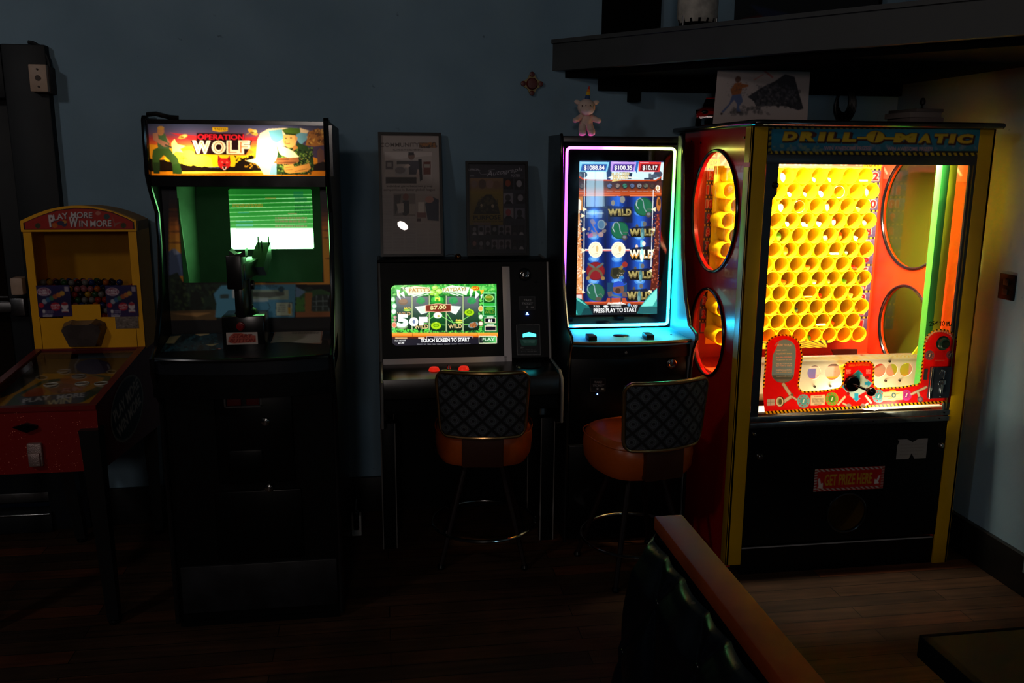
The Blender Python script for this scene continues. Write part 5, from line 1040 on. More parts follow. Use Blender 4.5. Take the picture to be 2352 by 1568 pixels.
# reels
A.rect(60, 720, 1560, 3000, '101c48'); A.zoom = z5_
for x0, x1 in ((190, 560), (600, 1000), (1010, 1440)):
    for k in range(24):
        t = (k+.5)/24; s_ = math.sin(PI*t); c_ = '%02x%02x%02x' % (int(14+20*s_**2), int(28+70*s_**2), int(90+120*s_**2)); A.rect(x0+(x1-x0)*k/24, -733, x0+(x1-x0)*(k+1)/24, 1260, c_)
for y in (-430, 30, 450, 870):
    for x in (360, 800, 1230): A.ell(x, y, 100, 60, '5aa8f8', .6).ell(x, y, 60, 36, '90d0ff', .6)
A.zoom = z4_
A.poly([(215, 400), (520, 400), (540, 890), (210, 900)], 'a8c8d4', .35)  # pale reflection of a window painted over the left reel
def wild(x0, x1, y, h, dim, mast=True):
    c_ = ['7a6a40', 'b0a060'] if dim else ['e8a040', 'fff8e0']
    if mast:
        xm = x0+(x1-x0)*.5; A.poly([(xm-20, y-h*2.1), (xm+40, y-h*2.1), (xm+30, y+h*.4), (xm-20, y+h*.4)], '4a90d0' if dim else '80e8f8', .8)
        A.ell(x0+(x1-x0)*.3, y-h*1.35, 26, 40, '54504c' if dim else 'f8d8c0').ell(x0+(x1-x0)*.6, y-h*1.7, 34, 46, '6a6864' if dim else 'fff0e0')
        A.poly([(x0+20, y-h), (x0+80, y-h*1.25), (x1-80, y-h*1.4), (x1-10, y-h*.9)], '14161c', .9)
    A.poly([(x0, y-h), (x1, y-h*.95), (x1-15, y+h*.2), (x0+30, y+h*.2)], '14100c')
    for ch, f0, f1 in (('W', 0, .42), ('I', .44, .56), ('L', .6, .76), ('D', .78, 1)):
        A.text(ch, (x0+(x1-x0)*f0, y), (x0+(x1-x0)*f1, y-4), h, c_[1], .05); A.text(ch, (x0+(x1-x0)*f0+6, y-2), (x0+(x1-x0)*f1-6, y-6), h*.45, c_[0], .03)
    if mast: A.ell(x0+(x1-x0)*.52, y-h*.35, 34, h*.75, '4a8088' if dim else 'b8fff8').ell(x0+(x1-x0)*.5, y-h*.1, 22, h*.4, '70a8a8' if dim else 'ffffff')
def hook(x, y, s_):
    A.ell(x, y, 170*s_, 170*s_, '14503c').ell(x, y, 150*s_, 150*s_, '1c6a4a')
    A.line([(x-90*s_, y+40*s_), (x-140*s_, y-40*s_), (x-120*s_, y-120*s_), (x-60*s_, y-160*s_), (x-10*s_, y-110*s_), (x+10*s_, y+20*s_), (x+50*s_, y+90*s_)], 16*s_, '8aa0a8'); A.line([(x-100*s_, y+30*s_), (x-130*s_, y-40*s_), (x-110*s_, y-110*s_)], 8*s_, 'd0dce0')
    A.ell(x+90*s_, y+140*s_, 55*s_, 50*s_, '4a4440').ell(x+90*s_, y+130*s_, 34*s_, 26*s_, '7a8088').line([(x+60*s_, y+40*s_), (x+150*s_, y+40*s_), (x+180*s_, y+110*s_)], 7*s_, '6a7070')
hook(1240, 900, 1.0); hook(810, 1320, .95)
A.ell(690, 830, 34, 50, '8a8478').ell(860, 770, 46, 62, '8a8c88').poly([(760, 700), (820, 720), (800, 900), (880, 880), (820, 960), (770, 940)], '3068d8'); A.poly([(590, 880), (1040, 900), (1040, 1190), (600, 1170)], '14141c', .75)
wild(600, 1020, 1060, 120, True, False); wild(985, 1440, 1420, 125, True)
A.speck(14, 'a09080', 20, 50, (220, 1150, 540, 1440), .5, R).ell(480, 1220, 70, 90, '8aa0a8', .8).ell(480, 1220, 54, 72, '3a6a90', .8).ell(470, 1400, 48, 46, 'b89890', .8).poly([(230, 1400), (320, 1370), (330, 1440), (240, 1460)], 'c05898', .7).line([(300, 1180), (420, 1400)], 20, '9a7a60', .7)
A.poly([(210, 890), (600, 900), (590, 920), (210, 925)], '303840', .5).rect(210, 1000, 520, 1030, 'a8b8b8', .5)  # sill and lower band of the painted window reflection
A.zoom = z5_
for x in (395, 828): A.ell(x, 275, 136, 152, 'fffce8').ell(x, 275, 112, 128, 'f8e8b0').ell(x, 275, 104, 118, 'fff8d8').ell(x+30, 255, 26, 60, 'e8c880').line([(x-60, 240), (x-20, 190)], 5, 'a88850').line([(x-40, 360), (x+40, 340)], 6, 'a88850')
for x0, x1 in ((200, 265), (530, 700), (960, 1040)): A.rect(x0, 275, x1, 300, 'f09088').rect(x0, 262, x1, 276, 'ffffff')
wild(1040, 1490, 440, 165, False)
A.ell(395, 680, 176, 178, '6a1a22').ell(395, 680, 160, 160, '8a2028')
for s_ in (1, -1): A.line([(395-s_*140, 800), (395-s_*90, 690), (395+s_*30, 620), (395+s_*140, 540)], 44, '6a5840'); A.line([(395+s_*20, 610), (395+s_*150, 530)], 30, '5a6a70'); A.ell(395-s_*140, 815, 36, 36, '9a7a48')
A.poly([(700, 620), (860, 600), (960, 680), (880, 820), (740, 830), (670, 760)], '3c3a28').poly([(720, 640), (850, 620), (800, 780), (720, 760)], '2a2a20').poly([(830, 620), (900, 560), (930, 600), (880, 660)], '8a7840').ell(950, 555, 52, 52, '9a3028').speck(14, 'c0b8a0', 8, 12, (800, 700, 930, 830), .9, R).ell(890, 800, 46, 30, '3a80c0')
wild(1010, 1470, 820, 140, True); wild(990, 1440, 1220, 150, True)
A.ell(400, 1080, 170, 165, '1c4a3c').ell(400, 1080, 160, 155, '2a6a50').line([(290, 1110), (240, 1040), (250, 960), (320, 905), (370, 950), (390, 1080), (430, 1180)], 20, '8aa8b0').ell(450, 1210, 60, 40, '5a5048').line([(440, 1130), (500, 1110), (540, 1170)], 7, '7a8080')
A.rect(620, 900, 990, 1080, '1c4468').ell(830, 1020, 110, 90, '7a5448').poly([(720, 980), (740, 900), (830, 865), (920, 890), (930, 930), (990, 900), (980, 930), (920, 960), (720, 985)], '2a50c8').ell(820, 1050, 50, 50, '4a3028').poly([(620, 1080), (700, 1060), (730, 1150), (640, 1170)], '6a5450').poly([(900, 1080), (980, 1080), (990, 1170), (900, 1160)], '6a5450').poly([(700, 1110), (900, 1170), (860, 1190), (700, 1150)], '5a7080')
A.rect(190, 1260, 1320, 1310, 'a83c1c').rect(190, 1262, 1320, 1276, 'e86838').poly([(620, 1190), (960, 1190), (990, 1260), (590, 1270)], 'c05030').rect(670, 1190, 700, 1260, '3a4048').rect(870, 1190, 900, 1260, '3a4048').ell(790, 1320, 190, 46, 'f8f0e0').speck(20, 'ffffff', 14, 26, (640, 1280, 960, 1340), 1, R).speck(10, 'd89070', 8, 16, (640, 1290, 960, 1350), .8, R)
for s_, x in ((1, 175), (-1, 1470)):
    A.line([(x+12, -1180+0), (x-6, 1080)], 12, 'f8fcff') if s_ == 1 else A.line([(x+20, -860), (x-24, 600)], 12, 'f8fcff')
for (x, y) in ((160, -370), (170, 290), (170, 690), (160, 1080)): A.poly([(x-35, y-42), (x+42, y), (x-35, y+42)], 'fff8d0')
for (x, y) in ((1450, 670), (1425, 1060), (1490, 290)): A.poly([(x+35, y-42), (x-42, y), (x+35, y+42)], 'fff8d0')
A.zoom = z4_
for (x, y, s_) in ((180, 945, 1), (170, 1305, 1), (1420, 945, -1), (1410, 1305, -1)): A.poly([(x-s_*35, y-40), (x+s_*40, y), (x-s_*35, y+40)], 'fff8d0')
A.poly([(55, 720), (150, 720), (140, 960), (60, 980)], 'c07828').poly([(60, 740), (120, 800), (110, 960), (62, 975)], 'f8f0e0').ell(1510, 850, 40, 130, 'b87030').ell(1520, 820, 24, 60, '5a3418')
A.zoom = z5_
A.poly([(40, -500), (90, -480), (110, 0), (140, 400), (140, 1100), (10, 1100), (30, 0)], 'f0a868'); A.speck(90, 'fff0d8', 10, 22, (20, -480, 130, 1080), .7, R).speck(70, 'c06830', 10, 22, (30, -400, 140, 1080), .7, R)
A.poly([(1560, -400), (1600, -400), (1590, 600), (1560, 1040), (1430, 1050), (1500, 300)], '5a2018'); A.speck(70, 'a84a30', 10, 22, (1460, -400, 1600, 1040), .8, R).speck(40, 'e0a080', 5, 12, (1460, -400, 1600, 1040), .7, R)
A.rect(0, 1100, 160, 1240, 'b84828').rect(0, 1125, 135, 1240, 'e8d8d8')
A.rect(0, 1310, 1600, 1520, '14141c')
A.poly([(0, 1170), (130, 1210), (260, 1330), (340, 1500), (0, 1520)], '1a6a68').poly([(0, 1170), (60, 1190), (200, 1300), (240, 1340), (60, 1240)], '68d8c8').poly([(0, 1340), (60, 1500), (0, 1500)], '48c0b8').poly([(180, 1380), (340, 1380), (350, 1510), (120, 1510)], '12303a', .7)
A.poly([(1560, 1000), (1420, 1130), (1260, 1330), (1180, 1480), (1560, 1500)], '3aa8a0').poly([(1560, 1010), (1440, 1140), (1300, 1300), (1260, 1350), (1480, 1340), (1560, 1200)], '80f0e0').poly([(1220, 1360), (1560, 1350), (1560, 1490), (1190, 1480)], '1c4450', .8)
A.text('7.00', (355, 1366), (470, 1366), 34, 'f0f0f0', .04).text('1.00', (1070, 1352), (1190, 1352), 34, 'f0f0f0', .04).ell(1030, 1320, 32, 28, '6aa8d8').ell(590, 1350, 46, 22, 'f0f0f0').squig(680, 1325, 880, 1358, 1, 'e8e8e8', .7, R)
A.text('PRESS PLAY TO START', (362, 1474), (1180, 1450), 82, 'ffffff', .06)
part('portrait_screen', A.mesh('portrait_screen'), art_mat('lcd_glow2', 'screen', 1.15), slot, 'glowing blue pirate slot game screen')
part('screen_glass', MB().poly([(.83, NY-.002, .97), (1.31, NY-.002, .97), (1.31, NY-.002, 1.757), (.83, NY-.002, 1.757)]), glass_mat('screen_cover_glass', 'ffffff', 1., .015), slot)
q = Yp(1543, 835, 3.59); lk = MB().lathe([(0, 3.586), (.014, 3.585), (.022, 3.588), (.026, 3.602)], (q[0], 0, q[2]), 'Y').tube([(q[0]+.014*math.cos(t_), 3.583, q[2]+.014*math.sin(t_)) for t_ in [PI*.6+k*PI*1.3/12 for k in range(13)]], .003, seg=6); part('barrel_lock', lk, CHROME, slot)
a = rectY(1355, 868, 1391, 899, 3.6005, .0013, '0a0a0b', (1270, 740, 2.5289)); a.line([(218, 328), (305, 328), (305, 400), (220, 402), (218, 328)], 2, '3c3a3a').text('TAKE', (238, 353), (284, 353), 12, '8a8684', .03, .2).text('TICKET', (229, 373), (296, 373), 12, '8a8684', .03, .2).ell(259, 385, 6, 6, '7a7674').ell(288, 386, 9, 6, '7a7674')
part('ticket_label', a.mesh('ticket_label'), art_mat('printed_art'), slot, 'TAKE TICKET label')
q = Yp(1372, 905, 3.598); part('ticket_light', MB().sph(tuple(q), .003, seg=12), mat('blue_led'), slot)
q = Yp(1438, 797, 3.55); part('apron_lock', MB().lathe([(0, 3.545), (.006, 3.546), (.008, 3.56)], (q[0], 0, .90), 'Y'), STEEL, slot)
# ================================================================== DRILL GAME
DL, DR, DF, DB, DT = 1.409, 2.404, 3.214, 4.02, 1.84
drill = thing('prize_drill_game', 'large red and yellow prize game with rows of lit yellow tubes behind glass', 'arcade machine', (1.9, 3.6, 0))
RED = mat('glossy_red_panel', 'aa0a0a', .2, noise=.04, coat=.3)
REDI = mat('red_inner_panel', 'c43810', .4, noise=.05)
YPOST = mat('yellow_post', 'c89a00', .34, noise=.05)
YT = mat('yellow_tube', 'ffe818', .35)
_n = YT.node_tree; _t = _n.nodes.new('ShaderNodeBsdfTranslucent'); _t.inputs[0].default_value = (*lin('ffe640'), 1); _x = _n.nodes.new('ShaderNodeMixShader'); _x.inputs[0].default_value = .4
_n.links.new(_n.nodes['Principled BSDF'].outputs[0], _x.inputs[1]); _n.links.new(_t.outputs[0], _x.inputs[2]); _n.links.new(_x.outputs[0], _n.nodes['Material Output'].inputs[0])
DKM = mat('dark_steel_frame', '44474b', .35, .7, noise=.1, nscale=20)
# sides with two round windows each
cy1, cz1, r1 = 3.585, 1.50, .252; cy2, cz2, r2 = 3.585, .975, .188
for nm, xa, xb in (('left', DL, DL+.018), ('right', DR-.066, DR-.048)):
    m = MB()
    m.hole('X', 3.24, 3.99, 1.235, 1.80, cy1, cz1, r1, xa, xb); m.hole('X', 3.24, 3.99, .775, 1.235, cy2, cz2, r2, xa, xb)
    m.box(xa, xb, 3.24, 3.99, .03, .775).box(xa, xb, 3.24, 3.99, 1.80, DT)
    sp_ = part('side_panel', m, RED if nm == 'left' else REDI, drill)
    for (cy, cz, r_) in ((cy1, cz1, r1), (cy2, cz2, r2)):
        xo = xa-.004 if nm == 'left' else xa
        ring = [(xo, cy+(r_+.003)*math.cos(2*PI*k/64), cz+(r_+.003)*math.sin(2*PI*k/64)) for k in range(64)]
        w_ = part('window_ring', MB().tube(ring, .007, True, 8), TMOLD, sp_)
        w_ = part('round_window', MB().poly([((xa+xb)/2, cy+r_*math.cos(2*PI*k/48), cz+r_*math.sin(2*PI*k/48)) for k in range(48)]), glass_mat('amber_window', 'fff2d0', 1.2, .03) if nm == 'left' else glass_mat('yellowed_window', 'f4e070', 1.2, .03), sp_)
part('side_screw', MB().cyl((DL-.003, 3.78, 1.79), (DL, 3.78, 1.79), .005, seg=10).cyl((DL-.003, 3.31, 1.80), (DL, 3.31, 1.80), .005, seg=10).cyl((DL-.003, 3.90, 1.80), (DL, 3.90, 1.80), .004, seg=10), SATIN, drill)
# corner posts
part('corner_post', MB().box(1.397, 1.462, DF, DF+.012, .05, DT, .002).box(1.397, 1.409, DF, DF+.06, .05, DT, .002), YPOST, drill)
part('corner_post', MB().box(2.345, 2.413, DF, DF+.012, .0, DT, .002).box(2.401, 2.413, DF, DF+.06, .0, DT, .002), YPOST, drill)
part('reflector_sticker', MB().box(1.3955, 1.397, 3.216, 3.27, 1.688, 1.705), mat('red_reflector', 'e03030', .3), drill) 
part('lid', MB().box(1.393, 2.418, 3.175, 4.09, DT+.001, DT+.02, .003), SATIN, drill)
part('lid_molding', MB().tube([(1.392, 4.09, 1.852), (1.392, 3.20, 1.852), (1.40, 3.18, 1.852), (1.42, 3.172, 1.852), (2.39, 3.172, 1.852), (2.412, 3.18, 1.852), (2.42, 3.20, 1.852), (2.42, 3.5, 1.852)], .011, seg=10), TMOLD, drill)
part('body_shell', MB().box(1.41, 2.40, DB-.015, DB, .03, DT).box(DL+.018, DR-.066, 3.24, DB-.015, .655, .668).box(DL+.018, 2.36, 3.24, DB-.015, .02, .04), BLACK, drill)
part('side_panel_outer', MB().box(2.385, 2.40, 3.24, 4.0, .03, .7), BLACK, drill)
part('inner_ceiling', MB().box(DL+.018, DR-.066, 3.25, 3.87, 1.80, 1.81), mat('white_inner_ceiling', 'e8e4d8', .6), drill)
part('inner_back', MB().box(DL+.018, DR-.066, 3.86, 3.87, .66, 1.80), REDI, drill)
# lamps of the machine
l = lamp('game_light', 'AREA', (1.88, 3.285, 1.785), 85., (1, .87, .62), .82, (1.88, 3.72, 1.2), .06, 2.0); l.parent = drill; l.location -= Vector((1.9, 3.6, 0))
part('light_fixture', MB().box(1.45, 2.30, 3.28, 3.36, 1.787, 1.80, .003), mat('white_inner_ceiling'), drill)
l = lamp('tray_light', 'AREA', (1.90, 3.275, .708), 3.2, (1, .92, .62), .6, (1.95, 3.36, .84), .03); l.parent = drill; l.location -= Vector((1.9, 3.6, 0))
# header sign
z7 = (1720, 260, 3.92)
a = worldY(1.466, 2.345, 1.737, 1.838, DF+.004, .0019, '17160f', z7)
a.stripes([(190, 128), (2120, 146)], 26, 52, '6a5c14', '14120c').stripes([(178, 352), (2110, 372)], 26, 52, '8a7410', '14120c').stripes([(196, 100), (185, 380)], 26, 52, '6a5c14', '14120c').stripes([(2122, 120), (2106, 390)], 26, 52, '5a4c14', '14120c')
a.rrect(203, 143, 2103, 338, 20, '14566e').vgrad(220, 143, 2090, 335, ['14607a', '165a72', '245064'], 12); a.speck(34, '4c5f74', 14, 30, (210, 285, 2090, 335), .6, R).speck(16, '5a6a5a', 14, 24, (210, 285, 700, 335), .6, R)
s_ = [('D', 300, 440), ('R', 452, 608), ('I', 618, 690), ('L', 700, 830), ('L', 838, 975), ('-', 985, 1060), ('O', 1065, 1225), ('-', 1230, 1300), ('M', 1300, 1510), ('A', 1520, 1650), ('T', 1655, 1790), ('I', 1795, 1860), ('C', 1865, 2020)]
for dx, dy, cc, b, gr in ((8, 10, '2a1410', .16, 8), (0, 0, '3a1c14', .14, 5), (0, 0, 'a08414', .07, 0)):
    for ch, x0, x1 in s_:
        t = (x0-300)/1700; y = 248+26*t
        if ch == '-': a.rect(x0-10-gr+dx, y-45-gr+dy, x1+10+gr+dx, y-27+gr+dy, cc)
        elif ch == 'O': a.ell(1140+dx, 212+dy, 82+gr, 52+gr, cc); (a.poly([(1150, 170), (1165, 170), (1135, 255), (1120, 255)], '3a1c14') if not gr else None)
        else: a.text(ch, (x0-gr+dx, y+gr+dy), (x1+gr-14+dx, y+.8+gr+dy), 84+2*gr, cc, b, .25)
a.text('WIN AWESOME PRIZES!', (678, 332), (1102, 334), 36, '8c6c74', .05).text('WIN AWESOME PRIZES!', (1245, 336), (1655, 338), 34, '8c6c74', .05)
a.c = np.clip(a.c*1.7, 0, 1)
part('header_sign', a.mesh('header_sign'), art_mat('glossy_printed_art', 'print', 1., .2), drill, 'unlit sign reading DRILL-O-MATIC')
part('header_backing', MB().box(1.462, 2.345, DF+.006, DF+.02, 1.70, DT), BLACK, drill)
# glazed door
gl, gr_, gt, gb = 1.508, 2.322, 1.703, .70
part('door_frame', MB().box(1.464, 2.345, DF+.002, DF+.014, 1.700, 1.736, .001).prism([(1.464, .69), (1.464, 1.70), (1.515, 1.70), (1.513, 1.587), (1.497, 1.567), (1.497, .69)], DF+.002, DF+.014, 'Y').box(2.318, 2.345, DF+.002, DF+.014, .69, 1.70, .001), DKM, drill)
part('door_strip', MB().box(2.3275, 2.331, DF-.002, DF+.002, .70, 1.70), mat('brass_strip', '8a7440', .3, .8), drill)
q = Yp(1781, 425, DF); part('door_lock', MB().lathe([(0, DF-.008), (.006, DF-.009), (.011, DF-.006), (.014, DF+.002)], (q[0], 0, q[2]), 'Y'), TMOLD, drill)
part('front_glass', MB().poly([(1.49, DF+.010, .69), (2.33, DF+.010, .69), (2.33, DF+.010, 1.71), (1.49, DF+.010, 1.71)]), GLASS, drill)
part('lower_rail', MB().box(1.464, 2.345, DF-.002, DF+.012, .672, .695, .001).box(1.464, 2.345, DF-.004, DF+.010, .648, .669, .001), mat('scratched_steel', '6a6c6c', .3, .9, noise=.2, nscale=50), drill)
part('rail_screw', MB().cyl((1.7, DF-.007, .66), (1.7, DF-.003, .66), .003, seg=8).cyl((2.0, DF-.007, .659), (2.0, DF-.003, .659), .003, seg=8).cyl((2.3, DF-.007, .66), (2.3, DF-.003, .66), .003, seg=8).cyl((2.32, DF-.005, .684), (2.32, DF-.001, .684), .003, seg=8), SATIN, drill)
# lower black door with the prize hole
hx, hz, hr = 1.923, .256, .086
m = MB(); m.hole('Y', 1.60, 2.25, .135, .40, hx, hz, hr, DF+.004, DF+.016).box(1.462, 1.60, DF+.004, DF+.016, .135, .645).box(2.25, 2.345, DF+.004, DF+.016, .135, .645).box(1.60, 2.25, DF+.004, DF+.016, .40, .645)
ld = part('prize_door', m, BLACK, drill)
part('plinth', MB().box(1.464, 2.345, DF+.01, DF+.03, .0, .118), BLACK, drill); part('plinth_edge', MB().box(1.464, 2.335, DF+.003, DF+.008, .119, .1235), mat('grey_plinth_edge', '8a8a8c', .4), drill)
part('prize_chute', MB().tube([(hx, DF+.012, hz), (hx, DF+.25, hz+.01)], hr-.001, seg=48, cap=False).tube([(hx, DF+.24, hz), (hx, DF+.245, hz)], hr, seg=48), mat('amber_chute', '4a3510', .25), ld)
part('chute_ring', MB().tube([(hx+hr*math.cos(2*PI*k/48), DF+.003, hz+hr*math.sin(2*PI*k/48)) for k in range(48)], .005, True, 8), TMOLD, ld)
a = worldY(1.764, 2.078, .358, .458, DF+.0025, .0018, 'a81210', (1640, 940, 2.4972))
a.uvmode = True; a.stripes([(0, .07), (1, .07)], .11, .07, 'b0a8a0', '8a1010').stripes([(0, .93), (1, .93)], .11, .07, '8a1010', 'b09a90').stripes([(.02, 0), (.02, 1)], .04, .12, 'b0a8a0', '8a1010').stripes([(.98, 0), (.98, 1)], .04, .12, '9a7a70', '8a1010')
a.text('GET PRIZE HERE', (.15, .76), (.83, .76), .50, 'b08a18', .05, 0).poly([(.05, .45), (.08, .42), (.10, .66), (.13, .62), (.13, .88), (.05, .84), (.07, .76)], 'c8c0bc').poly([(.95, .4), (.92, .42), (.90, .6), (.87, .56), (.87, .78), (.94, .76), (.92, .68)], 'c8c0bc')
part('prize_sign', a.mesh('prize_sign'), art_mat('printed_art'), ld, 'red sign reading GET PRIZE HERE')
a = worldY(2.125, 2.262, .484, .572, DF+.0022, .002, '8f8782'); a.uvmode = True; a.poly([(.3, 0), (.5, .16), (.7, .0)], None).poly([(.42, 1), (.5, .72), (.62, 1)], None).poly([(0, 0), (.06, .1), (0, .3)], None); a.squig(.1, .2, .9, .85, 4, '77706c', .3, R, .6).squig(.1, .2, .9, .85, 4, '77706c', .3, R, .3)
part('torn_paper', a.mesh('torn_paper'), art_mat('printed_art'), ld, 'torn white paper notice')
for (x, z_, r_) in ((1.518, .523, .016), (2.326, .539, .014), (1.486, .622, .010)):
    part('cam_lock', MB().lathe([(0, DF-.010), (r_*.5, DF-.010), (r_*.75, DF-.006), (r_, DF+.004)], (x, 0, z_), 'Y'), CHROME, ld)
part('speaker_grille', MB().box(1.875, 1.99, DF+.001, DF+.005, .52, .526).box(1.875, 1.99, DF+.001, DF+.005, .508, .514).box(1.9, 1.98, DF+.001, DF+.005, .59, .594).box(1.865, 1.995, DF+.001, DF+.005, .496, .502), TMOLD, ld)
# back art: number strips and tread plate
def tread(a, x0, y0, x1, y1, base, c_):
    a.rect(x0, y0, x1, y1, base)
    nx = max(3, int((x1-x0)/.045)); ny = max(1, int((y1-y0)/.09))
    return a
a = Art((DL+.02, 3.858, 1.795), (DR-.066-DL-.024, 0, 0), (0, 0, -.105), .0022, 'b86a50'); a.uvmode = True
asp = (DR-.066-DL-.024)/.105
for j in range(3):
    for i in range(24):
        x = (i+.5*(j % 2))/24+.01; y = (j+.5)/3; s_ = 1 if (i+j) % 2 else -1
        a.line([(x-.011, y+s_*.11), (x+.011, y-s_*.11)], .012, 'f0c8a0')
part('tread_plate', a.mesh('tread_plate'), art_mat('printed_art'), drill, 'printed tread plate pattern')
a = Art((DR-.0665, 3.855, 1.795), (0, -.6, 0), (0, 0, -.16), .003, 'd8684a'); a.uvmode = True
for j in range(3):
    for i in range(9):
        x = (i+.5*(j % 2))/9+.02; y = (j+.5)/3.3; s_ = 1 if (i+j) % 2 else -1
        a.line([(x-.03, y+s_*.1), (x+.03, y-s_*.1)], .03, 'ffd8c0')
a.m[:] = a.m; a.poly([(.42-.0, 1.2)]+[(.45+.42*math.cos(PI*k/20), 1.84-1.6*math.sin(PI*k/20)) for k in range(21)], None)
part('tread_plate', a.mesh('tread_plate'), art_mat('printed_art'), drill, 'printed tread plate pattern')
PX, RZ0, RDZ = .0722, 1.650, .0640
for (x0, x1, nm, side_) in ((2.232, 2.325, 'r', 1), (1.472, 1.530, 'l', 0)):
    zt, zb = 1.72, RZ0-RDZ*11.5
    a = Art((x0, 3.8575, zt), (x1-x0, 0, 0), (0, 0, zb-zt), .0018, '5a4466'); a.uvmode = True; HH = zt-zb
    a.rect(0, 0, 1, (zt-RZ0-RDZ*.5)/HH, 'e8b818').text('ROW', (.08, .036), (.92, .036), .03, '4a3a10', .05)
    for i in range(12):
        v0 = (zt-RZ0+RDZ*(i-.5))/HH; dv2 = RDZ/HH
        a.vgrad(0, v0, 1, v0+dv2, ['6a5a78', '4a3a58'], 4)
        a.stripes([(0, v0+dv2*.06), (1, v0+dv2*.06)], dv2*.14, .24, 'e0b020', '201810')
        if side_ == 0: a.poly([(.62, v0+dv2*.25), (.95, v0+dv2*.55), (.62, v0+dv2*.85)], 'e8a020')
        s_ = str(12-i); w_ = .62 if len(s_) == 2 else .34; xc = .62 if side_ else .34
        a.text(s_, (xc-w_/2, v0+dv2*.88), (xc+w_/2, v0+dv2*.88), dv2*.66, 'f8c0b0', .12).text(s_, (xc-w_/2+.03, v0+dv2*.86), (xc+w_/2-.03, v0+dv2*.86), dv2*.60, 'd81818', .05)
    part('row_number_strip', a.mesh('row_number_strip'), art_mat('printed_art'), drill, 'printed strip of row numbers')
part('tube_plate', MB().box(1.46, 2.175, 3.735, 3.742, .89, 1.69), YT, drill)
part('tube_fill', MB().box(1.46, 2.16, 3.62, 3.735, 1.683, 1.69), YT, drill)
# tubes
def tubemesh():
    m = MB(); y0, y1 = 3.6, 3.735; ro, ri = .0358, .0333
    m.lathe([(ri, y1), (ri, y0+.002), ((ro+ri)/2, y0), (ro, y0+.002), (ro, y1)], (0, 0, 0), 'Y', 32)
    return m
def ann(m):
    return m
tb = MB(); 
for prof_ in ([(.0333, 3.735), (.0333, 3.602), (.0345, 3.6), (.0358, 3.602), (.0358, 3.735)],):
    rings = []
    for (r_, h) in prof_: rings.append([tb.b.verts.new((r_*math.cos(2*PI*k/32), h, r_*math.sin(2*PI*k/32))) for k in range(32)])
    for i in range(len(rings)-1):
        for k in range(32): tb._f([rings[i][k], rings[i][(k+1) % 32], rings[i+1][(k+1) % 32], rings[i+1][k]])
base_me = bpy.data.meshes.new('tube'); bmesh.ops.recalc_face_normals(tb.b, faces=tb.b.faces); tb.b.to_mesh(base_me); tb.b.free(); base_me.shade_smooth(); base_me.set_sharp_from_angle(angle=math.radians(40)); base_me.materials.append(YT)
tubes = []; hidden = bmesh.new(); POS = {}
for i in range(12):
    xr = 2.136 if i % 2 else 2.100; kk = 10 if i % 2 else 9
    for k in range(kk):
        x, z_ = xr-PX*k, RZ0-RDZ*i; POS[(i, k)] = (x, z_)
        if k in (6, 7):
            tmp = base_me.copy(); tmp.transform(Matrix.Translation((x, 0, z_))); hidden.from_mesh(tmp); bpy.data.meshes.remove(tmp); continue
        o = bpy.data.objects.new('tube', base_me); COL.objects.link(o); o.parent = drill; o.location = (x-1.9, -3.6, z_); BASE[o.name] = Vector((0, 0, 0))
hm = bpy.data.meshes.new('tube_block'); hidden.to_mesh(hm); hidden.free(); hm.shade_smooth(); hm.set_sharp_from_angle(angle=math.radians(40))
hm.transform(Matrix.Translation((-1.9, -3.6, 0))); o = bpy.data.objects.new('tube', hm); COL.objects.link(o); o.parent = drill; hm.materials.append(YT); o['kind'] = 'stuff'
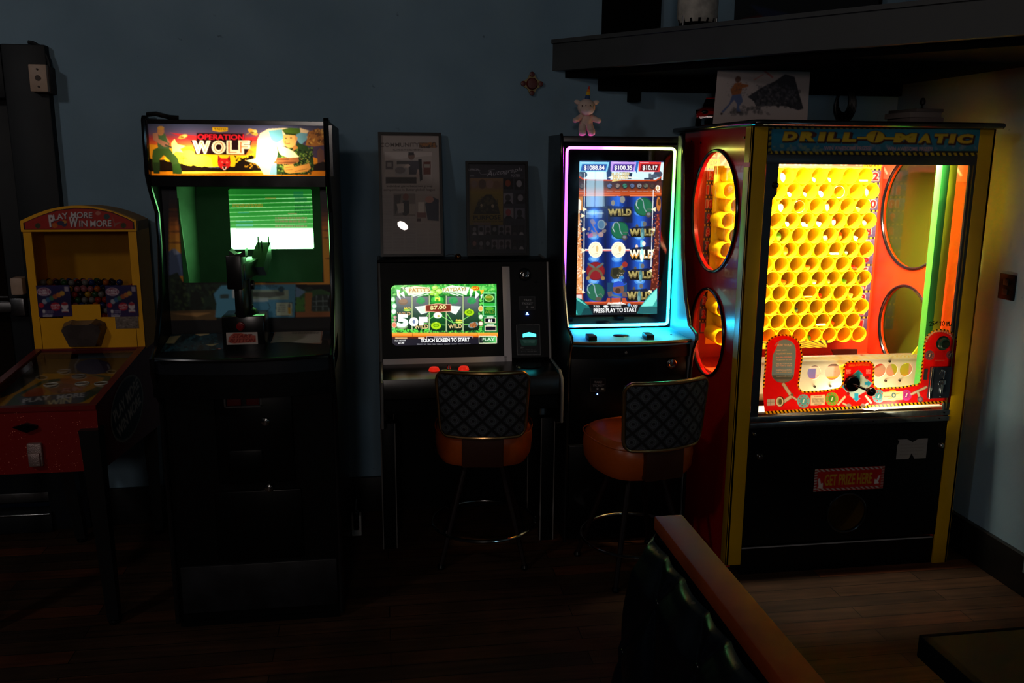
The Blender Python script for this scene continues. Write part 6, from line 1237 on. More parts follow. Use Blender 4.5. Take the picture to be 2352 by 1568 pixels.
# prizes lying in the tubes
ORD = ['rightmost', 'second from right', 'third from right', 'fourth from right', 'fifth from right', 'sixth from right', 'seventh from right']
ROWN = ['top', 'second', 'third', 'fourth', 'fifth', 'sixth', 'seventh', 'eighth', 'ninth', 'tenth', 'eleventh', 'bottom']
PC = {'white': 'd8d4cc', 'pink': 'd86a70', 'clear yellow': 'd8b860', 'green': '4a8a2c', 'orange': 'e0601c', 'grey': '6a6a60', 'blue': '5068b0', 'red': 'd02418', 'brown': 'a87858'}
def prize(i, k, kind, cn):
    x, z_ = POS[(i, k)]; y = 3.645; m = MB(); zb = z_-.0333
    if kind == 'capsule': m.sph((x-.004, y, zb+.0165), .0155, (1, 1.1, 1), 20).tube([(x-.004+.0157*math.cos(2*PI*q/20), y, zb+.0165+.0157*math.sin(2*PI*q/20)) for q in range(20)], .0012, True, 6)
    elif kind == 'ball': m.sph((x-.006, y, zb+.0145), .0125, seg=18)
    elif kind == 'egg': m.sph((x-.003, y+.01, zb+.024), .021, (.8, .9, 1.05), 20)
    elif kind == 'ring': m.tube([(x-.003+.026*math.cos(2*PI*q/28), y-.03, z_-.004+.026*math.sin(2*PI*q/28)) for q in range(28)], .0016, True, 8)
    elif kind == 'roll': m.cyl((x-.022, y-.03, zb+.014), (x+.018, y-.03, zb+.014), .0055, seg=14).cyl((x-.024, y-.03, zb+.014), (x-.022, y-.03, zb+.014), .0035, seg=10)
    elif kind == 'cube': m.box(x-.016, x+.008, y-.012, y+.012, zb+.0045, zb+.026, .004, rot=Matrix.Rotation(.3, 3, 'Y'))
    elif kind == 'car':
        m.box(x-.018, x+.014, y-.02, y+.02, zb+.006, zb+.016, .003).box(x-.012, x+.008, y-.01, y+.012, zb+.015, zb+.023, .003)
        for sx in (-.016, .012):
            for sy in (-.012, .012): m.cyl((x+sx-.002, y+sy, zb+.0065), (x+sx+.002, y+sy, zb+.0065), .0048, seg=12)
    solo('prize_'+{'capsule': 'capsule', 'ball': 'ball', 'egg': 'egg', 'ring': 'bracelet', 'roll': 'roll', 'cube': 'block', 'car': 'toy_car'}[kind], m, mat('prize_'+cn.replace(' ', '_'), PC[cn], .3),
         '%s toy %s lying in the %s tube of the %s row' % (cn, {'ring': 'bracelet', 'roll': 'stick', 'cube': 'block'}.get(kind, kind), ORD[k], ROWN[i]), 'prize', (x, 3.6, z_), 'small prizes in the yellow tubes')
for a_ in ((0, 5, 'egg', 'white'), (0, 3, 'ball', 'white'), (0, 2, 'ball', 'pink'), (0, 0, 'roll', 'brown'), (1, 5, 'ball', 'white'), (1, 4, 'ball', 'brown'), (1, 3, 'capsule', 'white'), (1, 2, 'ring', 'grey'), (1, 0, 'egg', 'clear yellow'), (2, 5, 'egg', 'white'), (2, 4, 'ring', 'orange'), (2, 2, 'egg', 'clear yellow'), (2, 0, 'cube', 'green'),
           (3, 5, 'ball', 'white'), (3, 4, 'car', 'white'), (3, 3, 'cube', 'white'), (3, 2, 'egg', 'pink'), (3, 0, 'capsule', 'clear yellow'), (4, 5, 'egg', 'green'), (4, 2, 'capsule', 'clear yellow'), (4, 1, 'egg', 'orange'), (4, 0, 'cube', 'white'), (5, 5, 'egg', 'clear yellow'), (5, 2, 'roll', 'white'), (5, 1, 'ball', 'grey'),
           (6, 3, 'cube', 'orange'), (6, 0, 'car', 'red'), (7, 5, 'cube', 'orange'), (7, 3, 'cube', 'white'), (7, 2, 'ball', 'white'), (7, 1, 'cube', 'green'), (7, 0, 'egg', 'grey'), (8, 2, 'ball', 'red'), (8, 3, 'roll', 'orange'), (8, 0, 'cube', 'white'), (9, 6 if False else 4, 'ball', 'blue'), (9, 0, 'ball', 'brown'), (10, 2, 'roll', 'white'), (10, 1, 'ball', 'orange'), (11, 3, 'ball', 'green')):
    prize(*a_)
# gantry column and bracket
part('gantry_column', MB().box(2.230, 2.262, 3.262, 3.302, .76, 1.775, .001), mat('green_column', '3cae48', .35), drill, 'green column')
part('gantry_rail', MB().box(2.262, 2.297, 3.262, 3.285, .80, 1.785, .001), mat('yellow_green_rail', 'b8cc18', .5), drill, 'yellow green rail')
part('gantry_bracket', MB().prism([(2.225, .86), (2.315, .86), (2.315, .955), (2.30, .965)], 3.37, 3.376, 'Y'), mat('yellow_green_rail'), drill)
part('dark_slot', MB().prism([(2.075, .852), (2.205, .85), (2.205, .80), (2.10, .80)], 3.72, 3.728, 'Y'), mat('dark_slot', '2a1a10', .4), drill)
part('inner_shelf', MB().box(1.43, 2.335, 3.36, 3.86, .79, .80), REDI, drill)
# bright mechanism plate with round holes
WP = mat('milky_acrylic', 'efe6c8', .35); m = MB()
for (c_, x0, x1, r_) in ((1.785, 1.72, 1.85-.022, .030), (1.87, 1.828, 1.93, .036), (2.082, 2.03, 2.11, .029), (2.137, 2.11, 2.168, .027), (2.203, 2.168, 2.26, .029)): m.hole('Y', x0, x1, .80, .885, c_, .845, r_, 3.326, 3.33)
m.box(1.50, 1.72, 3.326, 3.33, .76, .90).box(1.93, 2.03, 3.326, 3.33, .76, .90).box(2.26, 2.33, 3.326, 3.33, .76, .90).box(1.72, 1.93, 3.326, 3.33, .70, .80).box(2.03, 2.26, 3.326, 3.33, .74, .80).box(1.72, 1.93, 3.326, 3.33, .885, .90).box(2.03, 2.26, 3.326, 3.33, .885, .90)
part('mechanism_plate', m, WP, drill, 'bright milky plate with round holes')
a = worldY(1.50, 2.33, .895, .912, 3.325, .002, '101010'); a.uvmode = True; a.stripes([(0, .5), (1, .5)], 1., .045, 'f0c818', 'f0ead0'); part('hazard_tape', a.mesh('hazard_tape'), art_mat('printed_art'), drill)
a = worldY(1.60, 1.93, .912, .945, 3.50, .002, 'e8b818'); a.uvmode = True; a.stripes([(0, .5), (1, .5)], 1., .12, '2a2418', 'e8b818'); part('hazard_tape', a.mesh('hazard_tape'), art_mat('printed_art'), drill)
part('mechanism_arm', MB().box(1.915, 1.94, 3.30, 3.32, .72, .88, .002, rot=Matrix.Rotation(-.35, 3, 'Y')).box(1.955, 1.975, 3.30, 3.32, .78, .89, .002), mat('yellow_arm', 'e0b010', .35), drill)
part('mechanism_bolt', MB().cyl((1.79, 3.318, .785), (1.79, 3.326, .785), .005, seg=10).cyl((1.86, 3.318, .785), (1.86, 3.326, .785), .005, seg=10).cyl((2.11, 3.318, .80), (2.11, 3.326, .80), .005, seg=10).cyl((2.175, 3.318, .80), (2.175, 3.326, .80), .005, seg=10).cyl((2.12, 3.318, .885), (2.12, 3.326, .885), .005, seg=10), mat('dark_bolt', '3a3020', .4), drill)
a = worldY(1.50, 2.33, .71, .79, 3.40, .003, 'a8987c'); a = worldY(1.50, 2.33, .71, .90, 3.40, .003, 'b8a888'); a.uvmode = True
a.rect(.22, .0, .5, 1, 'd8d0c0').rect(.27, .3, .40, .6, '5a6ab0').rect(.43, .5, .54, .8, 'e0c020').rect(.3, .2, .52, .26, '4a4440').poly([(.64, 0), (.8, .2), (.64, .5)], 'b03018').rect(.66, .6, .8, 1, '5a5440').poly([(.80, .1), (.92, .1), (.92, .8), (.84, .5)], '98b830').speck(30, '6a6250', .005, .02, (.2, 0, .95, 1), .6, R)
part('mechanism_back', a.mesh('mechanism_back'), art_mat('printed_art'), drill)
part('inner_tray', MB().box(1.45, 2.33, 3.24, 3.33, .70, .706), WP, drill)
# red front artwork
zb_ = (1750, 740, 5.0043)
a = rectY(1753, 752, 2206, 958, DF+.001, .0013, 'c01010', zb_); a.m[:] = False
def arc(cx, cy, rx, ry, d0, d1, n=12): return [(cx+rx*math.cos(math.radians(d0+(d1-d0)*k/n)), cy+ry*math.sin(math.radians(d0+(d1-d0)*k/n))) for k in range(n+1)]
top = [(10, 760), (30, 520), (42, 330)]+arc(245, 285, 205, 150, 190, 350, 16)+[(470, 400), (440, 620), (425, 720)]+arc(490, 730, 62, 62, 180, 90, 6)+[(700, 782), (850, 758)]+arc(860, 690, 62, 62, 85, 10, 5)+[(935, 560)]+arc(1020, 520, 85, 75, 185, 270, 8)+[(1200, 440)]+arc(1215, 520, 80, 78, 275, 360, 8)+[(1285, 640)]+arc(1350, 690, 62, 62, 180, 95, 6)+[(1600, 740), (1740, 715)]+arc(1755, 655, 62, 60, 80, 5, 5)+[(1845, 420), (1860, 270)]+arc(2060, 240, 195, 165, 185, 350, 18)+[(2250, 330), (2240, 520)]
full = top+[(2190, 900), (2140, 925), (35, 1058), (20, 900)]
a.poly(full, 'keep'); a.poly(full, 'c41010')
a.stripes([(p_[0], p_[1]) for p_ in top], 34, 44, 'd8a810', '17120c'); a.stripes([(35, 1040), (2140, 915)], 34, 44, 'd8a810', '17120c')
# left instructions
a.poly([(205, 210)]+arc(262, 320, 128, 122, 200, 350, 12)+[(388, 400), (368, 590)]+arc(240, 590, 128, 105, 0, 180, 12)+[(115, 560), (125, 380)], '6488ac'); a.poly(arc(240, 590, 126, 105, 10, 170, 12), '4a5458')
a.poly(arc(240, 590, 122, 100, 40, 140, 8), '6a6c6c').text('HOW TO PLAY', (176, 274), (352, 274), 26, 'c8b0b0', .04)
for (y, c_, s_) in ((328, 'c8b8b8', 'Insert coins'), (368, 'c8b490', 'Press START button'), (410, 'd89088', 'Move DRILL CONTROLS'), (440, 'c8b8b8', 'To position the drill'), (484, 'c8b8b8', 'Press BUTTON on side'), (508, 'c8a8a0', 'BUTTON to drill in'), (556, 'c8b8b8', 'Drill forward thru'), (582, 'c8a860', 'hole to PUSH prize'), (630, 'a8a8a8', 'Automatically resets')): a.text(s_, (162, y), (345 if y != 328 else 285, y-4), 15, c_, .02)
# decorations
def arm(pts, w_): a.line(pts, w_+8, '3a3632'); a.line(pts, w_, 'b0a898')
arm([(240, 700), (340, 850)], 34); arm([(340, 850), (240, 920)], 34); arm([(340, 850), (400, 890)], 20); a.ell(345, 832, 16, 16, '5a5040').ell(210, 910, 48, 62, '2a2018').ell(205, 912, 42, 54, 'c8c0a8').ell(205, 912, 30, 42, '8a8a70').ell(212, 912, 20, 34, '4a5030').poly([(60, 885), (150, 880), (150, 955), (60, 958)], 'a8a098').line([(60, 918), (150, 915)], 4, '5a5048').line([(100, 885), (100, 955)], 4, '5a5048')
def gear(x, y, r_, c_, c2):
    p_ = []
    for k in range(48): rr_ = r_*(1.08 if k % 2 else .95); p_.append((x+rr_*math.cos(2*PI*k/48), y+rr_*math.sin(2*PI*k/48)*1.05))
    a.poly(p_, c_); a.ell(x, y, r_*.55, r_*.55, c2)
    for k in range(10): a.ell(x+r_*.72*math.cos(2*PI*k/10), y+r_*.72*math.sin(2*PI*k/10), r_*.12, r_*.12, 'a83030')
    a.line([(x-12, y+14), (x, y+16), (x+2, y-14), (x+14, y-16)], 7, 'd8d8d0')
gear(478, 905, 72, '5a9aa8', '4a8a98'); gear(805, 880, 72, '5a8a30', '3a6a20'); gear(1342, 850, 70, '4a8898', '3a7888'); a.ell(1505, 840, 62, 68, 'c89018'); a.line([(1440, 850), (1580, 840)], 12, 'c41010'); gear(1660, 838, 58, 'a0308a', '882070'); gear(1928, 378, 52, '50506a', '404058'); gear(2165, 375, 44, '4c4c66', '3c3c54')
a.poly([(562, 842), (725, 832), (722, 948), (560, 955)], 'c8b8a0').text('WARNING', (600, 862), (690, 858), 16, 'a02020', .04).squig(575, 870, 710, 930, 5, '3a2c28', .5, R).squig(575, 870, 710, 930, 5, '3a2c28', .5, R, .6).squig(600, 932, 685, 946, 1, '3a2c28', .7, R)
a.poly([(1390, 802), (1622, 790), (1615, 890), (1385, 900)], 'c8b490').ell(1515, 838, 26, 30, '2c5a68').ell(1515, 838, 12, 14, 'c8b490').line([(1400, 852), (1490, 848)], 6, '5a4a38').line([(1540, 825), (1585, 812)], 8, 'b08a28').line([(1445, 880), (1500, 865)], 8, 'b08a28').text('Innovative', (1402, 860), (1490, 856), 14, '4a3c30', .0).text('Games, Inc', (1530, 885), (1598, 882), 16, '4a3c30', .0)
arm([(1710, 830), (1900, 740)], 24); arm([(1790, 800), (1820, 880)], 24); a.ell(1820, 885, 34, 34, '5a4858').ell(1820, 885, 20, 20, '8a7888')
arm([(870, 950), (960, 850)], 22); arm([(930, 930), (1010, 970)], 18); arm([(1260, 930), (1190, 840)], 22); arm([(1220, 930), (1150, 980)], 18); a.ell(1000, 955, 26, 22, '7a6a70').ell(1160, 955, 26, 22, '7a6a70')
# joystick compass
a.poly([(1100, 550), (1180, 630), (1270, 700), (1200, 790), (1110, 840), (1085, 915), (1000, 830), (920, 740), (1000, 640)], '8aa0a8').poly([(1110, 545), (1165, 600), (1130, 600), (1130, 660), (1085, 660), (1085, 600), (1055, 600)], '1c7aa8').poly([(920, 740), (975, 700), (975, 718), (1020, 718), (1020, 762), (975, 762), (975, 785)], '1c7aa8').poly([(1265, 700), (1215, 670), (1215, 685), (1180, 685), (1180, 720), (1215, 720), (1215, 740)], '1c7aa8').poly([(1085, 915), (1040, 870), (1062, 870), (1062, 815), (1110, 815), (1110, 870), (1135, 870)], '1c7aa8')
a.text('DRILL CONTROLS', (1000, 512), (1235, 500), 26, 'b86a18', .03, 0, 1, 6)
for x0 in (970, 1200):
    for j in range(3): a.text(('RED', 'DRILL', 'MOVES')[j], (x0, 556+j*17), (x0+50, 555+j*17), 12, 'd0a0a0', .01)
for (x, y) in ((1008, 640), (1205, 632), (1215, 770), (990, 820)): a.ell(x, y, 22, 22, '7a1414')
# right lobe lettering
a.line(arc(2050, 250, 165, 150, 190, 345, 14), 18, 'b8a8a0').text('BUTTON', (1905, 225), (2030, 120), 34, 'a83030', .04, 0).text('STARTS', (2050, 118), (2200, 170), 34, '8a3038', .04, 0).squig(1990, 432, 2100, 446, 1, 'a06870', .6, R).rect(1985, 330, 2110, 420, '8a1420', .5)
part('front_artwork', a.mesh('front_artwork', 0), art_mat('backlit_marquee', 'backlit', 1, .3), drill, 'red artwork with hazard border')
a = rectY(2133, 734, 2200, 754, DF+.0083, .0012, '000000', (1720, 600, 3.92)); a.m[:] = False
for t_, x0, x1 in (('25', 1626, 1670), ('¢', 1676, 1700), ('TO', 1718, 1765), ('PLAY', 1780, 1868)):
    T_ = txt_tris(t_, .03); 
    if len(T_):
        Q = np.array((x0, 584.))+T_[..., 0:1]*np.array((x1-x0, -6.))+T_[..., 1:2]*np.array((0, -42.))
        for tri in a.P([tuple(q_) for q_ in Q.reshape(-1, 2)]).reshape(-1, 3, 2): a.paint(tri, 'keep'); a.paint(tri, '0a0806')
part('price_lettering', a.mesh('price_lettering'), art_mat('printed_art'), drill, '25 cents TO PLAY lettering')
# joystick, start button, coin mechanism
q = Yp(1963, 884, DF-.02); j = part('joystick', MB().lathe([(0, DF-.012), (.030, DF-.01), (.036, DF+.002), (.038, DF+.008)], (q[0], 0, q[2]), 'Y').cyl((q[0], DF-.01, q[2]), (q[0]+.035, DF-.075, q[2]-.012), .0055, seg=12).sph((q[0]+.038, DF-.08, q[2]-.013), .019, seg=20), mat('black_joystick', '060606', .12), drill)
q = Yp(2166, 788, DF); part('start_button', MB().lathe([(0, DF-.018), (.018, DF-.018), (.022, DF-.014), (.024, DF-.002), (.030, DF), (.032, DF+.008)], (q[0], 0, q[2]), 'Y').box(q[0]-.014, q[0]+.014, DF-.0195, DF-.018, q[2]-.004, q[2]+.005), mat('dark_green_button', '16281c', .2), drill)
c0, c1 = Yp(2137, 842, DF), Yp(2176, 912, DF)
cm = part('coin_mechanism', MB().box(c0[0], c1[0], DF-.012, DF+.006, c1[2], c0[2], .003), mat('blue_grey_metal', '3a404c', .3, .7), drill)
part('coin_guard', MB().cyl((c0[0]+.002, DF-.014, c1[2]), (c0[0]+.002, DF-.014, c0[2]), .005), CHROME, cm)
mx_ = (c0[0]+c1[0])/2; part('coin_entry', MB().box(mx_+.004, mx_+.009, DF-.02, DF-.011, c0[2]-.05, c0[2]-.015, .002).box(mx_-.012, mx_+.02, DF-.018, DF-.011, c0[2]-.075, c0[2]-.055, .004).box(mx_-.002, mx_+.008, DF-.022, DF-.011, c1[2]+.02, c1[2]+.06, .003).tube([(mx_+.002+.014*math.cos(t_), DF-.014, c0[2]-.03+.016*math.sin(t_)) for t_ in [k*PI/8 for k in range(9)]], .0022, seg=6), CHROME, cm)
part('coin_screw', MB().sph((mx_-.002, DF-.013, c0[2]-.012), .003, seg=10).sph((mx_+.004, DF-.013, c1[2]+.008), .003, seg=10), CHROME, cm)
q = Yp(2128, 858, DF); part('grey_plate', MB().box(q[0]-.012, q[0]+.004, DF-.001, DF+.007, q[2]-.025, q[2]+.022), STEEL, drill)
# ================================================================== STOOLS
ORV = mat('orange_vinyl', 'a84a10', .35, noise=.06, bump=.3, nscale=60)
BRASS = mat('worn_brass_tube', 'b08a5a', .25, .9, noise=.15, nscale=30)
LEGW = mat('dark_red_brown_leg', '1a0a08', .5, spec=.3)
def fabric_mat():
    m = mat('diamond_fabric', '2a2c30', .9); nt = m.node_tree; b = nt.nodes['Principled BSDF']; L = nt.links.new
    tc = nt.nodes.new('ShaderNodeTexCoord'); mp = nt.nodes.new('ShaderNodeMapping'); mp.inputs['Rotation'].default_value = (0, math.radians(45), 0); mp.inputs['Scale'].default_value = (18.8, 1, 18.8)
    L(tc.outputs['Object'], mp.inputs[0]); sp_ = nt.nodes.new('ShaderNodeSeparateXYZ'); L(mp.outputs[0], sp_.inputs[0])
    def mth(op, a, b_=None, v=None):
        n = nt.nodes.new('ShaderNodeMath'); n.operation = op; L(a, n.inputs[0])
        if b_ is not None: L(b_, n.inputs[1])
        if v is not None: n.inputs[1].default_value = v
        return n.outputs[0]
    fx = mth('ABSOLUTE', mth('SUBTRACT', mth('FRACT', sp_.outputs['X']), v=.5)); fz = mth('ABSOLUTE', mth('SUBTRACT', mth('FRACT', sp_.outputs['Z']), v=.5))
    mxn = mth('MAXIMUM', fx, fz); line = mth('GREATER_THAN', mxn, v=.40); rad = mth('SQRT', mth('ADD', mth('MULTIPLY', fx, fx), mth('MULTIPLY', fz, fz)))
    r = nt.nodes.new('ShaderNodeValToRGB'); e = r.color_ramp.elements; e[0].position = 0; e[0].color = (*lin('16141a'), 1); e[1].position = .42; e[1].color = (*lin('3e4248'), 1)
    for p_, c_ in ((.1, '181418'), (.14, '565b60'), (.24, '34383e'), (.28, '60656b'), (.34, '3c4046')): x = e.new(p_); x.color = (*lin(c_), 1)
    L(rad, r.inputs[0]); n = nt.nodes.new('ShaderNodeTexNoise'); n.inputs['Scale'].default_value = 220; L(tc.outputs['Object'], n.inputs['Vector'])
    mx1 = nt.nodes.new('ShaderNodeMixRGB'); L(line, mx1.inputs[0]); L(r.outputs[0], mx1.inputs[1]); mx1.inputs[2].default_value = (*lin('0c0b0e'), 1)
    mx2 = nt.nodes.new('ShaderNodeMixRGB'); mx2.blend_type = 'MULTIPLY'; mx2.inputs[0].default_value = .6; L(mx1.outputs[0], mx2.inputs[1]); L(n.outputs['Color'], mx2.inputs[2]); L(mx2.outputs[0], b.inputs['Base Color'])
    return m
FAB = fabric_mat()
def make_stool(label):
    t = thing('bar_stool', label, 'stool', (0, 0, 0))
    m = MB(); prof = [(0, .452), (.15, .452), (.185, .462), (.20, .49), (.205, .545), (.20, .59), (.18, .616), (.12, .63), (0, .633)]
    seat = MB()
    rings = []
    for (r_, h) in prof[1:-1]:
        ring = []
        for k in range(40):
            an = 2*PI*k/40; n_ = 4.2; q = r_/((abs(math.cos(an))**n_+abs(math.sin(an))**n_)**(1/n_)); q = q*.62+r_*.40
            ring.append(seat.b.verts.new((q*math.cos(an), q*math.sin(an), h)))
        rings.append(ring)
    for i in range(len(rings)-1):
        for k in range(40): seat._f([rings[i][k], rings[i][(k+1) % 40], rings[i+1][(k+1) % 40], rings[i+1][k]])
    seat._f(rings[0]); seat._f(rings[-1]); s_ = part('seat', seat, ORV, t)
    part('seat_piping', MB().tube([((q:=.205/((abs(math.cos(a))**4.2+abs(math.sin(a))**4.2)**(1/4.2))*.62+.205*.40)*math.cos(a), q*math.sin(a), .595) for a in [2*PI*k/48 for k in range(48)]], .003, True, 6), ORV, s_)
    # curved back: frame of tube and padded panel
    def bk(u, v, off=0):   # u -1..1, v 0..1
        wid = .172+.016*v; x = u*wid; return (x, -.235-.02*v+.045*u*u+off, .600+.275*v)
    out = []
    for (cu, cv, a0) in ((1-.2, .17, -90), (1-.2, 1-.17, 0), (-1+.2, 1-.17, 90), (-1+.2, .17, 180)):
        for k in range(7): an = math.radians(a0+15*k); out.append((cu+.2*math.cos(an), cv+.17*math.sin(an)))
    dense = []
    for i in range(len(out)):
        a, b = out[i], out[(i+1) % len(out)]; n_ = max(1, int(math.dist(a, b)/.15))
        for j in range(n_): dense.append((a[0]+(b[0]-a[0])*j/n_, a[1]+(b[1]-a[1])*j/n_))
    fr_ = part('back_frame', MB().tube([bk(u, v) for u, v in dense], .0085, True, 10), BRASS, t)
    m = MB(); n_ = 24
    for off, sg in ((-.008, 1), (.016, -1)):
        V = [[m.b.verts.new(bk(u*.97*(1-.0*abs(v)), .03+.94*v, off-(.006 if off < 0 else -.01)*(1-u**6)*(1-(2*v-1)**6))) for u in [-1+2*i/n_ for i in range(n_+1)]] for v in [j/12 for j in range(13)]]
        for j in range(12):
            for i in range(n_):
                uu = abs(-1+2*(i+.5)/n_); vv = abs((j+.5)/6-1)
                if uu > .93 and vv > .93: continue
                m._f([V[j][i], V[j][i+1], V[j+1][i+1], V[j+1][i]])
    part('back_panel', m, FAB, t)
    part('back_bracket', MB().box(-.085, .085, -.226, -.19, .47, .66, .004), mat('dark_brown_vinyl', '3a1808', .45), t)
    part('swivel_plate', MB().cyl((0, 0, .44), (0, 0, .472), .09), SATIN, t)
    for k in range(4):
        an = PI/4+k*PI/2; c_, s__ = math.cos(an), math.sin(an)
        l = part('leg', MB().tube([(.10*c_, .10*s__, .45), (.18*c_, .18*s__, .22), (.252*c_, .252*s__, .012)], [.013, .012, .010], seg=10), LEGW, t)
        part('glide', MB().lathe([(0, 0), (.015, 0), (.017, .008), (.012, .02), (0, .02)], (.252*c_, .252*s__, 0), seg=14), SATIN, l)
    part('foot_ring', MB().tube([(.226*math.cos(2*PI*k/64), .226*math.sin(2*PI*k/64), .145) for k in range(64)], .0075, True, 10), CHROME, t)
    return t
st1 = make_stool('bar stool with orange seat and diamond fabric back before the green touch screen console')
st2 = copy_tree(st1); st2['label'] = 'bar stool with orange seat and diamond fabric back before the portrait screen cabinet'
st1.location = (.422, 3.60, 0); st1.rotation_euler = (0, 0, math.radians(-8)); st2.location = (1.04, 3.365, 0); st2.rotation_euler = (0, 0, math.radians(13))
for s_ in (st1, st2): s_['group'] = 'orange bar stools'
# ================================================================== BENCH IN THE FOREGROUND
NAVY = mat('navy_leather', '06080f', .26, spec=.4, noise=.1, nscale=30)
OAK = mat('varnished_wood_cap', '7c300a', .62, spec=.2, noise=.25, nscale=6)
b = thing('booth_bench', 'booth bench with buttoned navy leather back and varnished wood top rail, in the foreground', 'bench', (.50, .9, 0))
bz = 1.0
part('top_rail', MB().box(.535, .594, .25, 1.597, bz-.03, bz, .003), OAK, b)
part('back_board', MB().box(.548, .590, .25, 1.585, .05, bz-.03), mat('dark_wood_board', '2a150c', .5), b)
def cushion(u, v):
    y = .27+1.32*v; z_ = .42+.552*u
    px_ = (y-.27)/.105; pz = (z_-.42)/.16; A_, B_ = px_+pz, px_-pz
    d = min(abs(math.sin(PI*A_/2)), abs(math.sin(PI*B_/2))); puff = .020*d**.6
    e_ = min(1, min(v, 1-v)*30); top_ = min(1, (1-u)*9)
    bulge = .05*math.sin(PI*min(1, .15+u*.9))
    return (.548-(.045+bulge+puff)*(e_**.5)*(.5+.5*top_**.5), y, z_)
m = MB(); m.sheet(cushion, 90, 200); m.box(.535, .55, .27, 1.57, .42, .965); part('tufted_back', m, NAVY, b)
bt = MB()
for i in range(0, 18):
    for j in range(0, 8):
        if (i+j) % 2: continue
        y = .27+.15*i*.5*1.0; 
for i in range(1, 9):
    for j in range(1, 7):
        if (i+j) % 2: continue
        y = .27+.15*i; z_ = .42+.16*j*.5
for i in range(1, 25):
    for j in range(1, 7):
        px_, pz = i*.5, j*.5
        if (i+j) % 2 or (.27+.105*px_) > 1.55: continue
        y, z_ = (.27+.105*px_), .42+.16*pz
        if abs(math.sin(PI*(px_+pz)/2)) < .01 and abs(math.sin(PI*(px_-pz)/2)) < .01:
            q = cushion((z_-.42)/.552, (y-.27)/1.32); bt.sph((q[0]-.002, y, z_), .009, (.5, 1, 1), 12)
if len(bt.b.verts): part('button', bt, NAVY, b)
part('seat_cushion', MB().box(.08, .52, .27, 1.57, .33, .47, .03, 3), NAVY, b); part('seat_base', MB().box(.12, .52, .30, 1.55, .0, .33), mat('dark_wood_board'), b)
# dark table at the lower right corner and a round seat next to it
t = thing('dark_table', 'dark table top with a black edge in the bottom right corner', 'table', (1.55, 1.2, 0))
TT = mat('dark_tabletop', '11100d', .75, spec=.2, noise=.15)
part('table_top', MB().box(1.098, 2.1, .75, 1.488, .722, .75, .003), TT, t); part('edge_band', MB().box(1.080, 1.099, .75, 1.49, .70, .7505, .003).box(1.080, 2.1, 1.488, 1.498, .70, .7505, .003), mat('rough_black_edge', '040404', .8, spec=.1), t)
part('pedestal', MB().cyl((1.6, 1.12, .03), (1.6, 1.12, .72), .04), SATIN, t); part('pedestal_foot', MB().lathe([(0, 0), (.26, 0), (.26, .012), (.05, .035), (0, .035)], (1.6, 1.12, 0)), SATIN, t)
t = thing('round_stool', 'dark round stool seat just showing at the bottom edge right of the wooden rail', 'stool', (1.13, 1.60, 0))
part('seat', MB().lathe([(0, .40), (.15, .40), (.165, .42), (.165, .435), (.15, .45), (0, .452)], (1.13, 1.60, 0), seg=40), mat('dark_vinyl', '0c0f0d', .9, spec=.05), t); part('pole', MB().cyl((1.13, 1.6, .02), (1.13, 1.6, .40), .025), SATIN, t); part('base', MB().lathe([(0, 0), (.15, 0), (.15, .01), (.03, .03), (0, .03)], (1.13, 1.6, 0)), SATIN, t)
# ================================================================== THINGS ON TOP OF THE MACHINES
q = Yp(1347, 322, 3.86); ux, uy, uz = q[0], 3.872, 1.816
u = thing('unicorn_plush', 'small white unicorn plush toy with a rainbow horn sitting on the portrait screen slot cabinet', 'plush toy', (ux, uy, uz))
PL = mat('white_plush', 'd8c0b4', .95, bump=.6, nscale=160); k_ = 1.0
part('body', MB().sph((ux+.002, uy+.015, uz+.062), .036, (.86, .8, 1.05), 24), PL, u)
part('head', MB().sph((ux-.001, uy, uz+.122), .0385, (1.02, .9, .95), 28).sph((ux-.001, uy-.024, uz+.110), .027, (1.15, .7, .8), 20), PL, u)
for s_ in (-1, 1):
    part('leg', MB().tube([(ux+s_*.014, uy+.01, uz+.05), (ux+s_*.020, uy-.012, uz+.022), (ux+s_*.021, uy-.02, uz+.006)], [.018, .0165, .015], seg=14).sph((ux+s_*.021, uy-.02, uz+.0155), .0155), PL, u)
    part('arm', MB().tube([(ux+s_*.022, uy+.008, uz+.082), (ux+s_*.042, uy-.006, uz+.070), (ux+s_*.052, uy-.014, uz+.066)], [.014, .0125, .011], seg=12).sph((ux+s_*.053, uy-.014, uz+.066), .0115), PL, u)
    part('ear', MB().sph((ux+s_*.040, uy+.002, uz+.143), .0135, (1.25, .5, .75), 14, Matrix.Rotation(-s_*.35, 3, 'Y')), PL, u)
    part('eye', MB().sph((ux-.001+s_*.010, uy-.0345, uz+.128), .0022, seg=10), SATIN, u)
    part('nostril', MB().sph((ux-.001+s_*.026, uy-.030, uz+.127), .003, (.6, .5, 1.3), 10), mat('brown_thread', '4a2a24', .8), u)
for i, (c_, z0_, z1_, r0_, r1_) in enumerate((('2a4a78', 0, .022, .0125, .0105), ('d8b020', .022, .036, .0105, .008), ('d87818', .036, .048, .008, .0055), ('b82010', .048, .062, .0055, .001))):
    part('horn_band', MB().cyl((ux+.003+z0_*.12, uy+.004, uz+.152+z0_), (ux+.003+z1_*.12, uy+.004, uz+.152+z1_), r0_, r1_, 16), mat('horn_'+str(['blue', 'yellow', 'orange', 'red'][i]), c_, .8), u)
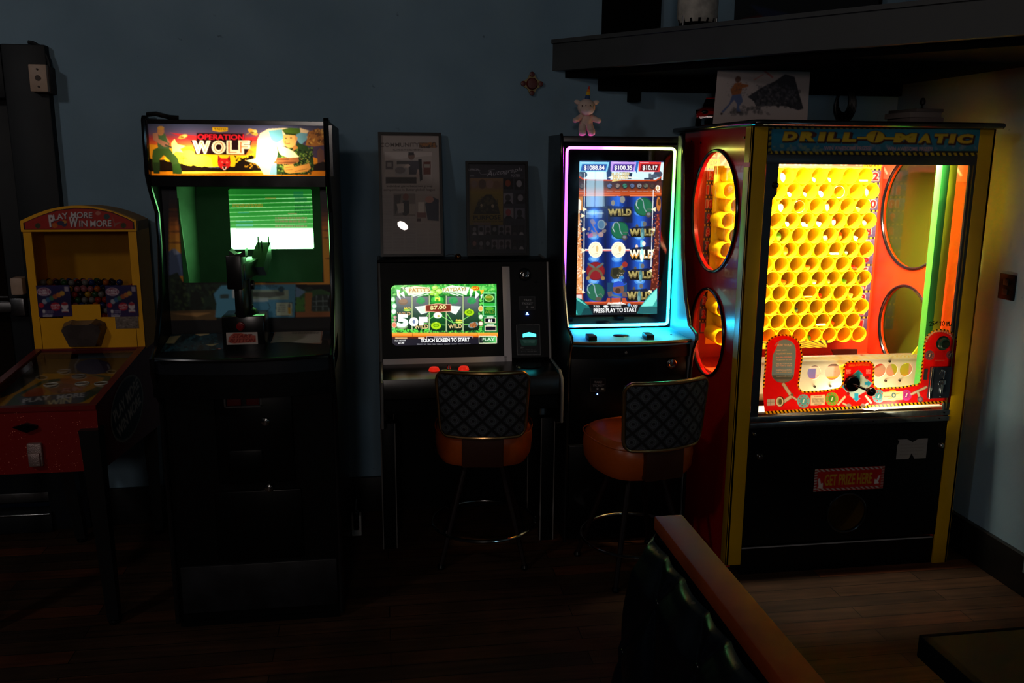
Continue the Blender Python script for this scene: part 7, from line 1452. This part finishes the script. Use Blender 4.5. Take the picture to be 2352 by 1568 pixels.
# paper sheet with a watercolour
def curl(uu, vv, pos):
    o = pos.copy(); o[..., 1] += .05*(np.clip(.45-uu, 0, 1)**2)*(1-vv*.3)*2+.01*(1-vv); o[..., 2] -= .035*np.clip(.5-uu, 0, 1)*(1-vv); o[..., 0] += .03*(1-vv)*(1-uu)*.6; return o
a = Art((1.402, 3.62, 2.172), (.418, 0, 0), (0, 0, -.309), .0022, 'b9a9a6', (1540, 80, 4.9)); PAPER_DX = 0
a.rect(480, 150, 1640, 1010, 'b9a9a6').rect(938, 160, 944, 1000, 'a89896', .5)
a.poly([(720, 520), (790, 520), (800, 600), (780, 660), (690, 670), (670, 600)], 'a05a24').poly([(780, 530), (870, 550), (870, 572), (790, 590)], 'a05a24').poly([(690, 665), (790, 655), (812, 740), (770, 800), (790, 870), (740, 875), (745, 770), (715, 720), (600, 870), (575, 860), (660, 760)], '5a6690').ell(750, 480, 32, 40, '6a4030').ell(580, 880, 14, 14, '3a2c28').ell(770, 870, 30, 10, '3a2c28')
a.poly([(860, 690), (1000, 600), (1170, 520), (1290, 440), (1400, 470), (1440, 620), (1500, 830), (1440, 850), (1300, 800), (1180, 800), (960, 800), (930, 740)], '38343a').speck(90, '5c575c', 6, 26, (960, 560, 1420, 800), .6, R).speck(70, '242226', 6, 26, (900, 560, 1460, 820), .6, R).speck(40, '8a7e7e', 4, 12, (960, 560, 1420, 800), .5, R)
a.line([(970, 340), (1150, 480)], 22, 'b85050', .8).line([(930, 500), (1040, 440)], 14, 'c06058', .7)
a.speck(60, '3c383c', 3, 12, (620, 520, 860, 680), .4, R).speck(60, '4a4648', 6, 30, (640, 800, 1120, 900), .5, R)
t = thing('paper_sheet', 'white paper sheet with a grey and orange watercolour standing on the red and yellow game', 'drawing', (1.61, 3.62, 1.862))
part('sheet', a.mesh('sheet', 0, curl), art_mat('printed_art'), t); part('paper_stand', MB().prism([(3.68, 1.862), (3.70, 1.862), (3.69, 2.0), (3.685, 2.0)], 1.60, 1.62, 'X').box(1.60, 1.80, 3.69, 3.70, 1.862, 1.9), mat('grey_card', '6a6664', .8), t)
# toy car behind the sheet
cx_, cy_, cz_ = 1.515, 3.90, 1.864
t = thing('toy_car', 'red toy sports car partly hidden behind the paper sheet', 'toy car', (cx_, cy_, cz_))
CRD = mat('red_toy_paint', 'a80c0c', .2, coat=.6); sec = [(-.17, .03, .028, .066), (-.155, .028, .05, .074), (-.10, .026, .064, .079), (-.04, .026, .070, .078), (.04, .026, .072, .078), (.10, .026, .074, .080), (.155, .028, .07, .076), (.17, .032, .055, .068)]
m = MB(); rings = []
for (y, zb, zt_, hw) in sec:
    r_ = [(-hw, zb), (-hw-.002, (zb+zt_)/2), (-hw*.92, zt_-.006), (-hw*.6, zt_), (hw*.6, zt_), (hw*.92, zt_-.006), (hw+.002, (zb+zt_)/2), (hw, zb)]
    rings.append([m.b.verts.new((cx_+x, cy_+y, cz_+z_)) for x, z_ in r_])
for i in range(len(rings)-1):
    for k in range(8): m._f([rings[i][k], rings[i][(k+1) % 8], rings[i+1][(k+1) % 8], rings[i+1][k]])
m._f(rings[0]); m._f(rings[-1]); part('body', m, CRD, t)
m = MB(); A = [(-.055, -.06, .07), (.055, -.06, .07), (.058, .10, .074), (-.058, .10, .074)]; B = [(-.042, -.015, .102), (.042, -.015, .102), (.042, .06, .102), (-.042, .06, .102)]
A = [m.b.verts.new((cx_+x, cy_+y, cz_+z_)) for x, y, z_ in A]; B = [m.b.verts.new((cx_+x, cy_+y, cz_+z_)) for x, y, z_ in B]; m._f(A[::-1]); m._f(B)
for i in range(4): m._f([A[i], A[(i+1) % 4], B[(i+1) % 4], B[i]])
part('cabin', m, mat('dark_toy_glass', '0c0a0c', .1), t); part('roof', MB().box(cx_-.042, cx_+.042, cy_-.015, cy_+.06, cz_+.101, cz_+.106, .002), CRD, t)
for (x, y) in ((-.068, -.105), (.068, -.105), (-.068, .10), (.068, .10)):
    w_ = part('wheel', MB().cyl((cx_+x-.012, cy_+y, cz_+.029), (cx_+x+.012, cy_+y, cz_+.029), .029, seg=28), SATIN, t); s_ = -1 if x < 0 else 1
    part('rim', MB().cyl((cx_+x+s_*.0121, cy_+y, cz_+.029), (cx_+x+s_*.014, cy_+y, cz_+.029), .019, .015, 20), CHROME, w_)
part('headlight', MB().sph((cx_-.045, cy_-.165, cz_+.047), .010, (1.3, .6, .7), 12).sph((cx_+.045, cy_-.165, cz_+.047), .010, (1.3, .6, .7), 12), SATIN, t); part('grille', MB().box(cx_-.035, cx_+.035, cy_-.173, cy_-.166, cz_+.03, cz_+.037, .002), SATIN, t)
t.rotation_euler = (0, 0, math.radians(-20)); t.scale = (1.1, 1.05, 1.2)
# stack on the lid
sx0, sx1, sy = 2.20, 2.36, 3.58
for i, (x0, x1, hh, c_, nm, lb) in enumerate(((2.215, 2.365, .034, '6a5c58', 'booklet', 'worn booklet at the bottom of the stack on the red and yellow game'), (2.205, 2.35, .022, '7a6c66', 'booklet', 'grey booklet in the middle of the stack on the red and yellow game'), (2.225, 2.355, .014, '5c524e', 'disc_case', 'flat dark case on top of the stack on the red and yellow game'))):
    z_ = 1.862+sum((.034, .022, .014)[:i]); solo(nm, MB().box(x0, x1, sy-.1, sy+.09, z_, z_+hh, .0015, rot=Matrix.Rotation(.06*(i-1), 3, 'Z')), mat('stack_paper_%d' % i, c_, .7), lb, 'booklet' if i < 2 else 'case', (2.285, sy, z_))
t = thing('small_figurine', 'tiny dark figurine standing on the stack of booklets on the red and yellow game', 'figurine', (2.345, 3.60, 1.932))
part('figure', MB().lathe([(0, 1.932), (.010, 1.932), (.006, 1.940), (.004, 1.952), (.011, 1.960), (.012, 1.972), (.006, 1.984), (0, 1.986)], (2.335, 3.60, 0), seg=18), mat('dark_brown_resin', '1e1410', .5), t)
# ================================================================== THE ROOM BEHIND THE VIEWER
struct('wall_front', MB().box(-4, 2.575, -3.26, -3.2, 0, 3.6).box(2.815, 3.4, -3.26, -3.2, 0, 3.6).box(2.575, 2.815, -3.26, -3.2, 0, 1.0).box(2.575, 2.815, -3.26, -3.2, 1.62, 3.6), mat('dark_wall_front', '3a3f42', .8))
wn = struct('window_1', MB().box(2.575, 2.815, -3.24, -3.23, 1.0, 1.62), mat('daylit_pane', '9ab8c8', .5, emit='a8dcf8', es=9))
part('window_frame', MB().box(2.56, 2.83, -3.215, -3.19, .985, 1.01).box(2.56, 2.83, -3.215, -3.19, 1.60, 1.635).box(2.56, 2.585, -3.215, -3.19, 1.01, 1.60).box(2.805, 2.83, -3.215, -3.19, 1.01, 1.60).box(2.58, 2.81, -3.215, -3.20, 1.11, 1.15), mat('dark_window_frame', '2a2c2e', .5), wn)
pv_ = part('window_post', MB().box(2.69, 2.705, -3.215, -3.20, 1.01, 1.60), mat('dark_window_frame'), wn)
